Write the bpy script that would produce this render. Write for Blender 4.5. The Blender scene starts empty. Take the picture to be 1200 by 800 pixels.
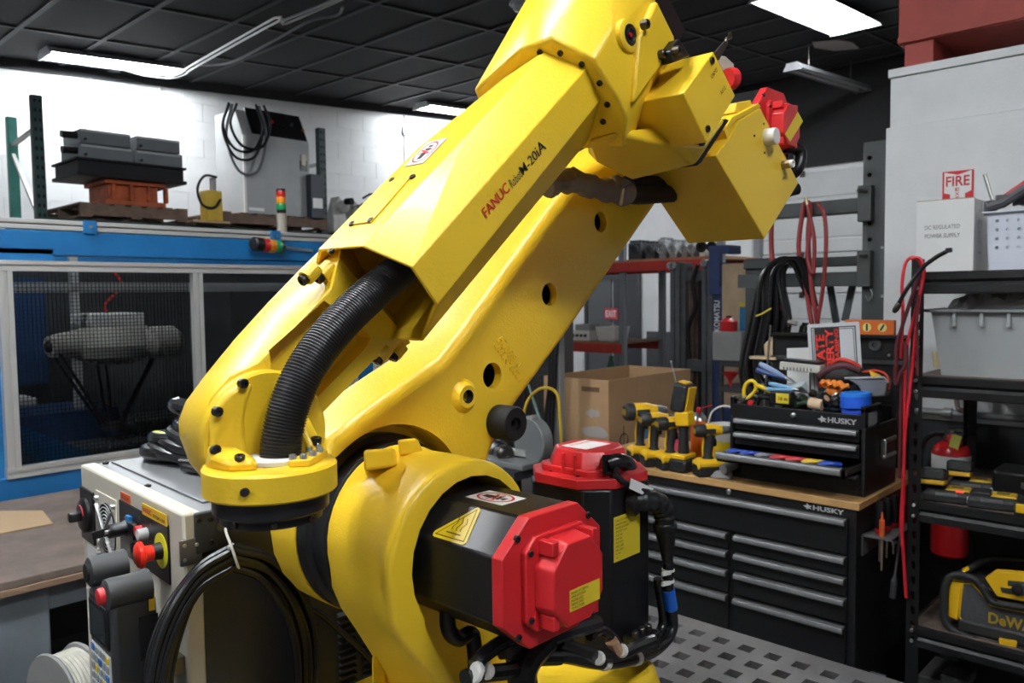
import bpy, bmesh, math, random
from mathutils import Vector, Matrix

# ------------------------------------------------------------------ camera
S = bpy.context.scene
COL = S.collection
RX = Vector((0.68589828, 0.05086437, -0.7259176))
RY = Vector((-0.72758702, 0.03055865, -0.68533445))
RZ = Vector((-0.01267604, 0.99823794, 0.05796838))
FPX = 941.93
EYE = Vector((0.0, 0.0, 1.62))
cam_data = bpy.data.cameras.new('camera')
cam = bpy.data.objects.new('camera', cam_data)
COL.objects.link(cam)
cam.matrix_world = Matrix(((RX[0], RX[1], RX[2], EYE[0]), (RY[0], RY[1], RY[2], EYE[1]),
                           (RZ[0], RZ[1], RZ[2], EYE[2]), (0, 0, 0, 1)))
cam_data.sensor_width = 36.0
cam_data.lens = FPX / 1200 * 36
cam_data.clip_start = 0.05
cam_data.dof.use_dof = True
cam_data.dof.focus_distance = 1.12
cam_data.dof.aperture_fstop = 10.0
S.camera = cam
# ------------------------------------------------------------------ world and exposure
W = bpy.data.worlds.new('room_air')
S.world = W
W.use_nodes = True
W.node_tree.nodes['Background'].inputs[0].default_value = (0.75, 0.85, 1.0, 1)
W.node_tree.nodes['Background'].inputs[1].default_value = 0.02
S.view_settings.view_transform = 'Standard'
S.view_settings.look = 'None'
S.view_settings.gamma = 1.0
S.view_settings.use_curve_mapping = False
S.view_settings.exposure = 0.68
TUBE_STRENGTH = 105.0      # the fluorescent tubes of every lit fixture


# ------------------------------------------------------------------ pixel -> point on a real plane of the room
def _ray(px, py):
    v = Vector((px - 600, -(py - 400), -FPX))
    return Vector((RX.dot(v), RY.dot(v), RZ.dot(v)))


def ax(px, py, x):
    r = _ray(px, py)
    return EYE + r * ((x - EYE.x) / r.x)


def ay(px, py, y):
    r = _ray(px, py)
    return EYE + r * ((y - EYE.y) / r.y)


def az(px, py, z):
    r = _ray(px, py)
    return EYE + r * ((z - EYE.z) / r.z)


V = Vector


# ------------------------------------------------------------------ materials
MATS = {}


def mat(name, col, rough=0.5, metal=0.0, var=0.0, scale=8.0, bump=0.0, bscale=60.0, emit=0.0, col2=None,
        coat=0.0, trans=0.0, ior=1.45, alpha=1.0, spec=0.5):
    if name in MATS:
        return MATS[name]
    m = bpy.data.materials.new(name)
    m.use_nodes = True
    nt = m.node_tree
    b = nt.nodes['Principled BSDF']
    b.inputs['Base Color'].default_value = (*col, 1)
    b.inputs['Roughness'].default_value = rough
    b.inputs['Metallic'].default_value = metal
    b.inputs['Coat Weight'].default_value = coat
    b.inputs['Specular IOR Level'].default_value = spec
    b.inputs['Coat Roughness'].default_value = 0.12
    b.inputs['Transmission Weight'].default_value = trans
    b.inputs['IOR'].default_value = ior
    b.inputs['Alpha'].default_value = alpha
    if emit:
        b.inputs['Emission Color'].default_value = (*col, 1)
        b.inputs['Emission Strength'].default_value = emit
    if var or bump or col2:
        tc = nt.nodes.new('ShaderNodeTexCoord')
    if var or col2:
        n = nt.nodes.new('ShaderNodeTexNoise')
        n.inputs['Scale'].default_value = scale
        n.inputs['Detail'].default_value = 6
        n.inputs['Roughness'].default_value = 0.6
        nt.links.new(tc.outputs['Object'], n.inputs['Vector'])
        r = nt.nodes.new('ShaderNodeValToRGB')
        c2 = col2 if col2 else tuple(max(0, c * (1 - var)) for c in col)
        c1 = col if col2 else tuple(min(1, c * (1 + var)) for c in col)
        r.color_ramp.elements[0].position = 0.35
        r.color_ramp.elements[1].position = 0.65
        r.color_ramp.elements[0].color = (*c2, 1)
        r.color_ramp.elements[1].color = (*c1, 1)
        nt.links.new(n.outputs['Fac'], r.inputs['Fac'])
        nt.links.new(r.outputs['Color'], b.inputs['Base Color'])
    if bump:
        n2 = nt.nodes.new('ShaderNodeTexNoise')
        n2.inputs['Scale'].default_value = bscale
        n2.inputs['Detail'].default_value = 4
        nt.links.new(tc.outputs['Object'], n2.inputs['Vector'])
        bp = nt.nodes.new('ShaderNodeBump')
        bp.inputs['Strength'].default_value = bump
        bp.inputs['Distance'].default_value = 0.002
        nt.links.new(n2.outputs['Fac'], bp.inputs['Height'])
        nt.links.new(bp.outputs['Normal'], b.inputs['Normal'])
    MATS[name] = m
    return m


YEL = mat('yellow_cast_paint', (0.87, 0.57, 0.026), 0.36, bump=0.25, bscale=260, coat=0.08)
YELP = mat('yellow_panel_paint', (0.82, 0.54, 0.025), 0.38, bump=0.18, bscale=500)
BLK = mat('black_satin', (0.007, 0.007, 0.008), 0.36, bump=0.05, bscale=300)
BLKM = mat('black_matte', (0.008, 0.008, 0.009), 0.62, spec=0.3)
RUB = mat('black_rubber', (0.011, 0.011, 0.012), 0.27)
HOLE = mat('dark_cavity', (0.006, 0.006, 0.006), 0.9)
RED = mat('red_motor_cap', (0.54, 0.018, 0.022), 0.38, bump=0.08, bscale=300)
STEEL = mat('bright_steel', (0.62, 0.62, 0.62), 0.28, 1.0)
DSTEEL = mat('dark_steel', (0.12, 0.11, 0.10), 0.4, 1.0)
BOLT = mat('black_oxide_bolt', (0.035, 0.03, 0.028), 0.35, 0.6)
ALU = mat('aluminium_profile', (0.60, 0.60, 0.58), 0.42, 0.55)
WHITE = mat('white_plastic', (0.75, 0.74, 0.70), 0.45)
PAPER = mat('white_label_paper', (0.82, 0.82, 0.80), 0.6)
LABELY = mat('yellow_label', (0.72, 0.55, 0.03), 0.45)
INK = mat('black_ink', (0.015, 0.015, 0.015), 0.6)
INKR = mat('red_ink', (0.55, 0.02, 0.02), 0.5)
GREYP = mat('grey_paint', (0.30, 0.30, 0.29), 0.5, var=0.06)
BLUEP = mat('blue_machine_paint', (0.006, 0.115, 0.30), 0.45, var=0.06)


# ------------------------------------------------------------------ mesh building
class MB:
    def __init__(s):
        s.v = []
        s.f = []

    def add(s, vs, fs):
        o = len(s.v)
        s.v += [Vector(p) for p in vs]
        s.f += [tuple(i + o for i in f) for f in fs]
        return s

    def box2(s, a, b):
        x0, y0, z0 = a
        x1, y1, z1 = b
        return s.add([(x0, y0, z0), (x1, y0, z0), (x1, y1, z0), (x0, y1, z0),
                      (x0, y0, z1), (x1, y0, z1), (x1, y1, z1), (x0, y1, z1)],
                     [(0, 3, 2, 1), (4, 5, 6, 7), (0, 1, 5, 4), (1, 2, 6, 5), (2, 3, 7, 6), (3, 0, 4, 7)])

    def box(s, c, d, rz=0.0, m=None):
        c = Vector(c)
        hx, hy, hz = d[0] / 2, d[1] / 2, d[2] / 2
        M = m if m is not None else Matrix.Rotation(rz, 3, 'Z')
        vs = [c + M @ Vector(p) for p in
              [(-hx, -hy, -hz), (hx, -hy, -hz), (hx, hy, -hz), (-hx, hy, -hz),
               (-hx, -hy, hz), (hx, -hy, hz), (hx, hy, hz), (-hx, hy, hz)]]
        return s.add(vs, [(0, 3, 2, 1), (4, 5, 6, 7), (0, 1, 5, 4), (1, 2, 6, 5), (2, 3, 7, 6), (3, 0, 4, 7)])

    def bar(s, p0, p1, w, t, up=(0, 0, 1)):
        """rectangular bar from p0 to p1, w across (sideways), t along up"""
        p0, p1 = Vector(p0), Vector(p1)
        d = (p1 - p0).normalized()
        side = d.cross(Vector(up)).normalized()
        u = side.cross(d).normalized()
        vs = []
        for p in (p0, p1):
            for a, b in ((-1, -1), (1, -1), (1, 1), (-1, 1)):
                vs.append(p + side * (a * w / 2) + u * (b * t / 2))
        return s.add(vs, [(0, 1, 2, 3), (4, 7, 6, 5), (0, 4, 5, 1), (1, 5, 6, 2), (2, 6, 7, 3), (3, 7, 4, 0)])

    def prism(s, pts, vec):
        vec = Vector(vec)
        n = len(pts)
        a = [Vector(p) for p in pts]
        return s.add(a + [p + vec for p in a],
                     [tuple(range(n)), tuple(range(2 * n - 1, n - 1, -1))] +
                     [(i, (i + 1) % n, n + (i + 1) % n, n + i) for i in range(n)])

    def loft(s, secs, cap0=True, cap1=True, closed=True):
        n = len(secs[0])
        vs = [Vector(p) for sec in secs for p in sec]
        fs = []
        for k in range(len(secs) - 1):
            for i in range(n if closed else n - 1):
                j = (i + 1) % n
                fs.append((k * n + i, k * n + j, (k + 1) * n + j, (k + 1) * n + i))
        if cap0:
            fs.append(tuple(range(n)))
        if cap1:
            fs.append(tuple(range((len(secs) - 1) * n + n - 1, (len(secs) - 1) * n - 1, -1)))
        return s.add(vs, fs)

    def lathe(s, p0, axis, prof, n=20, a0=0.0):
        """profile of (radius, height) turned about axis through p0"""
        p0, d = Vector(p0), Vector(axis).normalized()
        u = d.orthogonal().normalized()
        if abs(d.z) > 0.99:
            u = Vector((1, 0, 0))
        elif abs(d.y) > 0.99:
            u = Vector((1, 0, 0))
        w = d.cross(u)
        secs = []
        for r, h in prof:
            secs.append([p0 + d * h + (u * math.cos(a0 + 2 * math.pi * i / n) + w * math.sin(a0 + 2 * math.pi * i / n)) * max(r, 1e-4)
                         for i in range(n)])
        return s.loft(secs)

    def cyl(s, p0, p1, r, r2=None, n=16, a0=0.0):
        d = Vector(p1) - Vector(p0)
        return s.lathe(p0, d, [(r, 0), (r if r2 is None else r2, d.length)], n, a0)

    def tube(s, path, r, n=8, cap=True):
        pts = [Vector(p) for p in path]
        m = len(pts)
        t = []
        for i in range(m):
            a = pts[max(i - 1, 0)]
            b = pts[min(i + 1, m - 1)]
            t.append((b - a).normalized())
        u = t[0].orthogonal().normalized()
        secs = []
        for i in range(m):
            u = (u - t[i] * u.dot(t[i]))
            if u.length < 1e-6:
                u = t[i].orthogonal()
            u.normalize()
            w = t[i].cross(u)
            rr = r[i] if isinstance(r, (list, tuple)) else r
            secs.append([pts[i] + (u * math.cos(2 * math.pi * k / n) + w * math.sin(2 * math.pi * k / n)) * rr for k in range(n)])
        return s.loft(secs, cap, cap)

    def hull(s, pts):
        bm = bmesh.new()
        for p in pts:
            bm.verts.new(p)
        r = bmesh.ops.convex_hull(bm, input=bm.verts)
        bmesh.ops.delete(bm, geom=[g for g in r['geom_interior'] if isinstance(g, bmesh.types.BMVert)], context='VERTS')
        bmesh.ops.dissolve_limit(bm, angle_limit=0.03, verts=bm.verts, edges=bm.edges)
        bm.verts.index_update()
        vs = [v.co.copy() for v in bm.verts]
        fs = [tuple(v.index for v in f.verts) for f in bm.faces]
        bm.free()
        return s.add(vs, fs)

    def ball(s, c, r, sc=(1, 1, 1), n=14, rings=8):
        c = Vector(c)
        secs = []
        for k in range(rings + 1):
            a = -math.pi / 2 + math.pi * k / rings
            rr = max(math.cos(a), 0.004) * r
            secs.append([c + Vector((math.cos(2 * math.pi * i / n) * rr * sc[0], math.sin(2 * math.pi * i / n) * rr * sc[1],
                                     math.sin(a) * r * sc[2])) for i in range(n)])
        return s.loft(secs)

    def torus(s, c, axis, R, r, n=24, m=8, a0=0.0, a1=2 * math.pi):
        c, d = Vector(c), Vector(axis).normalized()
        u = d.orthogonal().normalized()
        w = d.cross(u)
        full = abs(a1 - a0 - 2 * math.pi) < 1e-6
        k = n + 1
        path = [c + (u * math.cos(a0 + (a1 - a0) * i / n) + w * math.sin(a0 + (a1 - a0) * i / n)) * R for i in range(k)]
        return s.tube(path, r, m, not full)


def smooth_path(pts, sub=8):
    """Catmull-Rom through the points"""
    p = [Vector(q) for q in pts]
    p = [p[0] * 2 - p[1]] + p + [p[-1] * 2 - p[-2]]
    out = []
    for i in range(1, len(p) - 2):
        for k in range(sub):
            t = k / sub
            a, b, c, d = p[i - 1], p[i], p[i + 1], p[i + 2]
            out.append(0.5 * ((2 * b) + (c - a) * t + (2 * a - 5 * b + 4 * c - d) * t * t + (3 * b - a - 3 * c + d) * t ** 3))
    out.append(p[-2].copy())
    return out


OFF = {}


def to_mesh(mb, off=Vector((0, 0, 0)), smooth=35):
    me = bpy.data.meshes.new('shape')
    me.from_pydata([tuple(p - off) for p in mb.v], [], mb.f)
    bm = bmesh.new()
    bm.from_mesh(me)
    bmesh.ops.recalc_face_normals(bm, faces=bm.faces)
    bm.to_mesh(me)
    bm.free()
    if smooth:
        me.shade_smooth()
        me.set_sharp_from_angle(angle=math.radians(smooth))
    return me


def cutmesh(mb, cutters, off, bevel=0, seg=3, smooth=35, bang=40):
    """mesh of mb (edges rounded) with the cutter shapes taken out"""
    tmp = []
    o = bpy.data.objects.new('tmp', to_mesh(mb, off, smooth))
    COL.objects.link(o)
    if bevel:
        b = o.modifiers.new('b', 'BEVEL')
        b.width = bevel
        b.segments = seg
        b.limit_method = 'ANGLE'
        b.angle_limit = math.radians(bang)
    for c in cutters:
        co = bpy.data.objects.new('tmpc', to_mesh(c, off, 0))
        COL.objects.link(co)
        tmp.append(co)
        m = o.modifiers.new('x', 'BOOLEAN')
        m.operation = 'DIFFERENCE'
        m.solver = 'EXACT'
        m.object = co
    dg = bpy.context.evaluated_depsgraph_get()
    me = bpy.data.meshes.new_from_object(o.evaluated_get(dg))
    for t in tmp + [o]:
        d = t.data
        bpy.data.objects.remove(t)
        bpy.data.meshes.remove(d)
    me.shade_smooth()
    me.set_sharp_from_angle(angle=math.radians(smooth))
    return me


def part(name, mb, m, parent, bevel=0, seg=2, smooth=35, label=None, mesh=None, kind=None):
    """a child mesh of a thing (or of one of its parts); shapes are given in room coordinates"""
    off = OFF[parent.name]
    me = mesh if mesh is not None else to_mesh(mb, off, smooth)
    me.materials.clear()
    me.materials.append(m)
    o = bpy.data.objects.new(name, me)
    COL.objects.link(o)
    o.parent = parent
    OFF[o.name] = off
    if bevel:
        b = o.modifiers.new('edge', 'BEVEL')
        b.width = bevel
        b.segments = seg
        b.limit_method = 'ANGLE'
        b.angle_limit = math.radians(40)
    if label:
        o['label'] = label
    if kind:
        o['kind'] = kind
    return o


def thing(name, label, cat, loc, group=None, kind=None):
    o = bpy.data.objects.new(name, None)
    o.empty_display_size = 0.05
    COL.objects.link(o)
    o.location = loc
    OFF[o.name] = Vector(loc)
    if label:
        o['label'] = label
    if cat:
        o['category'] = cat
    if group:
        o['group'] = group
    if kind:
        o['kind'] = kind
    return o


def single(name, mb, m, label=None, cat=None, group=None, bevel=0, seg=2, smooth=35, kind=None, mesh=None, loc=None):
    """a thing that is one mesh; origin at the middle of its base"""
    if loc is None:
        xs = [p.x for p in mb.v]
        ys = [p.y for p in mb.v]
        zs = [p.z for p in mb.v]
        loc = Vector(((min(xs) + max(xs)) / 2, (min(ys) + max(ys)) / 2, min(zs)))
    me = mesh if mesh is not None else to_mesh(mb, Vector(loc), smooth)
    me.materials.clear()
    me.materials.append(m)
    o = bpy.data.objects.new(name, me)
    COL.objects.link(o)
    o.location = loc
    OFF[o.name] = Vector(loc)
    if bevel:
        b = o.modifiers.new('edge', 'BEVEL')
        b.width = bevel
        b.segments = seg
        b.limit_method = 'ANGLE'
        b.angle_limit = math.radians(40)
    if label:
        o['label'] = label
    if cat:
        o['category'] = cat
    if group:
        o['group'] = group
    if kind:
        o['kind'] = kind
    return o


def copies(name, src, places, parent):
    """shared-mesh copies of a piece at offsets from the first"""
    out = []
    for d in places:
        c = src.copy()
        COL.objects.link(c)
        c.name = name
        c.location = src.location + Vector(d)
        c.parent = parent
        OFF[c.name] = OFF[src.name]
        out.append(c)
    return out


def lettering(text, origin, right, up, width=None, height=None, m=None, parent=None, depth=0.0004, name='lettering', bold=0.0, relief=0.0):
    """text mesh lying on a surface: origin at the lower left of the line, right / up are directions"""
    cu = bpy.data.curves.new('t', 'FONT')
    cu.body = text
    cu.size = 1.0
    cu.extrude = 0.5 if relief else 0.0
    cu.offset = bold
    cu.resolution_u = 3
    o = bpy.data.objects.new('t', cu)
    COL.objects.link(o)
    dg = bpy.context.evaluated_depsgraph_get()
    me = bpy.data.meshes.new_from_object(o.evaluated_get(dg))
    bpy.data.objects.remove(o)
    bpy.data.curves.remove(cu)
    xs = [v.co.x for v in me.vertices]
    ys = [v.co.y for v in me.vertices]
    x0, x1, y0, y1 = min(xs), max(xs), min(ys), max(ys)
    sx = width / (x1 - x0) if width else None
    sy = height / (y1 - y0) if height else None
    if sx is None:
        sx = sy
    if sy is None:
        sy = sx
    right, up, origin = Vector(right).normalized(), Vector(up).normalized(), Vector(origin)
    nrm = right.cross(up).normalized()
    off = OFF[parent.name] if parent is not None else Vector((0, 0, 0))
    for v in me.vertices:
        p = origin + right * ((v.co.x - x0) * sx) + up * ((v.co.y - y0) * sy) + nrm * (depth + (v.co.z + .5) * relief)
        v.co = p - off
    me.materials.clear()
    me.materials.append(m)
    t = bpy.data.objects.new(name, me)
    COL.objects.link(t)
    if parent is not None:
        t.parent = parent
        OFF[t.name] = off
    return t


def bolt(parent, p, axis, r=0.006, h=0.005, m=None, name='bolt', n=10):
    """socket-head cap screw: rim, recessed hex"""
    mb = MB()
    a = Vector(axis).normalized()
    mb.lathe(p, a, [(r * 1.0, -0.002), (r, h * 0.85), (r * 0.85, h), (r * 0.5, h), (r * 0.42, h * 0.4)], n)
    return part(name, mb, m or BOLT, parent)


def circle3(p, q, r):
    """centre and radius in the XZ plane through three points"""
    ax_, az_, bx_, bz_, cx_, cz_ = p.x, p.z, q.x, q.z, r.x, r.z
    d = 2 * (ax_ * (bz_ - cz_) + bx_ * (cz_ - az_) + cx_ * (az_ - bz_))
    ux = ((ax_ ** 2 + az_ ** 2) * (bz_ - cz_) + (bx_ ** 2 + bz_ ** 2) * (cz_ - az_) + (cx_ ** 2 + cz_ ** 2) * (az_ - bz_)) / d
    uz = ((ax_ ** 2 + az_ ** 2) * (cx_ - bx_) + (bx_ ** 2 + bz_ ** 2) * (ax_ - cx_) + (cx_ ** 2 + cz_ ** 2) * (bx_ - ax_)) / d
    return ux, uz, math.hypot(ax_ - ux, az_ - uz)


def ngon(n, cx, cy, rx, ry, a0):
    return [(cx + rx * math.cos(a0 + 2 * math.pi * i / n), cy + ry * math.sin(a0 + 2 * math.pi * i / n)) for i in range(n)]


random.seed(7)

# ================================================================== THE SETTING
WALLW = mat('white_wall_paint', (0.78, 0.79, 0.80), 0.7, var=0.03, scale=3, bump=0.25, bscale=90)
BLOCKM = mat('white_block_paint', (0.76, 0.77, 0.78), 0.72, var=0.03, scale=5, bump=0.4, bscale=120)
FLOORM = mat('concrete_floor', (0.11, 0.105, 0.10), 0.55, var=0.2, scale=2.5, bump=0.15)
CEILM = mat('dark_ceiling_tile', (0.012, 0.012, 0.014), 0.9, var=0.12, scale=30, bump=0.4, bscale=150)
TEEM = mat('ceiling_strip', (0.026, 0.026, 0.029), 0.7)
DARKWALL = mat('dark_grey_wall', (0.030, 0.032, 0.034), 0.6, var=0.15, scale=4)
CSL = 0.0615


def ceil_z(x):
    return 3.91 + CSL * (x - 2.21)


XMIN, XMAX, YMIN, YMAX = -4.0, 10.5, -4.0, 8.8
single('floor', MB().box2((XMIN - .2, YMIN - .2, -0.12), (XMAX + .2, YMAX + .2, 0.0)), FLOORM, kind='structure')
wl = single('wall_left', MB().box2((XMIN - .2, YMAX, 0), (XMAX + .2, YMAX + .2, 4.7)), WALLW, kind='structure')
# painted concrete blocks on the part of the wall in view
bw, bh = 0.40, 0.20
bm0 = to_mesh(MB().box2((-bw / 2 + .003, -0.006, -bh / 2 + .003), (bw / 2 - .003, 0.02, bh / 2 - .003)), smooth=0)
bm0.materials.append(BLOCKM)
for r in range(9, 23):
    z = r * bh + bh / 2
    for c in range(3, 20):
        x = 0.9 + c * bw * 1.0 - (bw / 2 if r % 2 else 0)
        if x + bw / 2 > XMAX or z + bh / 2 > ceil_z(x) - .01:
            continue
        b = bpy.data.objects.new('block', bm0)
        COL.objects.link(b)
        b.parent = wl
        b.location = Vector((x, YMAX, z)) - wl.location
single('wall_back', MB().box2((XMAX, YMIN - .2, 0), (XMAX + .2, YMAX, 4.7)), WALLW, kind='structure')
single('wall_near', MB().box2((XMIN - .2, YMIN - .2, 0), (XMIN, YMAX, 4.0)), mat('grey_near_wall', (0.30, 0.30, 0.31), 0.7), kind='structure')
single('wall_side', MB().box2((XMIN, YMIN - .2, 0), (XMAX, YMIN, 4.7)), MATS['grey_near_wall'], kind='structure')
# ceiling: sloping deck, strips and tiles
ce = single('ceiling', MB().prism([(XMIN - .2, YMIN - .2, ceil_z(XMIN - .2) + .02), (XMAX + .2, YMIN - .2, ceil_z(XMAX + .2) + .02),
                                   (XMAX + .2, YMAX + .2, ceil_z(XMAX + .2) + .02), (XMIN - .2, YMAX + .2, ceil_z(XMIN - .2) + .02)], (0, 0, .12)),
            CEILM, kind='structure')
TX, TY = 0.66, 1.13
x0t, y0t = 0.86, 8.8 - 8 * TY
tm = to_mesh(MB().add([(-TX / 2 + .02, -TY / 2 + .02, -CSL * TX / 2), (TX / 2 - .02, -TY / 2 + .02, CSL * TX / 2),
                       (TX / 2 - .02, TY / 2 - .02, CSL * TX / 2), (-TX / 2 + .02, TY / 2 - .02, -CSL * TX / 2),
                       (-TX / 2 + .02, -TY / 2 + .02, -CSL * TX / 2 + .02), (TX / 2 - .02, -TY / 2 + .02, CSL * TX / 2 + .02),
                       (TX / 2 - .02, TY / 2 - .02, CSL * TX / 2 + .02), (-TX / 2 + .02, TY / 2 - .02, -CSL * TX / 2 + .02)],
                      [(0, 3, 2, 1), (4, 5, 6, 7), (0, 1, 5, 4), (1, 2, 6, 5), (2, 3, 7, 6), (3, 0, 4, 7)]), smooth=0)
tm.materials.append(CEILM)
for i in range(15):
    for j in range(8):
        x, y = x0t + (i + .5) * TX, y0t + (j + .5) * TY
        if x + TX / 2 > XMAX:
            continue
        t = bpy.data.objects.new('tile', tm)
        COL.objects.link(t)
        t.parent = ce
        t.location = Vector((x, y, ceil_z(x) - .004)) - ce.location
for i in range(16):
    x = x0t + i * TX
    if x < XMAX:
        part('strip', MB().bar((x, YMIN, ceil_z(x) - .010), (x, YMAX, ceil_z(x) - .010), .045, .02), TEEM, ce)
for j in range(9):
    y = y0t + j * TY
    part('strip', MB().bar((XMIN, y, ceil_z(XMIN) - .010), (XMAX, y, ceil_z(XMAX) - .010), .04, .02), TEEM, ce)
part('wall_angle', MB().bar((XMIN, YMAX - .02, ceil_z(XMIN) - .05), (XMAX, YMAX - .02, ceil_z(XMAX) - .05), .04, .10), TEEM, ce)
# dark bulkhead over the far wall, with two steel joists under it
single('trim_1', MB().box2((XMAX - .05, YMIN, 3.25), (XMAX, YMAX, 4.5)), mat('bulkhead_dark', (0.015, 0.015, 0.016), 0.8), kind='structure')
# sectional garage door
dr = thing('door_1', None, None, (XMAX - .06, 2.3, 0), kind='structure')
DOORM = mat('door_panel_white', (0.62, 0.63, 0.63), 0.5, var=0.04, scale=3)
for k in range(6):
    z = k * .53
    y0, y1 = .5, 5.1
    prof = [(0, 0.004), (0.0, .004), (-.025, .010), (-.025, .17), (-.010, .178), (-.010, .192), (-.025, .20), (-.025, .515), (0, .526)]
    mbp = MB().prism([(XMAX - .02 + a, y0, z + b) for a, b in prof[1:]] + [(XMAX - .01, y0, z + .526), (XMAX - .01, y0, z + .004)], (0, y1 - y0, 0))
    pn = part('panel', mbp, DOORM, dr)
    for hy in (3.05, 4.55):
        part('hinge', MB().box2((XMAX - .06, hy - .03, z + .47), (XMAX - .043, hy + .03, z + .55)).cyl((XMAX - .06, hy, z + .51), (XMAX - .085, hy, z + .51), .012, n=8), DSTEEL, pn)
part('door_jamb', MB().box2((XMAX - .06, 5.12, 0), (XMAX, 5.26, 3.25)), mat('jamb_white', (.55, .55, .54), .6), dr)
# white plywood-faced enclosure on the right
wr = thing('wall_right', None, None, (3.5, -1.4, 0), kind='structure')
PLY = mat('white_painted_board', (0.74, 0.75, 0.75), 0.62, var=0.035, scale=6, bump=0.5, bscale=70)
zt = ax(1040, 150, 3.5).z
ztop = ax(1041, 82, 3.5).z
yc = ax(1036, 300, 3.5).y
part('board', MB().box2((3.5, -4, 0), (4.6, yc, zt)), PLY, wr, bevel=.004)
part('board', MB().box2((3.512, -4, zt), (4.6, yc - .012, ztop - .035)), PLY, wr, bevel=.003)
part('cap_board', MB().box2((3.500, -4, ztop - .033), (4.6, yc - .006, ztop)), PLY, wr, bevel=.002)
part('wainscot', MB().box2((3.488, -4, 0), (3.5, yc, ax(1100, 492, 3.49).z)), DARKWALL, wr)


# ---------------------------------------------------------------- ceiling lights
TRAY = mat('light_tray_white', (0.72, 0.73, 0.74), 0.5)
TUBE = mat('lit_tube', (0.93, 0.97, 1.0), 0.5, emit=TUBE_STRENGTH)


def light_fixture(c, along, label, lit=True, length=1.22, group=None, drop=0.09, width=.30):
    """two-tube fluorescent fixture hung under the ceiling; c = centre of its underside"""
    c = Vector(c)
    t = thing('ceiling_light', label, 'ceiling light', c, group)
    sl = CSL if along == 'x' else 0.0
    d = Vector((1, 0, sl)).normalized() if along == 'x' else Vector((0, 1, 0))
    s = Vector((0, 1, 0)) if along == 'x' else Vector((1, 0, sl)).normalized()
    u = d.cross(s)
    if u.z < 0:
        u = -u
    h = length / 2
    w = width / 2
    prof = [(-w, 0), (-w * .55, .055), (w * .55, .055), (w, 0), (w + .004, .004), (w * .58, .065), (-w * .58, .065), (-w - .004, .004)]
    TR_ = TRAY if lit else mat('dimmed_tray', (.16, .16, .17), .6)  # unlit tray gets a darker grey that paints its dimness
    part('tray', MB().loft([[c + d * k + s * a + u * b for a, b in prof] for k in (-h, h)]), TR_, t)
    for k in (-1, 1):
        part('end_cap', MB().prism([c + d * (k * h) + s * a + u * b for a, b in [(-w - .005, -.012), (w + .005, -.012), (w * .6, .07), (-w * .6, .07)]], d * (k * .02)), TR_, t)
    for k in (-1, 1):
        part('tube', MB().cyl(c - d * (h - .03) + s * (k * w * .48) + u * .015, c + d * (h - .03) + s * (k * w * .48) + u * .015, .019, n=12),
             TUBE if lit else mat('unlit_tube', (.5, .5, .5), .4), t)
    for k in (-.6, .6):
        a = c + d * (h * k) + u * .06
        b = Vector((a.x, a.y, ceil_z(a.x) - .01))
        if b.z - a.z > .01:
            part('hanger', MB().cyl(a, b, .006, n=6), DSTEEL, t)
    return t


def under(px, py, drop):
    """point under the sloping ceiling, drop metres below it, seen at the pixel"""
    r = _ray(px, py)
    k = (3.91 - drop - CSL * 2.21 - EYE.z) / (r.z - CSL * r.x)
    return EYE + r * k

# ================================================================== THE ROBOT
Y0 = 0.75
FW, FA = 0.0927, 0.0423
JX, JZ = 0.6857, 1.3018
rob = thing('industrial_robot', 'large yellow six-axis robot arm with black motors and red motor caps', 'robot arm', (0.84, 0.82, 0.775))


def yp(px, py, y):
    return ay(px, py, y)


def flip(p):
    return Vector((p.x, 2 * Y0 - p.y, p.z))


# ---- forearm: eight-sided hollow shell
def sec8(pl, far_top=None):
    a, b, c, d = pl
    s = [yp(*a, Y0 - FA), yp(*b, Y0 - FW), yp(*c, Y0 - FW), yp(*d, Y0 - FA)]
    m = [flip(p) for p in reversed(s)]
    if far_top is not None:
        m[3] = far_top
    return s + m


F8 = sec8([(425, 288), (483, 313), (513, 357), (495, 400)])
B8 = sec8([(637, 62), (685, 83), (705, 115), (690, 164)])


def mix(s, t, k):
    return [a.lerp(b, k) for a, b in zip(s, t)]


M8 = mix(F8, B8, .50)
B8f = [p.copy() for p in B8]
B8f[7] = yp(600, 86, Y0 + FA)
uax = (sum(B8, Vector()) / 8 - sum(F8, Vector()) / 8).normalized()
vax = Vector((-uax.z, 0, uax.x))
B8f = [p + uax * .02 for p in B8f]
cen = sum(F8, Vector()) / 8


def inset(s, k, back=Vector()):
    c = sum(s, Vector()) / len(s)
    return [c + (p - c) * k + back for p in s]


fo = MB()
fo.loft([inset(M8, .90), inset(F8, .90, uax * .012), inset(F8, .955), F8, M8, B8f], cap0=True, cap1=True)
fa = part('forearm', fo, YEL, rob, bevel=.007, seg=3)
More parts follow.
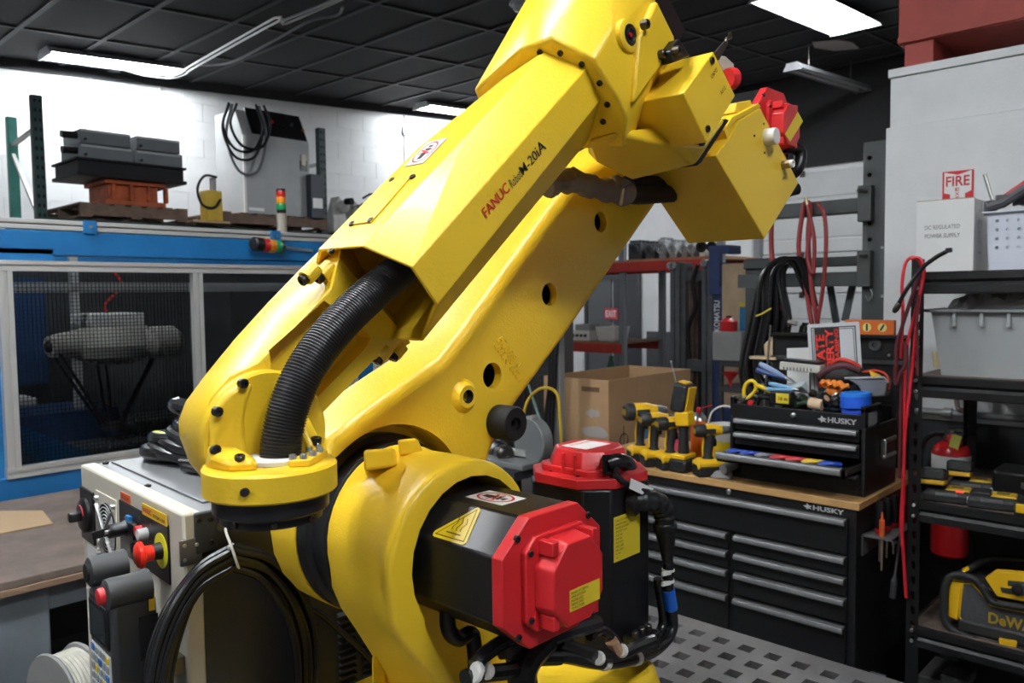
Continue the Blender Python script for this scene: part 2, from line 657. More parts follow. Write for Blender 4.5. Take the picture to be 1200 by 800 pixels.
# far cheek plate that carries the wrist
near = [(397, 300), (388, 338), (345, 383), (302, 425), (268, 441), (246, 466), (237, 490), (237, 530), (246, 562), (275, 580), (318, 582), (350, 545), (374, 490), (440, 422), (455, 418), (484, 402)]
farp = {0: (405, 262), 1: (349, 316), 2: (312, 354), 3: (273, 397), 4: (238, 441), 5: (216, 471), 6: (208, 493), 7: (209, 510), 8: (221, 541), 9: (240, 566)}
nv = [yp(*p, .760) for p in near]
fv = []
for i, p in enumerate(nv):
    fv.append(yp(*farp[i], .845) if i in farp else Vector((p.x, .845, p.z)))
nv0 = [p.copy() for p in nv]
mid = []
for i, (a, b) in enumerate(zip(nv, fv)):
    mid.append(a.lerp(b, .55) if i in farp else Vector((a.x, .81, a.z)))
cheek = MB().loft([nv, mid, fv])
pocket = MB().prism([yp(*q, .74) for q in [(392, 352), (432, 380), (448, 396), (441, 409), (385, 466), (352, 470), (330, 440), (328, 412)]], (0, .045, 0))
notch = MB().prism([yp(*q, .70) for q in [(344, 320), (397, 310), (393, 341), (372, 343)]], (0, .20, 0))
cme = cutmesh(cheek, [pocket], OFF[rob.name], bevel=.004, seg=2, smooth=24)
wa = part('wrist_arm', None, YEL, rob, mesh=cme)
# bolt seats at the joint between forearm and wrist arm
for q in ((362, 322), (380, 320)):
    p = yp(*q, .775)
    part('bolt_seat', MB().cyl(p + uax * .012, p - uax * .006, .0095, n=14), YEL, wa)
    bolt(wa, p - uax * .006, -uax + vax * .2, .0065, .007)
for q in ((446, 417), (464, 413)):
    p = yp(*q, .765)
    part('bolt_seat', MB().cyl(p + uax * .012, p - uax * .004, .009, n=14), YEL, wa)
    bolt(wa, p - uax * .004, -uax - vax * .4, .0065, .007)
# ---- wrist unit
cx5, cz5, r5 = circle3(yp(241, 495, .752), yp(268, 452, .752), yp(312, 433, .752))
wd = MB().lathe((cx5, .760, cz5), (0, -1, 0), [(r5, 0), (r5, .010), (r5 - .003, .013), (0, .013)], 48)
wu = part('wrist_disc', wd, YEL, rob)
cheekpts = [(243, 490), (250, 472), (262, 458), (280, 446), (292, 450), (284, 470), (281, 490), (282, 515), (290, 545), (290, 556), (243, 556)]
part('wrist_rim', MB().prism([yp(*q, .748) for q in cheekpts], (0, -.012, 0)), YEL, wu, bevel=.005, seg=3)
for q in ((284, 449), (254, 482)):
    bolt(wu, yp(*q, .735), (0, -1, 0), .0050, .005)
wcx, wcy, wr_ = 0.407, 0.715, 0.0645
wb = MB().lathe((wcx, wcy, 1.430), (0, 0, 1), [(wr_ - .002, 0), (wr_, .002), (wr_, .0255), (wr_ - .003, .0285), (.030, .0285), (.028, .015)], 56)
wbo = part('wrist_base', wb, YEL, rob)
part('wrist_block', MB().box2((yp(238, 570, .755).x, wcy, 1.4305), (wcx + wr_ - .004, .76, 1.4585)), YEL, wbo, bevel=.004)
zt_ = 1.4585
# feet that tie the disc down to the base
foot1 = MB().hull([yp(238, 556, .750), yp(243, 520, .745), yp(268, 520, .742), yp(275, 556, .742)] + [(wcx - .050, .700, zt_), (wcx - .030, .686, zt_), (wcx - .020, .700, zt_), (wcx - .030, .747, zt_),
                   (wcx - .050, .700, zt_ + .010), (wcx - .032, .688, zt_ + .010), (wcx - .024, .704, zt_ + .010), yp(246, 535, .725), yp(262, 540, .72)])
part('foot', foot1, YEL, wbo, bevel=.004)
bolt(wbo, (wcx - .040, .700, zt_ + .010), (-.1, -.2, 1), .0050, .005)
bolt(wbo, yp(252, 527, .728), (-.2, -1, .2), .0050, .005)
foot2 = MB().hull([(wcx + .035, .755, zt_), (wcx + .060, .755, zt_), (wcx + .061, .712, zt_), (wcx + .040, .700, zt_),
                   (wcx + .038, .755, zt_ + .075), (wcx + .052, .755, zt_ + .070), (wcx + .056, .735, zt_ + .03), (wcx + .058, .715, zt_ + .012), (wcx + .040, .706, zt_ + .012)])
part('foot', foot2, YEL, wbo, bevel=.004)
bolt(wbo, (wcx + .050, .712, zt_ + .012), (.1, -.1, 1), .0062, .006)
bolt(wbo, (wcx + .052, .742, zt_ + .045), (.6, -.6, .2), .005, .005)
ring = MB().hull([(wcx + .012, wcy - .052, zt_), (wcx + .052, wcy - .022, zt_), (wcx + .056, wcy + .002, zt_), (wcx + .030, wcy - .018, zt_), (wcx - .004, wcy - .040, zt_),
                  (wcx + .012, wcy - .052, zt_ + .007), (wcx + .052, wcy - .022, zt_ + .007), (wcx + .056, wcy + .002, zt_ + .007), (wcx + .030, wcy - .018, zt_ + .007), (wcx - .004, wcy - .040, zt_ + .007)])
part('clamp_plate', ring, YEL, wbo, bevel=.0015)
for dx, dy in ((.010, -.044), (.024, -.038), (.040, -.026), (.050, -.006), (.002, -.038), (.034, -.016)):
    bolt(wbo, (wcx + dx, wcy + dy, zt_ + .007), (0, 0, 1), .0035, .005, STEEL)
part('hose_collar', MB().lathe((wcx + .005, wcy, zt_), (0, 0, 1), [(.031, 0), (.031, .004), (.022, .005)], 24), WHITE, wbo)
part('plug_hole', MB().cyl((wcx - .048, wcy - .0405, 1.444), (wcx - .052, wcy - .0435, 1.444), .004, n=12), HOLE, wbo)
fl = part('tool_flange', MB().lathe((wcx, wcy, 1.430), (0, 0, -1), [(.056, 0), (.056, .016), (.054, .018), (.049, .018), (.049, .027), (.030, .027), (.028, .02)], 40), BLK, rob)
for k in range(8):
    a = k * math.pi / 4 + .3
    bolt(fl, (wcx + .0495 * math.cos(a), wcy + .0495 * math.sin(a), 1.4075), (math.cos(a), math.sin(a), 0), .003, .002, DSTEEL)
# ---- corrugated hose
hp = [yp(328, 556, .715), yp(328, 540, .715), yp(333, 500, .714), yp(347, 455, .712), yp(372, 411, .712), yp(405, 372, .714), yp(440, 340, .718), yp(475, 312, .73), yp(520, 275, .745)]
hs = smooth_path(hp, 60)
# resample at even steps, four stations to a ring
L = [0]
for i in range(1, len(hs)):
    L.append(L[-1] + (hs[i] - hs[i - 1]).length)
step = .0032 / 4
pth, rad = [], []
k = 0
nst = int(L[-1] / step)
for i in range(nst):
    s_ = i * step
    while k < len(L) - 2 and L[k + 1] < s_:
        k += 1
    t_ = (s_ - L[k]) / max(L[k + 1] - L[k], 1e-9)
    pth.append(hs[k].lerp(hs[k + 1], t_))
    rad.append((.0192, .0205, .0205, .0192)[i % 4])
part('corrugated_hose', MB().tube(pth, rad, 20), mat('hose_black', (.010, .010, .011), .43), rob, smooth=50)
# ---- elbow housing
CN = Y0 - .118


def uplane(px, py, o, k=0.0):
    """point of the pixel's ray on the plane across the forearm axis through o, k further along"""
    o = o + uax * k
    r = _ray(px, py)
    return EYE + r * ((o - EYE).dot(uax) / r.dot(uax))


Bc = sum(B8, Vector()) / 8
ringq = [(606, 59), (646, 45), (696, 69), (725, 115), (719, 157), (690, 166)]
ringp = [uplane(*q, Bc) for q in ringq]
back = [Vector((q.x, 2 * Y0 - q.y, q.z)) for q in ringp[2:5]]
hp_ = ringp + back + [uplane(605, 82, Bc)]
K1 = .055
hp_ += [uplane(660, 10, Bc, K1), uplane(716, 35, Bc, K1), uplane(614, 32, Bc, K1 * .6), uplane(634, 4, Bc, K1)]
nY = min(q.y for q in ringp)
hp_ += [yp(715, -60, Y0 - .07), yp(764, -6, nY + .005), yp(771, 2, nY + .012), yp(790, 46, nY + .012), yp(766, 90, nY + .006), yp(735, 140, nY + .004), yp(730, 172, nY + .03), yp(650, -60, Y0 + .09), yp(735, -60, Y0 + .11), yp(800, 60, Y0 + .10), yp(780, 150, Y0 + .10)]
el = part('elbow_housing', MB().hull(hp_), YEL, rob, bevel=.005, seg=3)
CN = nY - .002
for q in ((633, 61), (657, 62), (682, 75), (703, 97), (712, 122), (707, 142)):
    bolt(el, uplane(*q, Bc), -uax, .0042, .003)
# inspection plug and cap screws on the near side
p = yp(735, 42, CN + .006)
plug = part('inspection_plug', MB().lathe(p + V((0, .012, 0)), (0, -1, 0), [(.022, 0), (.022, .016), (.019, .018), (.0145, .018), (.0145, .015), (0, .015)], 28), YEL, el)
part('plug_insert', MB().lathe(p + V((0, -.002, 0)), (0, -1, 0), [(.0142, 0), (.0142, .003), (.009, .004), (.006, .002), (0, .002)], 20), BLK, plug)
part('red_dot', MB().cyl(p + V((0, -.003, 0)), p + V((0, -.0065, 0)), .003, n=10), RED, plug)
p = yp(648, 3, Y0 - .02)
part('lifting_boss', MB().lathe(p, vax, [(.022, -.02), (.022, .004), (.014, .006), (.012, .002)], 24), YEL, el)
# folded cover plate beside the plug
cp = [(749, 43), (760, 22), (770, 0), (792, 45), (785, 62), (775, 78), (744, 121)]
part('cover_plate', MB().prism([yp(*q, CN - .004) for q in cp], (0, .03, 0)), YELP, el, bevel=.004)
part('cover_edge', MB().bar(yp(768, -2, CN + .01), yp(794, 48, CN + .01), .05, .005, (0, 1, 0)), BLK, el)
for q in ((754, 29), (774, 64)):
    p = yp(*q, CN - .005)
    bolt(el, p, (0, -1, 0), .0065, .008, DSTEEL)
blkp = part('stop_block', MB().prism([yp(*q, CN - .02) for q in [(785, 60), (796, 45), (809, 66), (788, 74)]], (0, .03, 0)), BLK, el, bevel=.002)
bolt(blkp, yp(791, 60, CN - .021), (0, -1, 0), .0065, .008, DSTEEL)


# ---- box covers on the elbow: polygon on the near face, run back along the axis
def ybox(name, poly, yn, yf, m, parent, bevel=.002):
    return part(name, MB().prism([yp(*q, yn) for q in poly], (0, yf - yn, 0)), m, parent, bevel=bevel)


yb1 = .585
b1 = ybox('cable_cover', [(801, 109), (836, 60), (862, 112), (829, 167), (827, 165)], yb1, .69, YELP, rob)
for q in ((834, 71), (829, 151)):
    bolt(b1, yp(*q, yb1 - .0005), (0, -1, 0), .005, .003)
dR = (yp(836, 60, yb1) - yp(801, 109, yb1)).normalized()
dU = Vector((-dR.z, 0, dR.x))
lettering('CAM2', yp(834, 93, yb1), dR, dU, height=.006, m=INK, parent=b1)
lettering('AS12', yp(845, 112, yb1), dR, dU, height=.006, m=INK, parent=b1)
yb2 = .70
b2 = ybox('connector_box', [(839, 182), (852, 165), (866, 141), (891, 126), (936, 214), (896, 280)], yb2, .865, YELP, rob)
part('box_lid', MB().prism([yp(*q, yb2 + .002) for q in [(853, 164), (856, 150), (863, 141), (892, 125), (889, 121), (858, 137), (849, 152)]], (0, .15, 0)), YELP, b2, bevel=.001)
ptab = yp(872, 124, yb2 + .02)
part('cover_tab', MB().prism([yp(*q, yb2 + .01) for q in [(861, 132), (863, 120), (880, 117), (882, 124), (868, 134)]], (0, .05, 0)), YELP, b2, bevel=.002)
p = yp(898, 161, yb2)
wp = part('interface_plug', MB().lathe(p, (0, -1, 0), [(.016, 0), (.016, .018), (.0145, .021), (0, .021)], 28), WHITE, b2)
p2 = yp(917, 193, yb2)
fit = part('air_fitting', MB().lathe(p2, (0, -1, 0), [(.0085, 0), (.0085, .016), (.0075, .017)], 6), mat('brass_dull', (.30, .22, .16), .35, .9), b2)
part('fitting_cap', MB().lathe(p2 + V((0, -.016, 0)), (0, -1, 0), [(.0075, 0), (.0075, .006), (.0045, .006), (.004, .002)], 16), WHITE, fit)
d2R = (yp(891, 126, yb2) - yp(839, 182, yb2)).normalized()
d2U = Vector((-d2R.z, 0, d2R.x))
lettering('I/F', yp(905, 180, yb2), d2R, d2U, height=.005, m=INK, parent=b2)
lettering('AIR1', yp(917, 212, yb2), d2R, d2U, height=.005, m=INK, parent=b2)
for q in ((884, 159), (896, 179), (895, 145)):
    bolt(b2, yp(*q, yb2 - .0005), (0, -1, 0), .0022, .001)
# ---- elbow lower casting between housing and arm
ec = [yp(690, 163, .70), yp(720, 155, .655), yp(764, 150, .655), yp(776, 168, .640), yp(825, 172, .640), yp(850, 140, .66), yp(815, 192, .66), yp(741, 210, .70), yp(700, 190, .72), yp(688, 178, .74),
      yp(690, 163, .86) + V((.02, 0, 0)), yp(815, 192, .88), yp(741, 210, .875), yp(850, 140, .88), yp(764, 150, .88)]
part('elbow_casting', MB().hull(ec), YEL, rob, bevel=.006, seg=3)
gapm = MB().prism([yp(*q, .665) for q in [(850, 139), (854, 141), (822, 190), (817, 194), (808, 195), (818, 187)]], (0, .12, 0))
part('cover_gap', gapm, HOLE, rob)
bolt(rob, yp(822, 167, .638), (0, -1, 0), .0055, .004, mat('blue_black_bolt', (.02, .025, .06), .4, .5))


# ---- motors
def oct_y(cx, cz, w, h, k=.5):
    """octagon with flats w wide and h tall; k = length of the straight part"""
    a, b = w / 2, h / 2
    return [(cx + a * k, cz + b), (cx + a, cz + b * k), (cx + a, cz - b * k), (cx + a * k, cz - b), (cx - a * k, cz - b), (cx - a, cz - b * k), (cx - a, cz + b * k), (cx - a * k, cz + b)]


def motor_y(name, cx, cz, yf, yback, w, h, lab):
    """servo motor with its axis along Y, red cap toward -Y"""
    pr = oct_y(cx, cz, w * .985, h * .985)
    mo = part(name, MB().prism([(x, yf, z) for x, z in pr], (0, yback - yf, 0)), BLK, rob, bevel=.003, label='black motor body')
    fl_ = part('motor_cap', MB().prism([(x, yf - .014, z) for x, z in oct_y(cx, cz, w, h)], (0, .016, 0)), RED, mo, bevel=.0015, label='red octagonal motor cap')
    # raised encoder housing: square plinth, ribs and inner octagon
    s = w * .60
    part('cap_plinth', MB().prism([(x, yf - .022, z) for x, z in oct_y(cx, cz, s * 1.10, s * 1.04, .72)], (0, .010, 0)), RED, mo, bevel=.002)
    inner = oct_y(cx + .004, cz - .002, s * .92, s * .98, .46)
    inner2 = oct_y(cx + .004, cz - .002, s * .84, s * .92, .46)
    part('encoder_cap', MB().loft([[(x, yf - .020, z) for x, z in inner], [(x, yf - .047, z) for x, z in inner2]]), RED, mo, bevel=.002)
    for sx in (-1, 1):
        for sz in (-1, 1):
            part('rib', MB().box((cx + .004 + sx * s * .34, yf - .030, cz + sz * s * .40), (s * .10, .026, s * .16)), RED, mo, bevel=.0015)
            bolt(mo, (cx + sx * s * .48, yf - .022, cz + sz * s * .36), (0, -1, 0), .0036, .0025)
            bolt(mo, (cx + sx * w * .36, yf - .014, cz + sz * h * .37), (0, -1, 0), .0042, .0025)
    if lab:
        lb = part('rating_label', MB().box2((cx - .014, yf - .0478, cz - .032), (cx + .040, yf - .0470, cz - .008)), LABELY, mo)
        for i in range(5):
            lettering(('FANUC AC SERVO', 'A06B-0272-B605', 'MODEL aiF22', 'SERIAL C163T', 'FANUC CORP')[i], (cx - .012, yf - .0478, cz - .0125 - i * .0043), (1, 0, 0), (0, 0, 1), height=.0026, m=INK, parent=lb)
    return mo


m2 = motor_y('shoulder_motor', JX, JZ, .599, .79, .172, .148, True)
# warning stickers on the shoulder motor
a8 = oct_y(JX, JZ, .172 * .985, .148 * .985)
pA, pB = Vector((a8[6][0], 0, a8[6][1])), Vector((a8[7][0], 0, a8[7][1]))
sU = (pB - pA).normalized()
sN = Vector((-sU.z, 0, sU.x))
sR = Vector((0, -1, 0))


def onface(o, a, b, k=.0005):
    return o + sR * a + sU * b + sN * k


fc = (pA + pB) / 2 + Vector((0, .672, 0))
tri = []
for cxt, cyt, a0, a1 in ((-.026, -.019, 150, 270), (.020, -.019, 270, 390), (.010, .021, 30, 150)):
    for q in range(4):
        an = math.radians(a0 + (a1 - a0) * q / 3)
        tri.append((cxt + .005 * math.cos(an), cyt + .005 * math.sin(an)))
st = part('warning_sticker', MB().prism([onface(fc, a, b, .0002) for a, b in tri], sN * .0006), mat('sticker_yellow', (.85, .62, .01), .4), m2, smooth=0)
o3 = [(-.0275, -.0205), (.0215, -.0205), (.0105, .0235)]
i3 = [(-.0255, -.0195), (.0203, -.0195), (.0102, .0215)]
bord = MB()
for i in range(3):
    j = (i + 1) % 3
    bord.add([onface(fc, *o3[i], .0011), onface(fc, *o3[j], .0011), onface(fc, *i3[j], .0011), onface(fc, *i3[i], .0011)], [(0, 1, 2, 3)])
part('sticker_border', bord, INK, st, smooth=0)
wv = MB()
for k in range(3):
    pts = [onface(fc, -.007 + k * .007 + .0016 * math.sin(b * 420 + 1), b, .0012) for b in [-.010 + i * .002 for i in range(10)]]
    for i in range(len(pts) - 1):
        wv.add([pts[i], pts[i] + sR * .0011, pts[i + 1] + sR * .0011, pts[i + 1]], [(0, 1, 2, 3)])
wv.add([onface(fc, -.013, -.0145, .0012), onface(fc, .011, -.0145, .0012), onface(fc, .011, -.0133, .0012), onface(fc, -.013, -.0133, .0012)], [(0, 1, 2, 3)])
part('heat_waves', wv, INK, st, smooth=0)


def no_step_sticker(parent, c, r, u, w=.05, h=.034, name='no_step_sticker'):
    """white sticker: red ring, boot print and red cross"""
    r, u = Vector(r).normalized(), Vector(u).normalized()
    n = r.cross(u).normalized()
    c = Vector(c)

    def q(a, b, k):
        return c + r * a + u * b + n * k
    s = part(name, MB().prism([q(-w / 2, -h / 2, .0002), q(w / 2, -h / 2, .0002), q(w / 2, h / 2, .0002), q(-w / 2, h / 2, .0002)], n * .0004), PAPER, parent, smooth=0)
    rg = MB()
    N = 28
    for i in range(N):
        a, b = 2 * math.pi * i / N, 2 * math.pi * (i + 1) / N
        R1, R2 = .44, .38
        rg.add([q(w * R1 * math.cos(a), h * R1 * math.sin(a), .0009), q(w * R1 * math.cos(b), h * R1 * math.sin(b), .0009), q(w * R2 * math.cos(b), h * R2 * math.sin(b), .0009), q(w * R2 * math.cos(a), h * R2 * math.sin(a), .0009)], [(0, 1, 2, 3)])
    part('prohibition_ring', rg, INKR, s, smooth=0)
    bt = MB()
    for x0, x1, hh in ((-.30, -.02, .13), (.06, .16, .14), (.19, .28, .11)):
        bt.add([q(w * x0, -h * hh, .0009), q(w * x1, -h * hh * 1.2, .0009), q(w * x1, h * hh, .0009), q(w * x0, h * hh * .8, .0009)], [(0, 1, 2, 3)])
    part('boot_print', bt, INK, s, smooth=0)
    xm = MB()
    for sg in (-1, 1):
        xm.add([q(-w * .12, -sg * h * .26, .0011), q(-w * .07, -sg * h * .30, .0011), q(w * .12, sg * h * .26, .0011), q(w * .07, sg * h * .30, .0011)], [(0, 1, 2, 3)])
    part('red_cross', xm, INKR, s, smooth=0)
    return s


no_step_sticker(m2, (JX - .002, .676, JZ + .148 * .985 / 2), (0, -1, 0), (1, 0, 0), .062, .042)
# forearm stickers and cover
fn = (F8[0] - F8[7]).normalized()
top_c = yp(500, 179, Y0 - .012)


def top_pt(px, py):
    """point on the forearm's top face"""
    n = (F8[7] - F8[0]).cross(B8[0] - F8[0]).normalized()
    r = _ray(px, py)
    k = (F8[0] - EYE).dot(n) / r.dot(n)
    return EYE + r * k


tn = Vector((-uax.z, 0, uax.x))
no_step_sticker(fa, top_pt(499, 179) + tn * .0006, uax, (0, 1, 0), .052, .036)
cv = [top_pt(*q) for q in [(411, 264), (436, 261), (484, 206), (459, 211)]]
part('access_cover', MB().prism([p + tn * .0006 for p in cv], tn * .0012), YELP, fa, smooth=0)
for q in ((413, 263), (435, 259), (484, 208), (460, 212), (389, 295)):
    bolt(fa, top_pt(*q) + tn * .001, tn, .0040, .002)
# name on the side face
sp0 = yp(574, 255, Y0 - FW)
YT = Y0 - FW - .0006
for txt, q0_, q1_, hh_, mm_, bo in (('FANUC', (570, 256), (598, 223), .0125, INKR, .012), ('Robot', (600.5, 221), (612, 206), .0115, mat('grey_ink', (.12, .10, .05), .6), 0), ('M-20', (613, 206), (631, 185), .0120, INK, .006), ('iA', (631.5, 184), (640, 173), .0140, INK, .006)):
    lettering(txt, yp(*q0_, YT), uax, tn, width=(yp(*q1_, YT) - yp(*q0_, YT)).length, height=hh_, m=mm_, parent=fa, bold=bo)

# ---- lower arm
AF, AB = .88, 1.0
outl = [(680, 200), (664, 222), (634, 262), (549, 380), (519, 419), (484, 443), (424, 486), (392, 515)]
pts = [yp(*q, AF) for q in outl]
rt = [(564, 575), (583, 520), (603, 482), (662, 400), (759, 259), (800, 200), (760, 150)]
disc = []
rA = .128
for deg in range(165, 331, 15):
    a = math.radians(deg)
    disc.append(Vector((JX + rA * math.cos(a), AF, JZ + rA * math.sin(a))))
poly = pts + disc + [yp(*q, AF) for q in rt]
arm = MB().prism([Vector((p.x, AF, p.z)) for p in poly], (0, AB - AF, 0))
cuts = [MB().lathe((JX, .80, JZ), (0, 1, 0), [(.150, 0), (.136, .125)], 64)]
for q, r in (((577, 440), .0205), ((644, 345), .0195), ((704, 260), .0185)):
    p = yp(*q, AF)
    cuts.append(MB().cyl((p.x, .80, p.z), (p.x, .9, p.z), r, n=32))
    cuts.append(MB().cyl((p.x, .895, p.z), (p.x, .968, p.z), r * 1.55, n=24))
p = yp(544, 464, AF)
cuts.append(MB().cyl((p.x, .80, p.z), (p.x, .94, p.z), .0105, n=24))
ame = cutmesh(arm, cuts, OFF[rob.name], bevel=.020, seg=4, bang=50)
la = part('lower_arm', None, YEL, rob, mesh=ame)
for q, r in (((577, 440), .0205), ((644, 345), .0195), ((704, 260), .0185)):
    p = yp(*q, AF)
    part('hole_shade_cup', MB().loft([[V((p.x + rr_ * math.cos(a * math.pi / 12), y_, p.z + rr_ * math.sin(a * math.pi / 12))) for a in range(24)] for rr_, y_ in ((r * 1.5, .8965), (r * 1.5, .964), (.001, .964), (.001, .966), (r * 1.53, .966), (r * 1.53, .8965))], False, False), HOLE, la, label='dark cup painting the shade inside the hollow arm')  # added dark cup: paints the shade inside the hollow casting
p = yp(544, 464, AF)
part('threaded_boss', MB().lathe((p.x, AF + .004, p.z), (0, -1, 0), [(.030, 0), (.020, .010), (.017, .013), (.0105, .013), (.0105, -.02)], 28), YEL, la)
part('threaded_hole', MB().loft([[V((p.x + rr_ * math.cos(a * math.pi / 10), y_, p.z + rr_ * math.sin(a * math.pi / 10))) for a in range(20)] for rr_, y_ in ((.0100, .870), (.0100, .90), (.001, .90))], False, True), HOLE, la)  # dark lining paints the shade down this hole as well
# rubber bumper
p = yp(584, 494, AF)
part('bumper', MB().lathe((p.x, AF + .002, p.z), (0, -1, 0), [(.027, 0), (.0275, .004), (.0275, .036), (.025, .040), (.011, .040), (.011, .034), (.006, .034), (.005, .026)], 36), BLKM, la)
# cast numbers
dA = (yp(705, 260, AF) - yp(577, 440, AF)).normalized()
dD = Vector((dA.z, 0, -dA.x))
lettering('M66929', yp(611, 426, AF - .0003), -dD, -dA, height=.014, width=.066, m=YEL, parent=la, depth=-.001, name='cast_lettering', relief=.0025)
lettering('1222-X302', yp(612, 442, AF - .0003), -dD, -dA, height=.012, width=.085, m=YEL, parent=la, depth=-.001, name='cast_lettering', relief=.0025)
# reducer ring between arm and turret
part('reducer_ring', MB().lathe((JX, .868, JZ), (0, 1, 0), [(.112, 0), (.118, .004), (.118, .030), (.126, .034), (.126, .055)], 56), BLK, rob)

# ---- turret
TF, TB = .715, .872


def turret_poly(y, r, xs):
    o = []
    for deg in range(200, 19, -10):
        a = math.radians(deg)
        o.append(Vector((JX + r * math.cos(a), y, JZ + r * math.sin(a))))
    return o


def tsec(y, r, dx, ox=0.0, oz=0.0):
    o = []
    for deg in range(35, 196, 10):
        a = math.radians(deg)
        o.append(Vector((JX + ox + r * math.cos(a), y, JZ + oz + r * math.sin(a))))
    xl = JX + ox - r
    o += [Vector((xl + .006, y, JZ - .055)), Vector((xl + .018 + dx * .1, y, JZ - .085)), Vector((xl + .040 + dx * .4, y, JZ - .120)), Vector((xl + .066 + dx * .7, y, JZ - .165)),
          Vector((xl + .110 + dx, y, JZ - .25)), Vector((JX + .20, y, JZ - .25)), Vector((JX + .20, y, JZ - .16)), Vector((JX + .115, y, JZ - .07)), Vector((JX + .100, y, JZ + .03))]
    return o


tur = MB().loft([tsec(TF, .121, .022, -.014, -.006), tsec(TF + .012, .122, .022, -.014, -.006), tsec(TF + .035, .117, .012, -.008, -.003), tsec(.79, .112, 0), tsec(.84, .111, 0), tsec(TB, .116, 0)])
# pocket for the motor, open toward it
pk = []
for deg in range(0, 360, 15):
    a = math.radians(deg)
    pk.append((JX - .004 + .0985 * math.cos(a), JZ - .004 + .0985 * math.sin(a)))
pkt = MB().prism([(x, .60, z) for x, z in pk], (0, .19, 0))
low = [(JX - .088, JZ - .045), (JX - .083, JZ - .075), (JX - .068, JZ - .108), (JX - .046, JZ - .145), (JX - .02, JZ - .190), (JX + .02, JZ - .30), (JX + .26, JZ - .30), (JX + .26, JZ - .02), (JX + .05, JZ - .02)]
lowc = MB().prism([(x, .60, z) for x, z in low], (0, .225, 0))
tme = cutmesh(tur, [pkt, lowc], OFF[rob.name], bevel=.006, seg=3, bang=35)
tu = part('turret', None, YEL, rob, mesh=tme)
part('mount_pad', MB().hull([yp(*q, yy) for q in [(426, 527), (463, 525), (466, 546), (427, 552)] for yy in (.81, .86)]), YEL, tu, bevel=.004)
part('mount_pad', MB().hull([yp(*q, yy) for q in [(466, 515), (489, 513), (497, 532), (468, 534)] for yy in (.82, .86)]), YEL, tu, bevel=.004)
# motor mounting plate inside the pocket
mp = part('motor_mount', MB().box2((JX - .072, .786, JZ - .072), (JX + .072, .80, JZ + .072)), BLK, m2, bevel=.002)
for sx in (-1, 1):
    for sz in (-1, 1):
        bolt(mp, (JX + sx * .060, .786, JZ + sz * .060), (0, -1, 0), .006, .008)
part('motor_bracket', MB().bar((JX - .078, .70, JZ + .020), (JX - .046, .70, JZ + .068), .012, .003, (-.8, 0, .55)), DSTEEL, m2)
# turret platform, column and base
ZP = 1.045
part('turret_platform', MB().hull([(.60, .68, ZP - .10), (1.08, .68, ZP - .10), (1.08, .98, ZP - .10), (.60, .98, ZP - .10), (.66, .675, ZP - .012), (1.03, .675, ZP - .012), (1.06, .70, ZP - .012), (1.12, .80, ZP), (1.12, .96, ZP), (1.10, .985, ZP), (.66, .985, ZP), (.62, .95, ZP), (.62, .69, ZP)]), YEL, rob, bevel=.012, seg=3)
part('turret_column', MB().lathe((.84, .82, .83), (0, 0, 1), [(.19, 0), (.19, .06), (.17, .10), (.17, .13)], 48), YEL, rob)
part('base', MB().hull([(.62, .60, .775), (1.06, .60, .775), (1.06, 1.04, .775), (.62, 1.04, .775), (.66, .64, .84), (1.02, .64, .84), (1.02, 1.0, .84), (.66, 1.0, .84)]), YEL, rob, bevel=.01)
part('turret_leg', MB().hull([yp(*q, yy) for q in [(436, 768), (452, 764), (453, 830), (436, 830)] for yy in (.86, .90)]), YEL, tu, bevel=.003)

# ---- vertical base motor (red cap on top)
mx, my, mz = 1.042, .812, 1.318


def oct_z(z, w, k=.5, dx=0, dy=0):
    return [Vector((mx + dx + a, my + dy + b, z)) for a, b in oct_y(0, 0, w, w, k)]


m1 = part('base_motor', MB().loft([oct_z(ZP, .165, .62), oct_z(mz, .165, .62)]), BLK, rob, bevel=.003, label='black motor body')
part('motor_cap', MB().loft([oct_z(mz, .172), oct_z(mz + .016, .172)]), RED, m1, bevel=.0015, label='red octagonal motor cap')
part('cap_plinth', MB().loft([oct_z(mz + .014, .130, .7), oct_z(mz + .026, .130, .7)]), RED, m1, bevel=.002)
part('encoder_cap', MB().loft([oct_z(mz + .024, .122, .5), oct_z(mz + .050, .104, .5), oct_z(mz + .053, .098, .5)]), RED, m1, bevel=.002)
for k in (-1, 1):
    part('rib', MB().box((mx - .064, my + k * .012 - .01, mz + .034), (.006, .004, .03)), RED, m1, bevel=.001)
part('top_label', MB().box2((mx - .035, my - .022, mz + .053), (mx + .030, my + .030, mz + .0537)), PAPER, m1)
lettering('WARNING', (mx - .03, my + .012, mz + .0538), (1, 0, 0), (0, 1, 0), height=.010, m=INKR, parent=m1)
for a, b in ((-.062, .028), (.03, -.065), (.062, -.03), (-.03, -.065), (-.065, -.028)):
    bolt(m1, (mx + a, my + b, mz + .016), (0, 0, 1), .0042, .002)
# rating label on the face toward -Y
lb = part('rating_label', MB().box2((.996, my - .0835, 1.203), (1.066, my - .0826, 1.274)), LABELY, m1)
for i, s_ in enumerate(('FANUC AC SERVO', 'A06B-0273-B605', 'MODEL aiF 22/3000', 'OUTPUT 4.0 kW', 'VOLT 157', 'AMP 18.4', 'FREQ 200 Hz', 'SPEED 3000', 'INS.CLASS F', 'JIS C4004', 'CE')):
    lettering(s_, (1.000, my - .0835, 1.266 - i * .0058), (1, 0, 0), (0, 0, 1), height=.0030, m=INK, parent=lb)
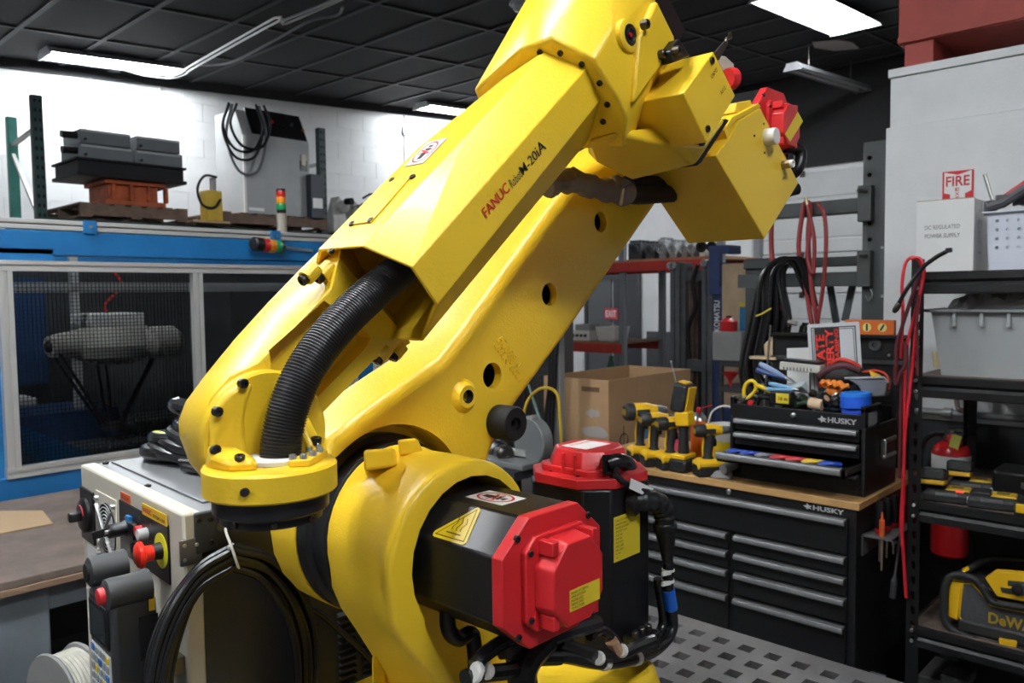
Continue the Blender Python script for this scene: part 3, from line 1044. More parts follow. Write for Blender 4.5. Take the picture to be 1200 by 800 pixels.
# encoder connector and cable with a white tag
con = part('encoder_connector', MB().hull([yp(*q, y_) for q in [(706, 533), (718, 532), (718, 555), (706, 556)] for y_ in (.765, .74)]).tube(smooth_path([yp(712, 543, .745), yp(724, 540, .735), yp(735, 543, .73), yp(737, 550, .728)], 4), .0125, 12), RUB, m1)
cpath = smooth_path([yp(722, 548, .732), yp(722, 557, .728), yp(732, 565, .722), yp(748, 572, .716), yp(764, 578, .712), yp(777, 584, .708), yp(781, 596, .706)], 6)
part('encoder_cable', MB().tube(cpath, .0052, 10), RUB, m1)
part('cable_tag', MB().prism([yp(*q, .712) for q in [(739, 560), (765, 572), (762, 584), (737, 572)]], (0, -.0012, 0)), PAPER, m1, smooth=0)
# power connector: elbow plug on the near side, running down
pc = MB()
q0 = yp(740, 588, .729)
pc.lathe(q0, (.35, -1, 0), [(.022, -.004), (.022, .008), (.018, .012)], 20)
qp = smooth_path([q0, yp(757, 586, .714), yp(771, 589, .706), yp(778, 600, .703), yp(779, 614, .703)], 6)
pc.tube(qp, [.0165 + .0012 * math.sin(i * 1.6) for i in range(len(qp))], 18)
part('power_plug', pc, BLK, m1)
q1 = yp(779, 612, .703)
part('plug_nut', MB().lathe(q1, yp(783, 668, .703) - q1, [(.0175, 0), (.0195, .003), (.0195, .014), (.0165, .020), (.010, .058), (.0085, .070)], 18), BLK, m1)
e1 = yp(783, 664, .703)
lp = smooth_path([yp(782, 655, .703), e1, yp(783, 690, .703), yp(788, 735, .703), yp(770, 760, .695), yp(738, 773, .66), yp(700, 776, .645), yp(655, 768, .64), yp(600, 770, .66)], 8)
part('power_cable', MB().tube(lp, .0092, 12), RUB, m1)
lp2 = [p + V((-.006, .014, .004)) for p in lp[14:]]
part('power_cable', MB().tube(lp2, .0085, 12), RUB, m1)
part('blue_tape', MB().tube([lp[16], lp[18], lp[20]], .0108, 14), mat('blue_tape', (.01, .12, .55), .45), m1)
for i in (9, 13):
    part('zip_tie', MB().tube([lp[i], lp[i].lerp(lp[i + 1], .9)], .0108, 12), WHITE, m1)
    part('zip_tail', MB().bar(lp[i] + V((-.012, -.012, 0)), lp[i] + V((-.03, -.008, .001)), .004, .006), WHITE, m1)
for i in (38, 46):
    part('zip_tie', MB().tube([lp[i], lp[i + 1]], .0108, 12), WHITE, m1)
# cables and plugs under the shoulder motor
part('motor_plug', MB().lathe((JX + .02, .66, JZ - .072), (0, 0, -1), [(.020, 0), (.020, .02), (.024, .022), (.024, .05), (.018, .055), (.014, .09)], 18), BLK, m2)
part('motor_plug', MB().tube(smooth_path([yp(524, 712, .72), yp(526, 738, .72), yp(538, 748, .72), yp(552, 742, .72), yp(556, 760, .72), yp(558, 790, .72)], 5), .010, 12), BLK, m2)
for path, r in (([(640, 748), (620, 770), (612, 790), (615, 812)], .018), ([(655, 770), (625, 772), (600, 785), (560, 790), (545, 795)], .010),
                ([(690, 745), (705, 738), (722, 752), (730, 768)], .007), ([(640, 750), (600, 748), (570, 765), (556, 780)], .009),
                ([(655, 752), (690, 765), (720, 768), (745, 758), (765, 750)], .009), ([(700, 730), (650, 745), (620, 760)], .011)):
    part('cable', MB().tube(smooth_path([yp(x, y, .64) for x, y in path], 6), r, 10), RUB, m2)
for q in ((558, 785), (556, 790), (570, 786), (701, 771), (728, 762)):
    p = yp(*q, .632)
    part('zip_tie', MB().lathe(p, (.7, 0, -.3), [(.0085, -.002), (.0095, 0), (.0095, .003), (.0085, .005)], 12), WHITE, m2)
part('cable_tag', MB().tube([yp(716, 750, .636), yp(724, 763, .636)], .0085, 10), mat('tan_tape', (.42, .25, .15), .6), m2)
tbk = yp(752, 752, .70)
tblk = part('terminal_block', MB().box((tbk.x, .70, tbk.z), (.055, .035, .030)), BLK, rob, bevel=.003)
for k in range(3):
    bolt(tblk, (tbk.x - .018 + k * .018, .70, tbk.z + .015), (0, 0, 1), .006, .008, DSTEEL)
# ---- elbow motor behind the connector box
exm, ezm = None, None
pe = yp(915, 147, .735)
m3 = motor_y('elbow_motor', pe.x, pe.z, .760, .95, .150, .145, False)
part('rating_label', MB().prism([yp(*q, .7125) for q in [(920, 157), (935, 131), (941, 142), (926, 166)]], (0, .0006, 0)), LABELY, m3, smooth=0)
part('motor_plug', MB().tube(smooth_path([V((pe.x + .02, .735, pe.z - .04)), yp(935, 175, .725), yp(938, 185, .722), yp(934, 198, .725), yp(925, 206, .74)], 5), .013, 12), BLK, m3)
part('cable_gland', MB().cyl(yp(922, 224, .75), yp(934, 221, .738), .013, n=14), BLK, b2)
# sensor plug and loose hook on the cable cover
part('sensor_plug', MB().lathe(yp(852, 92, .66), (.9, -.2, .1), [(.016, 0), (.018, .006), (.018, .014), (.014, .018)], 18), RED, rob)
part('grey_bracket', MB().prism([yp(*q, .67) for q in [(838, 64), (850, 66), (860, 75), (860, 92), (850, 88)]], (0, .01, 0)), mat('ivory_plastic', (.55, .50, .40), .5), rob)
hk = MB()
hk.prism([yp(*q, .62) for q in [(838, 62), (850, 48), (853, 52), (843, 70)]], (0, .004, 0))
part('cable_hook', hk.tube(smooth_path([yp(850, 52, .622), yp(852, 45, .622), yp(856, 44, .622), yp(855, 38, .622)], 4), .003, 8), DSTEEL, rob)
# ---- cloth-wrapped cable bundle at the elbow
wp_ = smooth_path([yp(640, 218, .800), yp(662, 212, .795), yp(690, 218, .790), yp(715, 224, .790), yp(732, 226, .800)], 8)
rr = [.0175 + .0022 * math.sin(i * .9) + .0012 * math.sin(i * 2.3) for i in range(len(wp_))]
rr[-1] = .022
rr[-2] = .023
CLOTH = mat('grey_wrap_cloth', (.17, .145, .125), .7, var=.12, scale=40, bump=.5, bscale=90)
cw = part('wrapped_cable', MB().tube(wp_, rr, 16), CLOTH, rob)
part('wrap_fold', MB().hull([yp(645, 212, .79), yp(672, 194, .79), yp(690, 205, .78), yp(665, 214, .77), yp(672, 200, .81)]), CLOTH, cw, bevel=.003)
part('wrap_fold', MB().hull([yp(716, 206, .79), yp(724, 204, .78), yp(742, 214, .78), yp(728, 222, .77), yp(720, 212, .81)]), CLOTH, cw, bevel=.003)
part('clamp_bolt', MB().cyl(yp(730, 221, .76), yp(727, 240, .76), .003, n=8), STEEL, cw)
part('inner_cables', MB().tube([yp(725, 226, .81), yp(750, 228, .82), yp(790, 226, .84)], .018, 12).tube([yp(735, 216, .83), yp(800, 216, .85)], .016, 10), BLKM, rob)
part('elbow_gap_shade', MB().prism([yp(*q, .872) for q in [(735, 205), (790, 190), (800, 240), (765, 236), (740, 233)]], (0, .004, 0)), HOLE, rob)  # dark sheet painting the shaded gap behind the elbow cables

# ================================================================== LEFT: CELL, RACK, PALLETS
MY = 3.9
cell = thing('robot_cell', 'blue steel machine enclosure with aluminium-framed mesh windows beside the brown bench', 'machine', (1.7, 4.6, 0))


def bxp(name, a, b, m, parent, bevel=0.0, **k):
    return part(name, MB().box2(a, b), m, parent, bevel=bevel, **k)


bxp('top_beam', (.35, MY, 1.82), (2.95, MY + .12, 1.925), BLUEP, cell, .004)
bxp('top_beam', (.35, MY + 1.7, 1.82), (2.95, MY + 1.82, 1.97), BLUEP, cell, .004)
bxp('side_beam', (.35, MY, 1.82), (.47, MY + 1.82, 1.97), BLUEP, cell, .004)
bxp('side_beam', (2.83, MY, 1.82), (2.95, MY + 1.82, 1.97), BLUEP, cell, .004)
bxp('post', (.80, MY, 0), (.985, MY + .10, 1.82), BLUEP, cell, .004)
bxp('post', (2.76, MY, 0), (2.92, MY + .10, 1.82), BLUEP, cell, .004)
bxp('post', (.35, MY + 1.7, 0), (.47, MY + 1.82, 1.82), BLUEP, cell, .004)
bxp('post', (2.80, MY + 1.7, 0), (2.92, MY + 1.82, 1.82), BLUEP, cell, .004)
bxp('sill', (.35, MY - .02, .70), (2.95, MY + .10, .868), BLUEP, cell, .004)
bxp('gusset', (.985, MY, 1.795), (1.20, MY + .06, 1.845), BLUEP, cell)
part('gusset', MB().prism([(1.06, MY + .25, .87), (1.42, MY + .25, .87), (1.06, MY + .25, 1.08)], (0, .02, 0)), BLUEP, cell)
bxp('skirt', (.35, MY + .01, 0), (2.95, MY + .05, .70), BLUEP, cell)


def profile_bar(a, b, w, d):
    """slotted aluminium profile between two points lying in the window plane (Y = const), w across, d deep"""
    a, b = Vector(a), Vector(b)
    dr = (b - a).normalized()
    s = Vector((0, 1, 0)).cross(dr)
    u = Vector((0, -1, 0))
    pr = [(-w / 2, 0), (-w / 2, d), (-w * .12, d), (-w * .12, d * .7), (w * .12, d * .7), (w * .12, d), (w / 2, d), (w / 2, 0)]
    return MB().loft([[p + s * x + u * y for x, y in pr] for p in (a, b)])


ZT, ZB = 1.792, .868
part('frame_bar', profile_bar((.975, MY, ZT - .022), (2.78, MY, ZT - .022), .045, .04), ALU, cell, smooth=0)
part('frame_bar', profile_bar((.975, MY, ZB + .022), (2.78, MY, ZB + .022), .045, .04), ALU, cell, smooth=0)
part('frame_bar', profile_bar((1.003, MY, ZB + .045), (1.003, MY, ZT - .045), .052, .04), ALU, cell, smooth=0)
part('frame_bar', profile_bar((1.835, MY, ZB + .045), (1.835, MY, ZT - .045), .048, .04), ALU, cell, smooth=0)
part('frame_bar', profile_bar((2.755, MY, ZB + .045), (2.755, MY, ZT - .045), .048, .04), ALU, cell, smooth=0)
# slotted rail along the top with two blue clips
for z in (1.937, 1.962):
    part('top_rail', MB().bar((.30, MY + .02, z + .003), (3.2, MY + .02, z + .003), .04, .019), ALU, cell, bevel=.002)
part('rail_slot', MB().bar((.30, MY + .026, 1.952), (3.2, MY + .026, 1.952), .03, .012), DSTEEL, cell)
for x in (1.356, 2.289):
    cl = bxp('rail_clip', (x - .028, MY - .012, 1.918), (x + .028, MY + .045, 1.978), BLUEP, cell, .003)
    part('clip_screw', MB().cyl((x, MY - .012, 1.95), (x, MY - .018, 1.95), .008, n=10), STEEL, cl)
GLASSM = mat('smoked_polycarbonate', (0.62, 0.64, 0.66), 0.05, trans=1.0, ior=1.05)
for x0, x1 in ((1.028, 1.812), (1.858, 2.732)):
    bxp('pane', (x0, MY + .012, ZB + .045), (x1, MY + .016, ZT - .045), GLASSM, cell)
wire = MB()
xx = 1.03
while xx < 1.81:
    wire.box2((xx, MY + .022, ZB + .045), (xx + .0028, MY + .0245, ZT - .045))
    xx += .0165
zz = ZB + .05
while zz < ZT - .05:
    wire.box2((1.028, MY + .0245, zz), (1.812, MY + .027, zz + .0028))
    zz += .0165
part('wire_mesh', wire, mat('mesh_wire_dark', (.02, .02, .022), .5, .3), cell, smooth=0, kind='stuff')
# dark lining of the cell
LIN = mat('cell_lining', (.03, .032, .034), .7, var=.2, scale=5)
bxp('back_panel', (.40, MY + 1.66, .0), (2.9, MY + 1.69, 1.84), LIN, cell)
bxp('side_panel', (2.88, MY + .12, .0), (2.90, MY + 1.7, 1.84), LIN, cell)
bxp('deck', (.40, MY + .12, .82), (2.88, MY + 1.66, .86), LIN, cell)
bxp('inner_rail', (1.02, MY + .5, 1.66), (2.85, MY + .54, 1.71), mat('dull_alu', (.35, .35, .34), .5, .4), cell)
bxp('inner_post', (1.56, MY + .9, .86), (1.60, MY + .94, 1.86), MATS['dull_alu'], cell)
bxp('inner_panel', (1.05, MY + 1.2, 1.15), (1.52, MY + 1.24, 1.75), mat('navy_lining', (.006, .03, .09), .5), cell)
bxp('inner_cabinet', (1.05, MY + .8, .86), (1.75, MY + 1.3, 1.02), MATS['navy_lining'], cell, .005)
bxp('inner_shelf', (1.03, MY + .45, 1.11), (1.24, MY + .7, 1.15), MATS['dull_alu'], cell, .004)
bxp('orange_box', (1.98, MY + .5, .95), (2.05, MY + .6, 1.05), mat('orange_box', (.35, .12, .02), .6), cell)
# parallel-link robot hanging in the cell
dl = thing('delta_robot', 'off-white parallel-link robot hanging behind the wire mesh window', 'robot', (1.62, MY + .75, .92))
IV = mat('ivory_cast', (.30, .285, .25), .5, var=.08)
DX, DY, DZ = 1.66, MY + .62, 1.40
part('body', MB().lathe((DX, DY, DZ - .02), (0, 0, 1), [(.10, -.10), (.20, -.06), (.22, .0), (.20, .06), (.17, .10)], 24), IV, dl)
part('top_plate', MB().box2((DX - .14, DY - .10, DZ + .08), (DX + .14, DY + .2, DZ + .15)), mat('white_cast', (.55, .55, .52), .5), dl, bevel=.01)
for i, (a, l) in enumerate(((200, .30), (-20, .22), (90, .28))):
    r_ = math.radians(a)
    d = Vector((math.cos(r_), math.sin(r_) * .6, 0))
    arm_ = part('upper_arm', MB().tube([Vector((DX, DY, DZ)) + d * .12, Vector((DX, DY, DZ - .01)) + d * (l + .05)], [.085, .055], 14), IV, dl, bevel=.004)
    e = Vector((DX, DY, DZ - .01)) + d * (l + .04)
    part('joint_cap', MB().ball(e, .035, n=12, rings=6), BLK, arm_)
    for s in (-1, 1):
        o = Vector((-d.y, d.x, 0)) * (.04 * s)
        part('rod', MB().cyl(e + o, Vector((DX - .02, DY, .96)) + o * .6 + d * .05, .009, n=8), BLK, dl)
part('motor_pod', MB().lathe((DX + .16, DY - .16, DZ - .01), (1, .05, 0), [(.05, -.06), (.085, -.02), (.085, .10), (.05, .14)], 18), IV, dl)
part('tool_plate', MB().cyl((DX - .02, DY, .925), (DX - .02, DY, .965), .05, n=16), DSTEEL, dl)
part('red_airline', MB().tube(smooth_path([(DX - .02, DY, DZ + .15), (DX - .02, DY + .02, 1.60), (DX + .1, DY + .1, 1.70), (DX + .08, DY + .2, 1.80)], 5), .008, 6), mat('red_hose_dim', (.4, .03, .02), .5), dl)
# stack lights
SR = mat('lens_red', (.55, .02, .015), .25, coat=.3)
SA = mat('lens_amber', (.75, .24, .01), .25, coat=.3)
SG = mat('lens_green', (.01, .30, .09), .25, coat=.3)


def stack_light(base, d, name, label, pole, lens, r, post_r, m_pole):
    base, d = Vector(base), Vector(d).normalized()
    t = thing(name, label, 'stack light', base)
    part('pole', MB().lathe(base, d, [(post_r, 0), (post_r, pole)], 14), m_pole, t)
    q = base + d * pole
    part('collar', MB().lathe(q, d, [(r * .9, 0), (r, .01), (r, .02)], 18), BLK, t)
    q = q + d * .02
    for m in (SG, SA, SR):
        part('lens', MB().lathe(q, d, [(r * .97, 0), (r, .002), (r, lens - .003), (r * .97, lens)], 20), m, t)
        q = q + d * lens
    part('cap', MB().lathe(q, d, [(r, 0), (r, lens * (1.2 if abs(d.z) < .5 else .3)), (r * .8, lens * (1.35 if abs(d.z) < .5 else .4))], 20), BLK, t)
    return t


b = ay(330, 256, MY + .06)
stack_light((b.x, MY + .06, 1.975), (0, 0, 1), 'stack_light', 'upright red amber green stack light on the enclosure rail', .105, .034, .026, .027, mat('tan_pole', (.35, .31, .25), .5))
b = ay(366, 294, MY + .001)
e_ = ay(326, 288, MY - .05)
stack_light(b, (ay(283, 284, MY - .10) - b), 'stack_light', 'toppled red amber green stack light lying sideways on thin metal pole', (e_ - b).length * .90, .040, .036, .009, STEEL)

# ---- pallet rack behind the cell
RGRN = mat('rack_dark_green', (.018, .045, .042), .5, var=.1)
RTEAL = mat('rack_teal', (.06, .26, .22), .5, var=.1)
rk = thing('pallet_rack', 'dark green pallet rack against the white block wall', 'pallet rack', (3.5, 7.75, 0))


def perforated_post(x, y, z0, z1, w, d, m, parent, holes=True):
    p = part('upright', MB().box2((x - w / 2, y - d / 2, z0), (x + w / 2, y + d / 2, z1)), m, parent, bevel=.004)
    if holes:
        h = MB()
        z = z1 - .06
        while z > 1.9:
            for s in (-1, 1):
                h.box2((x + s * w * .22 - .009, y - d / 2 - .0015, z), (x + s * w * .22 + .009, y - d / 2 + .001, z + .028))
            z -= .075
        part('slots', h, HOLE, p, kind='stuff')
    return p


YF, YB = 7.2, 8.3
for x, zz_ in ((2.14, 3.25), (4.78, 3.36)):
    perforated_post(x, YF, 0, zz_, .08, .07, RGRN, rk)
    perforated_post(x + .12, YB, 0, zz_ + .02, .08, .07, RTEAL if x < 3 else RGRN, rk, False)
    for z in (1.2, 2.2, 3.0):
        part('brace', MB().bar((x, YF + .036, z), (x + .12, YB - .036, z + (.0 if z < 2.5 else .02)), .03, .03), mat('galvanised', (.40, .40, .38), .5, .6), rk)
    part('brace', MB().bar((x, YF, 2.25), (x + .12, YB, 2.95), .03, .03), MATS['galvanised'], rk)
for y in (YF, YB):
    part('beam', MB().bar((2.18, y, 2.235), (4.76, y, 2.235), .05, .11), RGRN, rk, bevel=.004)
for i in range(7):
    x = 2.45 + i * .33
    part('deck_slat', MB().box2((x, YF + .03, 2.29), (x + .20, YB - .03, 2.31)), mat('pallet_wood', (.13, .085, .06), .8, var=.25, scale=12), rk)


def pallet(x0, x1, y0, y1, z, label):
    t = thing('wooden_pallet', label, 'pallet', ((x0 + x1) / 2, (y0 + y1) / 2, z))
    PW = MATS['pallet_wood']
    for y in (y0, (y0 + y1) / 2 - .02, y1 - .04):
        part('stringer', MB().box2((x0, y, z + .016), (x1, y + .04, z + .104)), PW, t)
    n = 7
    for i in range(n):
        x = x0 + (x1 - x0 - .09) * i / (n - 1)
        part('deck_board', MB().box2((x, y0, z + .104), (x + .09, y1, z + .12)), PW, t)
    for i in (0, 3, 6):
        x = x0 + (x1 - x0 - .09) * i / (n - 1)
        part('bottom_board', MB().box2((x, y0, z), (x + .09, y1, z + .016)), PW, t)
    return t


pz = 2.31
xa, xb = ay(92, 250, YF).x, ay(217, 250, YF).x
pallet(xa, xb, YF - .05, YB - .1, pz, 'worn wooden pallet under orange casting and black tray')
# orange casting
og = MB().box2((xa + .22, YF + .0, pz + .12), (xb - .17, YF + .5, pz + .165)).box2((xa + .26, YF + .05, pz + .165), (xb - .22, YF + .5, pz + .30)).box2((xa + .22, YF + .0, pz + .30), (xb - .17, YF + .5, pz + .335))
for k in range(4):
    og.box2((xa + .28 + k * .15, YF + .01, pz + .165), (xa + .31 + k * .15, YF + .06, pz + .30))
single('orange_casting', og, mat('rusty_orange', (.34, .07, .02), .65, var=.3, scale=9), 'rusty orange ribbed casting on wooden pallet below the black tray', 'casting', bevel=.006)
# black tray and four grey units
tz = pz + .337
single('black_tray', MB().box2((xa - .02, YF - .06, tz), (xb + .0, YF + .55, tz + .03)).box2((xa + .0, YF - .04, tz + .03), (xb - .02, YF + .52, tz + .13)).box2((xa - .02, YF - .06, tz + .13), (xb + .0, YF + .55, tz + .15)), BLKM,
       'black flat tray carrying four grey instrument boxes', 'tray', bevel=.004)
GU = mat('instrument_grey', (.13, .14, .15), .5, var=.06)
xm = (xa + xb) / 2
k = 0
for (x0, x1, nm) in ((xa + .04, xm - .01, 'beside the cable end'), (xm + .04, xb - .03, 'away from the cable end')):
    for lev in (0, 1):
        z = tz + .15 + lev * .125
        t = thing('instrument_box', 'flat grey instrument box, %s of the pair %s on black tray' % ('upper' if lev else 'lower', nm), 'equipment box', ((x0 + x1) / 2, YF + .2, z), 'grey instrument boxes')
        part('case', MB().box2((x0 - .02 * (1 - lev), YF - .01, z), (x1 + .02 * (1 - lev), YF + .42, z + .118)), GU, t, bevel=.008)
        part('lid_strip', MB().box2((x0, YF - .014, z + .095), (x1, YF - .006, z + .112)), mat('pale_strip', (.35, .36, .36), .5), t)
        part('foot', MB().cyl((x0 + .03, YF - .01, z + .03), (x0 + .03, YF - .03, z + .03), .012, n=8), BLK, t)
        if x0 < xm - .1:
            part('plug', MB().cyl((x0 - .02, YF + .03, z + .06), (x0 - .14, YF + .02, z + .055), .03, n=10), BLK, t)
# second pallet with an old cabinet
xc0, xc1 = ay(262, 250, YF).x, ay(372, 255, YF).x
pallet(xc0 - .06, xc1 + .05, YF - .10, YB - .2, pz, 'wooden pallet under the tall grey control cabinet')
cz0 = pz + .12
cab = thing('control_cabinet', 'old grey control cabinet with black sloped panel and looped cables on pallet', 'cabinet', ((xc0 + xc1) / 2, YF + .3, cz0))
CG = mat('cabinet_grey', (.36, .37, .37), .5, var=.06, scale=4)
x0, x1 = ay(287, 240, YF - .05).x, ay(364, 245, YF - .05).x
y0, y1 = YF - .05, YF + .50
ztp = ay(283, 126, YF).z
zmid = ay(290, 160, YF).z
part('body', MB().prism([(x0, y0, cz0), (x0, y1, cz0), (x0, y1, ztp), (x0, y0 + .14, ztp), (x0, y0, zmid)], (x1 - x0, 0, 0)), CG, cab, bevel=.006)
slope = Vector((0, .14, ztp - zmid)).normalized()
sn = Vector((0, -slope.z, slope.y))
pb = Vector((x0 + .10, y0, zmid)) + slope * .03 + sn * .003
part('operator_panel', MB().prism([pb, pb + V((x1 - x0 - .12, 0, 0)), pb + V((x1 - x0 - .12, 0, 0)) + slope * .30, pb + slope * .30], sn * .012), BLK, cab)
for i in range(5):
    p = pb + V((.15 + i * .11, 0, 0)) + slope * (.12 + .05 * (i % 2)) + sn * .012
    part('knob', MB().lathe(p, sn, [(.016, 0), (.014, .015), (0, .015)], 12), (BLK, RED, BLK, STEEL, MATS['orange_box'])[i], cab)
part('edge_trim', MB().box2((x0 - .004, y0 - .008, cz0), (x0 + .02, y0 + .01, zmid)), WHITE, cab)
part('door_handle', MB().box2((x1 - .10, y0 - .02, ay(352, 188, YF).z - .06), (x1 - .05, y0, ay(352, 188, YF).z + .05)), mat('pale_lock', (.55, .52, .42), .5), cab, bevel=.004)
part('meter', MB().box2((x1 - .11, y0 - .008, ay(352, 195, YF).z - .05), (x1 - .03, y0, ay(352, 195, YF).z + .05)), BLK, cab)
part('nameplate', MB().box2((x0 + .04, y0 - .005, cz0 + .03), (x0 + .20, y0, cz0 + .06)), PAPER, cab)
for cx, wdt, drop, yy in ((.0, .30, .42, -.03), (.02, .24, .62, -.05), (-.03, .26, .5, -.08), (.04, .20, .40, -.10)):
    c0 = Vector((x0 + .13 + cx, y0 + yy, ztp + .02))
    pth_ = smooth_path([c0, c0 + V((.06, -.01, -drop * .45)), c0 + V((-.04, -.02, -drop)), c0 + V((-.22, .02, -drop * 1.02)), c0 + V((-.28, .12, -drop * .5)), c0 + V((-.22, .10, 0))], 6)
    part('cable', MB().tube(pth_, .013, 7), BLKM if cx != .02 else mat('grey_cable', (.12, .12, .13), .5), cab)
# yellow box and its dark pump
xq = ay(250, 240, YF)
yb_ = thing('yellow_pump_box', 'yellow box with dark hose loop beside the grey control cabinet', 'pump', (xq.x, YF, pz + .02))
bx0, bx1 = ay(241, 240, YF - .1).x, ay(260, 240, YF - .1).x
part('case', MB().box2((bx0, YF - .12, pz + .02), (bx1, YF + .02, pz + .30)), mat('yellow_box', (.60, .40, .04), .6, var=.1), yb_, bevel=.01)
part('fitting', MB().cyl((bx0 + .10, YF - .05, pz + .30), (bx0 + .10, YF - .05, pz + .42), .03, n=10), GREYP, yb_)
part('hose', MB().tube(smooth_path([(bx0 + .10, YF - .13, pz + .42), (bx0 - .02, YF - .14, pz + .42), (bx0 - .09, YF - .14, pz + .30), (bx0 - .05, YF - .14, pz + .16), (bx0 + .06, YF - .14, pz + .14), (bx0 + .13, YF - .13, pz + .22)], 6), .012, 7), BLKM, yb_)
single('plank', MB().box2((bx0 - .15, YF - .15, pz), (bx1 + .05, YF + .05, pz + .02)), mat('pale_wood', (.45, .30, .16), .7, var=.15), 'pale plank on the rack under the yellow pump box', 'plank')
# shrink-wrapped pale castings on the far bay
WRAP = mat('pale_cast_wrap', (.50, .49, .46), .55, var=.15, scale=9)
for i, (a, b_, hh, lab) in enumerate(((388, 412, .40, 'pale robot wrist casting beside the dark green rack upright'), (408, 430, .36, 'pale robot wrist casting between two others, black cap toward wall'), (426, 447, .38, 'pale robot wrist casting with loose black cable on top'))):
    p0, p1 = ay(a + 1.5, 262, YF), ay(b_ - 2.5, 262, YF)
    t = thing('wrist_casting', lab, 'casting', ((p0.x + p1.x) / 2, YF + .1, 2.29), 'pale wrist castings')
    cxx = (p0.x + p1.x) / 2
    part('body', MB().hull([(p0.x, YF - .02, 2.29), (p1.x, YF - .02, 2.29), (p1.x, YF + .2, 2.29), (p0.x, YF + .2, 2.29), (p0.x + .02, YF, 2.29 + hh * .8), (cxx, YF, 2.29 + hh), (p1.x - .03, YF + .05, 2.29 + hh * .75), (cxx, YF + .18, 2.29 + hh)]), WRAP, t, bevel=.02, seg=3)
    part('shoulder', MB().ball((cxx, YF - .05, 2.29 + hh * .70), .075, (1.0, .8, .9)), WRAP, t)
    part('black_cap', MB().cyl((cxx + .0, YF - .10, 2.29 + hh * .82), (cxx + .02, YF - .18, 2.29 + hh * .82), .035, n=12), BLK, t)
part('cable', MB().tube(smooth_path([(cxx - .15, YF - .05, 2.68), (cxx, YF, 2.74), (cxx + .12, YF, 2.70), (cxx + .1, YF - .1, 2.66)], 5), .012, 6), BLKM, t)
single('rack_deck', MB().box2((4.86, YF - .1, 2.18), (6.6, YB - .05, 2.288)), RGRN, 'dark green rack deck under the pale wrist castings', 'shelf')
dk = thing('drop_box', 'small dark switch box hanging on rack upright with white tag', 'switch box', (4.62, YF - .05, 2.45))
part('case', MB().box2((4.56, YF - .14, 2.42), (4.72, YF - .05, 2.86)), mat('slate_box', (.03, .04, .055), .5), dk, bevel=.006)
part('tag', MB().box2((4.58, YF - .145, 2.52), (4.69, YF - .139, 2.62)), PAPER, dk)
# conduits on ceiling and wall
CON = mat('conduit_grey', (.42, .42, .42), .4, .5)
cz_ = lambda p, d=.05: Vector((p.x, p.y, ceil_z(p.x) - d))
A_ = under(320, 20, .06)
B_ = under(188, 88, .06)
C_ = under(400, -2, .06)
single('conduit', MB().tube(smooth_path([under(212, 86, .07), under(225, 76, .07), under(322, 21, .07)], 6) + smooth_path([under(330, 20, .09), under(334, 23, .09), under(420, -12, .09)], 4), .011, 8), CON, 'thin steel conduit with a kink running along dark ceiling tiles', 'conduit')
single('conduit', MB().tube(smooth_path([under(140, 80, .08), under(170, 88, .08), under(200, 91, .08), under(218, 86, .08), under(228, 79, .08), under(324, 26, .08), under(336, 27, .08), under(430, -14, .08)], 6), .011, 8), CON, 'steel conduit bending from the ceiling light by the block wall', 'conduit')
single('ceiling_cable', MB().tube(smooth_path([under(230, 76, .02), under(270, 73, .1), under(320, 48, .06), (under(365, 24, .04)), under(395, 18, .05), under(402, 8, .04)], 6), .012, 6), mat('grey_ceiling_cable', (.16, .16, .17), .6), 'loose grey cable drooping along the dark ceiling strips', 'cable')
for k, (x, z1_, lab) in enumerate(((104, 200, 'thin white cable running down block wall above teal upright'), (187, 190, 'thin white cable running down block wall beside grey boxes'))):
    p0 = ay(x, 92, YMAX - .02)
    p1 = ay(x - 2, z1_, YMAX - .02)
    single('wall_cable', MB().tube(smooth_path([p0 + V((.30, -.02, .12)), p0 + V((.05, 0, .06)), p0 + V((0, 0, -.12)), p1 + V((0, 0, .3)), p1], 5), .011, 6), mat('white_cable', (.6, .6, .6), .5), lab, 'cable')
single('wall_conduit', MB().cyl(ay(474, 131, YMAX - .02), ay(474, 176, YMAX - .02), .012, n=8).box(ay(475, 153, YMAX - .03), (.09, .05, .12)).cyl(ay(474, 176, YMAX - .02), ay(474, 230, YMAX - .02), .010, n=8), CON, 'grey conduit with small junction box on the white block wall', 'conduit')

# ================================================================== LEFT FRONT BENCH
bn = thing('work_bench', 'brown-topped steel bench in front of the blue enclosure', 'bench', (.7, 3.25, 0))
BT = mat('worn_brown_top', (.15, .115, .095), .55, var=.3, scale=5, bump=.2)
bxp('bench_top', (-.6, 2.735, .755), (1.9, 3.86, .78), BT, bn, .003)
bxp('bench_edge', (-.6, 2.725, .735), (1.9, 2.76, .755), mat('bench_edge_wood', (.22, .14, .09), .6), bn, .002)
BG = mat('bench_grey_blue', (.13, .15, .165), .5, var=.15, scale=6)
bxp('apron', (-.6, 2.80, .64), (1.9, 2.84, .735), BG, bn)
bxp('leg', (.55, 2.78, 0), (.80, 3.0, .735), BG, bn, .006)
bxp('leg', (1.65, 2.78, 0), (1.85, 3.0, .735), BG, bn, .006)
bxp('leg', (-.5, 2.78, 0), (-.3, 3.0, .735), BG, bn, .006)
bxp('back_rail', (-.6, 3.5, .55), (1.9, 3.54, .735), BG, bn)
bxp('lower_shelf', (-.5, 2.85, .14), (1.85, 3.75, .18), mat('shelf_dark', (.03, .028, .026), .8), bn)  # one even dark brown for the shelf and back board
bxp('back_board', (-.5, 3.72, .18), (1.85, 3.74, .735), MATS['shelf_dark'], bn)
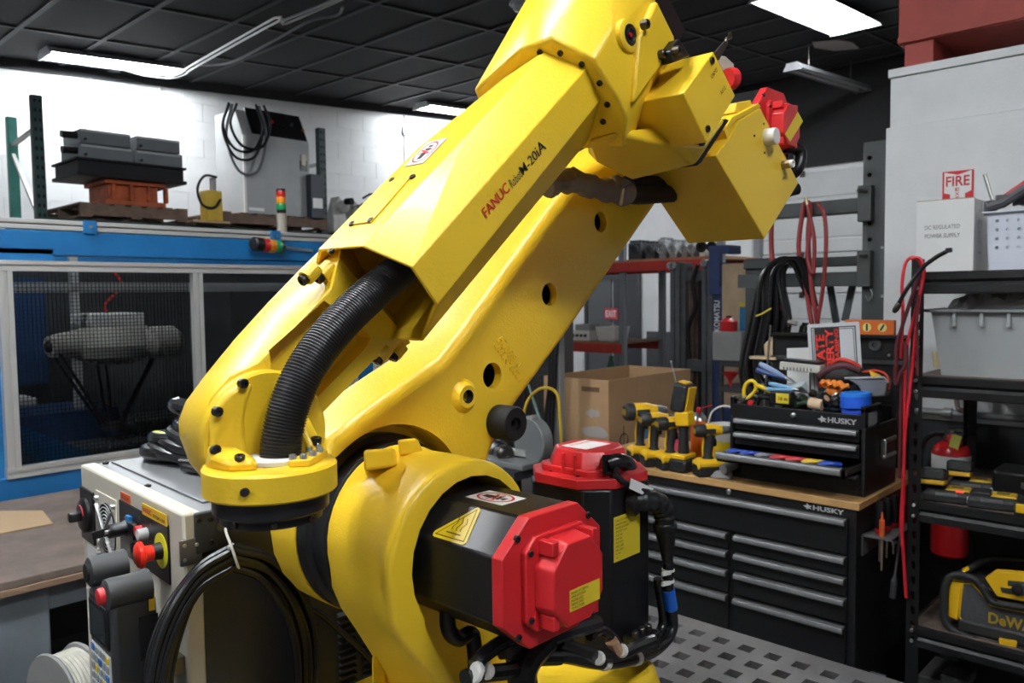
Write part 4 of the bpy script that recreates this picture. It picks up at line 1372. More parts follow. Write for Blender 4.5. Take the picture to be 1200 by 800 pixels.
single('cardboard_sheet', MB().prism([az(*q, .781) for q in [(-40, 618), (-40, 600), (50, 599), (62, 614), (0, 626)]], (0, 0, .004)), mat('cardboard_tan', (.42, .29, .17), .8), 'flat piece of tan cardboard lying on the brown bench top', 'cardboard')


def spool(c, r, w, m, label, fl=None):
    c = Vector(c)
    t = thing('wire_spool', label, 'spool', c - V((0, 0, r * 1.12)))
    mb = MB()
    prof = [(r * .98 + (.004 if i % 2 else 0), -w / 2 + w * i / 16) for i in range(17)]
    part('winding', mb.lathe(c, (1, .2, 0), prof, 28), m, t, smooth=60)
    for s in (-1, 1):
        part('flange', MB().lathe(c + Vector((1, .2, 0)).normalized() * (s * w / 2), (1, .2, 0), [(r * 1.09, -.006), (r * 1.12, 0), (r * 1.09, .006)], 28), fl or GREYP, t)
    return t


sp = ay(70, 782, 2.62)
spool((sp.x, 2.55, sp.z - .06), .125, .09, mat('white_wire', (.62, .60, .52), .5, var=.1, scale=40), 'spool of off-white wire under the brown bench')
sp2 = ay(100, 782, 2.66)
spool((sp2.x + .07, 2.62, sp.z - .06 - .0280), .10, .10, mat('rusty_wire', (.32, .11, .07), .6, var=.2), 'spool of reddish brown wire under the brown bench', mat('clear_flange', (.25, .22, .22), .3))
single('spool_stand', MB().box2((sp.x - .25, 2.40, 0), (sp.x + .35, 2.72, sp.z - .06 - .1402)), mat('dark_stand', (.04, .04, .04), .7), 'low dark stand under the two wire spools', 'stand', bevel=.006)

# ================================================================== FAR MIDDLE
# plain dark door and exit sign on the far wall
d2 = thing('door_2', None, None, (XMAX - .03, 8.0, 0), kind='structure')
ya, yb = ax(690, 340, XMAX).y, ax(748, 340, XMAX).y
zt2 = ax(720, 324, XMAX).z
DG = mat('dark_door_grey', (.05, .052, .058), .5)
part('leaf', MB().box2((XMAX - .03, yb + .5, 0), (XMAX - .005, ya, zt2 - .05)), mat('grey_door', (.09, .095, .10), .5), d2)
part('leaf', MB().box2((XMAX - .03, yb, 0), (XMAX - .005, yb + .46, zt2 - .05)), DG, d2)
part('door_frame', MB().box2((XMAX - .05, yb - .06, zt2 - .05), (XMAX - .002, ya + .06, zt2 + .04)).box2((XMAX - .05, ya, 0), (XMAX - .002, ya + .06, zt2 - .05)).box2((XMAX - .05, yb - .06, 0), (XMAX - .002, yb, zt2 - .05)), DG, d2)
ex = thing('exit_sign', 'small red sign reading EXIT on the dark grey far door', 'sign', (XMAX - .05, ax(715, 370, XMAX - .05).y, 1.2))
e0_, e1_ = ax(708, 361, XMAX - .04), ax(724, 374, XMAX - .04)
part('board', MB().box2((XMAX - .042, e1_.y, e1_.z), (XMAX - .032, e0_.y, e0_.z)), mat('exit_red', (.50, .05, .07), .5), ex)
lettering('EXIT', (XMAX - .0425, e0_.y - .03, e1_.z + .035), (0, -1, 0), (0, 0, 1), width=(e0_.y - e1_.y) - .06, height=(e0_.z - e1_.z) - .07, m=PAPER, parent=ex, bold=.02)
single('trim_3', MB().box2((XMAX - .02, 5.4, 0), (XMAX, ax(752, 400, XMAX).y - .1, ax(760, 388, XMAX).z)), mat('grey_dado', (.07, .07, .075), .6), kind='structure')
# red-beamed rack
RB = mat('red_beam', (.42, .03, .02), .5, var=.1)
X7 = 7.4
rr_ = thing('storage_rack', 'grey rack with red beams in front of the far door', 'rack', (X7 + .3, 6.3, 0))
zu, zl = ax(745, 313, X7).z, ax(690, 407, X7).z
yR, yL, yP = ax(785, 313, X7).y, 9.0 - .3, ax(730, 360, X7).y
PG = mat('rack_post_grey', (.20, .21, .23), .5, .3)
for x in (X7, X7 + .8):
    for y in (yR - .6, yP, yL):
        part('post', MB().box2((x - .03, y - .035, 0), (x + .03, y + .035, zu + .35)), PG, rr_)
for x in (X7 - .035, X7 + .835):
    part('beam', MB().box2((x - .02, yR - .6, zu - .05), (x + .02, yL, zu + .055)), RB, rr_)
    part('beam', MB().box2((x - .02, yP, zl - .05), (x + .02, yL, zl + .055)), RB, rr_)
part('shelf_board', MB().box2((X7 - .02, yR - .6, zu + .055), (X7 + .82, yL, zu + .085)), mat('rack_plywood', (.30, .17, .09), .7), rr_)
part('shelf_board', MB().box2((X7 - .02, yP, zl + .055), (X7 + .82, yL, zl + .07)), MATS['rack_plywood'], rr_)
# things on its shelves
zsh = zu + .085
px0 = [(735, 752, 'dark'), (755, 768, 'dark'), (771, 781, 'grey'), (783, 793, 'grey'), (797, 806, 'grey'), (808, 814, 'grey'), (818, 827, 'white'), (831, 838, 'white')]
for i, (a, b, kcol) in enumerate(px0):
    y1_, y0_ = ax(a, 300, X7 + .1).y, ax(b, 300, X7 + .1).y
    m_ = {'dark': mat('gear_dark', (.05, .055, .06), .5, var=.3, scale=20), 'grey': mat('gear_grey', (.26, .27, .28), .5, var=.2, scale=20), 'white': WHITE}[kcol]
    hh = (.19, .17, .20, .17, .16, .16, .19, .18)[i]
    g = thing('gearbox', {'dark': 'dark finned gearbox in the row on red-beamed rack', 'grey': 'grey square gearbox in the row on red-beamed rack', 'white': 'white square gearbox in the row on red-beamed rack'}[kcol], 'gearbox', (X7 + .2, (y0_ + y1_) / 2, zsh), kcol + ' gearboxes on red-beamed rack')
    part('case', MB().box2((X7 + .1, y0_ + .01, zsh), (X7 + .35, y1_ - .01, zsh + hh)), m_, g, bevel=.01)
    part('bore', MB().lathe((X7 + .1, (y0_ + y1_) / 2, zsh + hh * .55), (-1, 0, 0), [(hh * .32, 0), (hh * .32, .02), (hh * .2, .02), (hh * .18, .002)], 16), HOLE if kcol == 'white' else m_, g)
    for k in range(3):
        part('fin', MB().box2((X7 + .12 + k * .07, y0_ + .02, zsh + hh), (X7 + .14 + k * .07, y1_ - .02, zsh + hh + .03)), m_, g)
zsl = zl + .07
y1_, y0_ = ax(669, 395, X7 + .1).y, ax(690, 395, X7 + .1).y
t = thing('meter_unit', 'white instrument with black dials on the lower red-beamed shelf', 'instrument', (X7 + .2, (y0_ + y1_) / 2, zsl))
part('case', MB().box2((X7 + .1, y0_, zsl), (X7 + .4, y1_, zsl + .12)), WHITE, t, bevel=.006)
for k in range(4):
    part('dial', MB().cyl((X7 + .1, y0_ + .05 + k * .06, zsl + .06), (X7 + .085, y0_ + .05 + k * .06, zsl + .06), .018, n=10), BLK, t)
part('grey_top', MB().box2((X7 + .12, y0_ + .02, zsl + .12), (X7 + .35, y1_ - .05, zsl + .19)), GREYP, t, bevel=.006)
y1_, y0_ = ax(698, 395, X7 + .1).y, ax(721, 395, X7 + .1).y
single('white_bin', MB().loft([[(X7 + .12, y0_ + .03, zsl), (X7 + .38, y0_ + .03, zsl), (X7 + .38, y1_ - .03, zsl), (X7 + .12, y1_ - .03, zsl)], [(X7 + .08, y0_, zsl + .17), (X7 + .4, y0_, zsl + .17), (X7 + .4, y1_, zsl + .17), (X7 + .08, y1_, zsl + .17)]]), WHITE, 'plain white bin on the lower red-beamed shelf', 'bin', bevel=.01)
c_ = ax(716, 424, X7 + .1)
single('green_bottle', MB().lathe((c_.x, c_.y, .30), (0, 0, 1), [(.05, 0), (.05, c_.z - .36), (.03, c_.z - .30), (.025, c_.z - .26), (.028, c_.z - .26), (.028, c_.z - .23), (0, c_.z - .23)], 16), mat('green_plastic', (.02, .14, .07), .4), 'green bottle standing low under the red-beamed rack', 'bottle')
single('low_crate', MB().box2((c_.x - .2, c_.y - .3, 0), (c_.x + .2, c_.y + .4, .30)), mat('crate_dark', (.04, .04, .045), .7), 'low dark crate under the red-beamed rack', 'crate', bevel=.01)

# forklift mast
X6 = 6.0
fk = thing('forklift', 'dark forklift mast with blue carriage parked before the red rack', 'forklift', (X6 + .2, 4.8, 0))
MG = mat('mast_grey', (.075, .078, .085), .5, var=.15, scale=10)
MR = mat('mast_rust', (.10, .065, .05), .65, var=.35, scale=14)
NB = mat('navy_paint', (.025, .045, .13), .5, var=.15)


def mast(px0_, px1_, ytop, m, x=X6, dp=.12, cap=False):
    a, b = ax(px0_, ytop, x), ax(px1_, ytop, x)
    return part('mast_channel', MB().box2((x, b.y, .0), (x + dp, a.y, a.z)), m, fk, bevel=.004)


mast(785, 790, 308, MG)
mast(791, 796, 307, MG, X6 - .03)
mast(797, 803, 308, MG)
mast(804, 812, 312, MR, X6 + .05)
mast(813, 818, 330, MR, X6 + .10)
mast(822, 827, 305, MG)
mast(829, 835, 305, MG, X6 - .03)
mast(836, 847, 308, NB, X6 - .02)
for q in ((786, 311), (790, 311), (826, 308)):
    p = ax(*q, X6 - .02)
    part('roller', MB().cyl(p + V((-.02, 0, 0)), p + V((.05, 0, 0)), .03, n=14), STEEL, fk)
zc0, zc1 = ax(840, 288, X6).z, ax(840, 345, X6).z
part('carriage_plate', MB().box2((X6 - .05, ax(847, 300, X6).y, zc1), (X6 + .0, ax(834, 300, X6).y, zc0)), NB, fk, bevel=.004)
for zz_ in (zc0 - .07, zc1):
    part('carriage_arm', MB().box2((X6 - .05, ax(858, 300, X6).y, zz_), (X6 + .15, ax(847, 300, X6).y, zz_ + .07)), NB, fk, bevel=.004)
part('cross_member', MB().box2((X6 + .02, ax(836, 400, X6).y, .95), (X6 + .10, ax(785, 400, X6).y, 1.05)), MG, fk)
part('cross_member', MB().box2((X6 + .02, ax(836, 400, X6).y, 1.72), (X6 + .10, ax(785, 400, X6).y, 1.80)), MG, fk)
part('lift_chain', MB().box2((X6 + .03, ax(816, 350, X6).y - .03, .4), (X6 + .05, ax(816, 350, X6).y, 1.75)), HOLE, fk)
part('hose', MB().tube(smooth_path([ax(818, 310, X6), ax(812, 330, X6), ax(815, 360, X6), ax(806, 385, X6), ax(808, 420, X6)], 5), .018, 8), BLKM, fk)
part('truck_body', MB().box2((X6 + .3, ax(880, 400, X6 + .3).y, .05), (X6 + 1.2, ax(800, 400, X6 + .3).y, .95)), mat('truck_dark', (.02, .022, .03), .5), fk, bevel=.02)
part('blue_hood', MB().box2((X6 - .10, ax(872, 430, X6 - .1).y, .62), (X6 + .5, ax(850, 430, X6 - .1).y, .95)), NB, fk, bevel=.01)
kb = ax(845, 388, X6 - .021)
lettering('KOMATSU', (X6 - .021, ax(843.5, 388, X6 - .021).y, kb.z), (0, 0, 1), (0, 1, 0), width=(ax(845, 352, X6).z - kb.z), height=.055, m=PAPER, parent=fk, bold=.02)
lettering('LIFT', (X6 - .021, ax(843.5, 412, X6 - .021).y, ax(845, 412, X6).z), (0, 0, 1), (0, 1, 0), width=(ax(845, 397, X6).z - ax(845, 412, X6).z), height=.055, m=PAPER, parent=fk, bold=.02)

# ---- clutter between the forklift and the hose rack
Xc = 5.2
a, b = ax(848, 310, Xc), ax(874, 480, Xc)
single('tan_board', MB().box2((Xc + .4, ax(885, 400, Xc + .4).y, 0), (Xc + .43, ax(846, 400, Xc + .4).y, ax(850, 309, Xc + .4).z)), mat('tan_board', (.45, .33, .21), .7, var=.1), 'upright tan board behind the forklift mast', 'board')
cart = thing('parts_cart', 'dark parts cart with blue bin beside the forklift', 'cart', (Xc, ax(862, 440, Xc).y, 0))
yA, yB = ax(850, 420, Xc).y, ax(885, 420, Xc).y
for z in (.35, .92, 1.10):
    part('tray', MB().box2((Xc - .1, yB, z), (Xc + .3, yA, z + .04)), mat('cart_dark', (.05, .05, .055), .6), cart, bevel=.004)
for x in (Xc - .09, Xc + .28):
    for y in (yB + .02, yA - .02):
        part('leg', MB().box2((x - .012, y - .012, .0), (x + .012, y + .012, 1.14)), MATS['cart_dark'], cart)
p = ax(866, 375, Xc)
bb_ = thing('blue_bin', 'teal blue bin with dull yellow lid on the dark parts cart', 'bin', (Xc + .15, ax(869, 375, Xc).y, 1.14))
part('body', MB().box2((Xc + .05, ax(876, 375, Xc).y, 1.1405), (Xc + .25, ax(862, 375, Xc).y, ax(866, 360, Xc).z)), mat('teal_bin', (.02, .16, .30), .5), bb_, bevel=.008)
part('lid', MB().box2((Xc + .04, ax(877, 375, Xc).y, ax(866, 360, Xc).z + .0005), (Xc + .26, ax(862, 375, Xc).y, ax(866, 354, Xc).z)), mat('dull_yellow', (.45, .36, .06), .6), bb_, bevel=.005)
p = ax(854, 378, Xc - .05)
zq0 = ax(854, 388, Xc - .05).z
single('grey_case', MB().box2((p.x - .07, p.y - .13, 1.1405), (p.x + .09, p.y + .09, zq0 - .0005)), GREYP, 'grey case under the small red can on the parts cart', 'case', bevel=.008)
t = thing('red_gas_can', 'small red can on the grey case on the parts cart', 'can', (p.x, p.y, zq0))
part('body', MB().lathe((p.x, p.y, zq0), (0, 0, 1), [(.055, 0), (.06, .008), (.06, .07), (.035, .09), (.025, .095), (0, .095)], 18), RED, t)
part('cap', MB().cyl((p.x, p.y, zq0 + .09), (p.x, p.y, zq0 + .11), .02, n=12), BLK, t)
p = ax(856, 394, Xc - .08)
single('red_funnel', MB().lathe((p.x, p.y, .96), (0, 0, 1), [(.01, 0), (.012, .04), (.06, .10), (.055, .10), (.01, .05)], 16), RED, 'red funnel on the middle tray of the dark parts cart', 'funnel')
single('blue_crate', MB().box2((Xc - .08, ax(868, 440, Xc).y, .39), (Xc + .2, ax(852, 440, Xc).y, .80)), NB, 'navy crate on the lowest tray of the dark parts cart', 'crate', bevel=.01)

# ---- cardboard carton and what stands left of it
CB = mat('corrugated_card', (.42, .26, .135), .8, var=.06, scale=6)
CBI = mat('card_inside', (.40, .25, .13), .85)
YB_ = 2.32
Bc, Cc, Ac = ay(713, 444, YB_), ay(809, 434, YB_), None
xB, xC, zB, zC = Bc.x, Cc.x, Bc.z, (Bc.z + Cc.z) / 2
yA_ = ax(658, 442, xB).y + .12
ct = thing('cardboard_carton', 'large open brown cardboard carton behind the row of drills', 'carton', ((xB + xC) / 2, (YB_ + yA_) / 2, .16))
th = .008
zt3 = zC
part('wall', MB().box2((xB, YB_, .16), (xC, YB_ + th, zt3)), CB, ct)
part('wall', MB().box2((xB, yA_ - th, .16), (xC, yA_, zt3)), CBI, ct)
part('wall', MB().box2((xB, YB_ + th, .16), (xB + th, yA_ - th, zt3)), CB, ct)
part('wall', MB().box2((xC - th, YB_ + th, .16), (xC, yA_ - th, zt3)), CBI, ct)
part('bottom', MB().box2((xB, YB_, .152), (xC, yA_, .16)), CB, ct)
# hand hole, torn patches and a drawn sign
hz_ = ax(692, 456, xB)
part('hand_hole', MB().box2((xB - .0015, hz_.y - .055, hz_.z - .012), (xB + .001, hz_.y + .055, hz_.z + .012)), mat('hole_brown', (.13, .07, .035), .9), ct)
for (cxp, cyp, ww, hh_) in ((695, 484, .050, .020), (698, 507, .085, .034)):
    c = ax(cxp, cyp, xB - .001)
    random.seed(int(cxp))
    pg = [(xB - .0012, c.y + ww * (.75 + .35 * random.random()) * math.cos(a * .45), c.z + hh_ * (.6 + .6 * random.random()) * math.sin(a * .45)) for a in range(14)]
    part('torn_patch', MB().prism(pg, (-.0008, 0, 0)), mat('torn_paper', (.40, .36, .34), .8), ct, smooth=0)
sc = ay(731, 516, YB_ - .001)
mk = MB().torus((sc.x, YB_ - .001, sc.z), (0, 1, 0), .036, .0016, 24, 5).torus((sc.x + .004, YB_ - .001, sc.z + .004), (0, 1, 0), .030, .0016, 24, 5).cyl((sc.x, YB_ - .001, sc.z - .075), (sc.x, YB_ - .001, sc.z + .075), .0018, n=5).cyl((sc.x - .02, YB_ - .001, sc.z - .06), (sc.x + .03, YB_ - .001, sc.z - .055), .0015, n=5)
part('drawn_mark', mk, INK, ct)
bt_ = MB()
for q in ((748, 512), (758, 511)):
    c = ay(*q, YB_ - .001)
    bt_.box2((c.x - .018, YB_ - .0015, c.z - .05), (c.x + .015, YB_ + .001, c.z + .04))
part('blue_tape', bt_, mat('blue_masking', (.10, .22, .42), .7), ct)
pallet(xB - .05, xC + .05, YB_ - .03, yA_ + .05, .0315, 'wooden pallet under the large cardboard carton')
# steel pole with cables, yellow air line, saw
pX = 3.0
pp = ax(655, 420, pX)
po = thing('steel_pole', 'grey square steel pole with black cables beside the cardboard carton', 'pole', (pX, pp.y, 0))
part('post', MB().box2((pX - .02, pp.y - .02, .01), (pX + .02, pp.y + .02, 2.2)), mat('pole_grey', (.28, .29, .30), .5, .3), po, bevel=.003)
part('foot_plate', MB().box2((pX - .08, pp.y - .08, 0), (pX + .08, pp.y + .08, .012)), DSTEEL, po)
for k in range(3):
    part('cable', MB().tube(smooth_path([ax(660 - k * 3, 372, pX - .05), ax(652 - k * 4, 410, pX - .05), ax(650 - k * 3, 450, pX - .05), ax(647 - k * 4, 500, pX - .05), ax(648 - k * 2, 560, pX - .05)], 5), .010, 7), BLKM, po)
single('yellow_air_hose', MB().tube(smooth_path([ax(609, 575, pX - .1), ax(610, 520, pX - .1), ax(616, 475, pX - .1), ax(630, 457, pX - .1), ax(645, 455, pX - .1), ax(654, 465, pX - .1), ax(656, 490, pX - .1), ax(658, 520, pX - .1), ax(658, 560, pX - .1)], 6), .008, 7), mat('yellow_hose', (.55, .36, .03), .5), 'arched yellow air hose between robot arm and cardboard carton', 'hose')
# dark bench with a cut-off saw
bz = ax(620, 548, 2.7).z
sb = thing('saw_bench', 'dark low bench carrying the grey cut-off saw', 'bench', (2.95, ax(610, 560, 2.8).y, 0))
yb0, yb1 = ax(644, 560, 2.8).y + .02, ax(545, 560, 2.8).y
part('bench_top', MB().box2((2.58, yb0, bz - .04), (2.93, yb1, bz)), mat('bench_dark', (.035, .035, .04), .6, var=.2), sb)
for x in (2.62, 2.89):
    for y in (yb0 + .04, yb1 - .04):
        part('leg', MB().box2((x - .025, y - .025, 0), (x + .025, y + .025, bz - .04)), DSTEEL, sb)
sw = thing('cutoff_saw', 'grey cut-off saw with round guard and silver fence bar', 'saw', (2.95, ax(635, 540, 2.85).y, bz))
gc = ax(640, 545, 2.85)
GS = mat('saw_grey', (.22, .23, .23), .45, .3)
gb = bz + .11
part('blade_guard', MB().lathe((2.76, gc.y, gb), (1, -.15, 0), [(.07, -.03), (.11, -.03), (.11, .03), (.07, .03)], 28), GS, sw, bevel=.004)
part('fence_bar', MB().bar((2.75, gc.y + .13, gb + .085), (2.75, gc.y - .02, gb + .12), .03, .018), ALU, sw)
part('saw_base', MB().box2((2.62, gc.y - .06, bz), (2.92, gc.y + .26, bz + .03)), GS, sw, bevel=.006)
part('clamp_bar', MB().bar((2.74, ax(585, 535, 2.74).y, bz + .05), (2.74, ax(618, 532, 2.74).y, bz + .055), .03, .028), ALU, sw)
part('motor', MB().lathe((2.84, gc.y + .1, gb - .02), (1, 0, 0), [(.05, -.06), (.065, -.05), (.065, .05), (.05, .07)], 18), BLK, sw)
single('saw_lever', MB().tube([ax(619, 450, 2.95), ax(642, 520, 2.95)], [.006, .010], 8), mat('green_grey', (.20, .30, .28), .4, .4), 'thin green-grey lever rising from the cut-off saw', 'lever')
for i, (xp, yp_, s_) in enumerate(((572, 545, .05), (600, 552, .055), (585, 566, .06), (615, 570, .05))):
    c = ax(xp, yp_, 2.78)
    g = thing('pipe_fitting', 'dark steel pipe fitting lying on the low saw bench', 'fitting', (c.x, c.y, bz), 'pipe fittings on saw bench')
    part('body', MB().lathe((2.66 + .05 * i, c.y, bz + s_ * .8), (.4, 1, 0), [(s_ * .6, -.07), (s_ * .8, -.05), (s_ * .6, -.04), (s_ * .6, .04), (s_ * .8, .05), (s_ * .7, .07)], 12), DSTEEL if i % 2 else BLK, g)
    part('collar', MB().lathe((2.66 + .05 * i, c.y, bz + s_ * .8), (.4, 1, 0), [(s_ * .7, -.012), (s_ * .78, 0), (s_ * .7, .012)], 12), STEEL, g)
# dark mesh fence far behind
fx = 5.0
fy0, fy1 = ax(657, 450, fx).y, ax(420, 450, fx).y
fe = thing('mesh_fence', 'dark wire mesh guard fence behind the saw bench', 'fence', (fx, (fy0 + fy1) / 2, 0))
FM = mat('fence_black', (.02, .022, .022), .5)
nseg = 3
for k in range(nseg + 1):
    y = fy0 + (fy1 - fy0) * k / nseg
    part('post', MB().box2((fx - .025, y - .025, 0), (fx + .025, y + .025, 1.9)), FM, fe)
for k in range(nseg):
    y0_, y1_ = fy0 + (fy1 - fy0) * k / nseg + .03, fy0 + (fy1 - fy0) * (k + 1) / nseg - .03
    w_ = MB()
    y = y0_
    while y < y1_:
        w_.box2((fx - .002, y, .1), (fx + .002, y + .005, 1.88))
        y += .05
    z = .1
    while z < 1.9:
        w_.box2((fx - .004, y0_, z), (fx, y1_, z + .005))
        z += .05
    part('mesh_panel', w_, FM, fe, smooth=0, kind='stuff')
single('dark_cabinet', MB().box2((5.5, fy0 + .75, 0), (6.1, fy0 + 2.1, 1.45)).box2((5.48, fy0 + .85, .2), (5.5, fy0 + 1.4, 1.3)).box2((5.48, fy0 + 1.45, .2), (5.5, fy0 + 2.0, 1.3)), mat('cabinet_charcoal', (.05, .045, .042), .6), 'dark cabinet standing behind the wire mesh fence', 'cabinet', bevel=.006)

# ================================================================== RIGHT: TOOL CHEST
CX = 2.64
cyR, cyL = .965, 2.13
ZW = .929
CHB = mat('chest_black', (.006, .006, .0065), .40, bump=.15, bscale=400)
HND = mat('drawer_pull_grey', (.20, .20, .20), .42, .6, var=.12, scale=25)
ch = thing('tool_chest', 'long black nine-drawer tool chest with grey pulls and oak top', 'tool chest', (CX + .31, (cyR + cyL) / 2, 0))
part('body', MB().box2((CX + .012, cyR, .13), (CX + .62, cyL, ZW - .026)), CHB, ch, bevel=.003)
OAK = mat('oak_worktop', (.50, .29, .11), .45, var=.12, scale=5, bump=.1)
part('worktop', MB().box2((CX + .004, cyR - .012, ZW - .026), (CX + .63, cyL + .012, ZW)), OAK, ch, bevel=.003)
for x in (CX + .08, CX + .54):
    for y in (cyR + .1, cyL - .1):
        cs = part('caster', MB().cyl((x, y - .02, .055), (x, y + .02, .055), .055, n=16), RUB, ch)
        part('fork', MB().box2((x - .03, y - .03, .06), (x + .03, y + .03, .13)), DSTEEL, cs)


def drawer(y0, y1, z0, z1, parent, x=CX, hh=.024, pull=0.0, ft='drawer'):
    d = part(ft, MB().box2((x - pull, y0, z0), (x + .02, y1, z1)), CHB, parent, bevel=.002)
    pr = [(0, -.002), (-.016, -.004), (-.020, -.010), (-.020, -hh + .004), (-.014, -hh), (-.010, -hh + .004), (-.010, -.010), (0, -.010)]
    part('drawer_pull', MB().loft([[(x - pull + a, y, z1 + b) for a, b in pr] for y in (y0 + .004, y1 - .004)]), HND, d)
    return d


ym = 1.405
drawer(cyR + .025, cyL - .02, .752, .872, ch)
for z0_, z1_ in ((.682, .744), (.612, .675), (.520, .604), (.20, .512)):
    drawer(cyR + .025, ym - .012, z0_, z1_, ch, pull=.006 if z1_ < .53 else 0)
    drawer(ym + .012, cyL - .02, z0_, z1_, ch)
part('lock', MB().lathe((CX + .012, ax(853, 578, CX).y, .892), (-1, 0, 0), [(.010, 0), (.010, .008), (.007, .010)], 14), STEEL, ch)
lettering('HUSKY', (CX + .0115, ax(951, 600, CX).y, .879), (0, -1, 0), (0, 0, 1), width=.105, height=.0165, m=mat('logo_grey', (.42, .42, .42), .4), parent=ch, bold=.03)
lg = [(0, .5), (.35, .62), (.45, 1.0), (.62, .70), (1, .62), (.8, .35), (1, .1), (.62, .25), (.45, 0), (.35, .3)]
y0l = ax(951, 600, CX).y + .034
part('logo', MB().prism([(CX + .0115, y0l - a * .030, .876 + b * .024) for a, b in lg], (-.0006, 0, 0)), MATS['logo_grey'], ch, smooth=0)
# side tray with screwdrivers
tr = part('side_tray', MB().box2((CX + .06, cyR - .10, .806), (CX + .30, cyR, .812)).box2((CX + .06, cyR - .10, .795), (CX + .30, cyR - .096, .812)).box2((CX + .06, cyR - .004, .74), (CX + .30, cyR, .812)), mat('tray_grey', (.16, .16, .16), .45, .4), ch)
for i in range(3):
    x, y = CX + .10 + i * .055, cyR - .045 - .004 * i
    t = thing('screwdriver', 'black-handled screwdriver standing in the tray on the tool chest side', 'screwdriver', (x, y, .70), 'screwdrivers in side tray')
    part('handle', MB().lathe((x, y, .8125), (0, 0, 1), [(.010, 0), (.014, .012), (.015, .05), (.012, .075), (.015, .095), (.011, .112), (0, .114)], 12), BLK, t)
    part('shaft', MB().cyl((x, y, .8125), (x, y, .72), .004, n=8), STEEL, t)
    part('red_band', MB().lathe((x, y, .8135), (0, 0, 1), [(.0125, 0), (.0155, .012), (.0155, .018)], 12), RED, t)
t = thing('air_blow_pen', 'slim pen with orange body and brass tip hanging in side tray', 'tool', (CX + .075, cyR - .06, .70))
part('body', MB().lathe((CX + .075, cyR - .06, .8125), (0, 0, 1), [(.008, 0), (.008, .02), (.009, .022), (.009, .055), (.004, .06), (.003, .08)], 12), mat('orange_pen', (.75, .13, .03), .4), t)
part('tip', MB().cyl((CX + .075, cyR - .06, .8125), (CX + .075, cyR - .06, .70), .005, r2=.003, n=10), mat('brass', (.55, .42, .25), .35, .8), t)

# ---- tool box on the chest
TXF, TXB, tyR, tyL, tz0, tz1 = 2.725, 3.03, .966, 1.457, ZW + .0005, 1.205
tb = thing('tool_box', 'black tool box with open drawer standing on the oak worktop', 'tool box', ((TXF + TXB) / 2, (tyR + tyL) / 2, tz0))
WT = .012
bz0 = tz1 - .045
part('side_panel', MB().box2((TXF, tyR, tz0), (TXB, tyR + WT, bz0)), CHB, tb, bevel=.002)
part('side_panel', MB().box2((TXF, tyL - WT, tz0), (TXB, tyL, bz0)), CHB, tb, bevel=.002)
part('back_panel', MB().box2((TXB - .008, tyR + WT, tz0), (TXB, tyL - WT, tz1)), CHB, tb)
part('front_rail', MB().box2((TXF, tyR + WT, bz0 - .005), (TXF + .012, tyL - WT, tz1)), CHB, tb, bevel=.002)
part('inner_deck', MB().box2((TXF + .012, tyR + WT, bz0 - .03), (TXB - .008, tyL - WT, bz0 - .024)), CHB, tb)
part('base_panel', MB().box2((TXF + .006, tyR + WT, tz0), (TXF + .014, tyL - WT, tz0 + .07)), CHB, tb)
for yy in (tyR, tyL - .016):
    hd = part('end_handle', MB().box2((TXF, yy, bz0), (TXF + .03, yy + .016, tz1 + .022)).box2((TXF + .12, yy, bz0), (TXF + .15, yy + .016, tz1 + .022)).box2((TXF, yy, tz1 + .006), (TXF + .15, yy + .016, tz1 + .028)), CHB, tb, bevel=.003)
    part('grip_window', MB().box2((TXF + .032, yy + .002, bz0 + .006), (TXF + .118, yy + .006, tz1 + .004)), mat('window_grey', (.28, .28, .28), .5), hd)
part('side_handle', MB().bar((TXF + .14, tyR - .012, 1.10), (TXF + .26, tyR - .012, 1.10), .010, .014).bar((TXF + .14, tyR - .012, 1.045), (TXF + .26, tyR - .012, 1.045), .010, .012).bar((TXF + .145, tyR - .010, 1.04), (TXF + .145, tyR - .010, 1.105), .02, .006, (1, 0, 0)), STEEL, tb, bevel=.002)
zs = [1.158, 1.103, 1.05, 1.005]
drawer(tyR + .020, tyL - .018, 1.112, 1.156, tb, x=TXF + .002, hh=.022)
drawer(tyR + .020, tyL - .018, 1.056, 1.104, tb, x=TXF + .002, hh=.022)
# open drawer
OP = .13
od = part('open_drawer', MB().box2((TXF - OP, tyR + .020, 1.012), (TXF + .12, tyL - .018, 1.016)).box2((TXF - OP, tyR + .020, 1.012), (TXF - OP + .008, tyL - .018, 1.046)).box2((TXF - OP, tyR + .020, 1.012), (TXF + .12, tyR + .026, 1.040)).box2((TXF - OP, tyL - .024, 1.012), (TXF + .12, tyL - .018, 1.040)), CHB, tb)
pr = [(0, 0), (-.016, -.002), (-.020, -.008), (-.020, -.022), (-.012, -.026), (-.010, -.010), (0, -.010)]
part('drawer_pull', MB().loft([[(TXF - OP + a, y, 1.048 + b) for a, b in pr] for y in (tyR + .024, tyL - .022)]), HND, od)
part('slide', MB().bar((TXF - OP + .01, tyR + .016, 1.030), (TXF + .10, tyR + .016, 1.030), .004, .020), STEEL, od)
drawer(tyR + .020, tyL - .018, .945, 1.004, tb, x=TXF + .002, hh=.016)
part('lock', MB().lathe((TXF, ax(930, 484, TXF).y, 1.184), (-1, 0, 0), [(.009, 0), (.009, .006), (.006, .008)], 14), STEEL, tb)
hy0 = ax(970, 493, TXF).y
lettering('HUSKY', (TXF - .0002, hy0, 1.170), (0, -1, 0), (0, 0, 1), width=.098, height=.019, m=MATS['logo_grey'], parent=tb, bold=.03)
part('logo', MB().prism([(TXF - .0002, hy0 + .036 - a * .032, 1.167 + b * .026) for a, b in lg], (-.0006, 0, 0)), MATS['logo_grey'], tb, smooth=0)
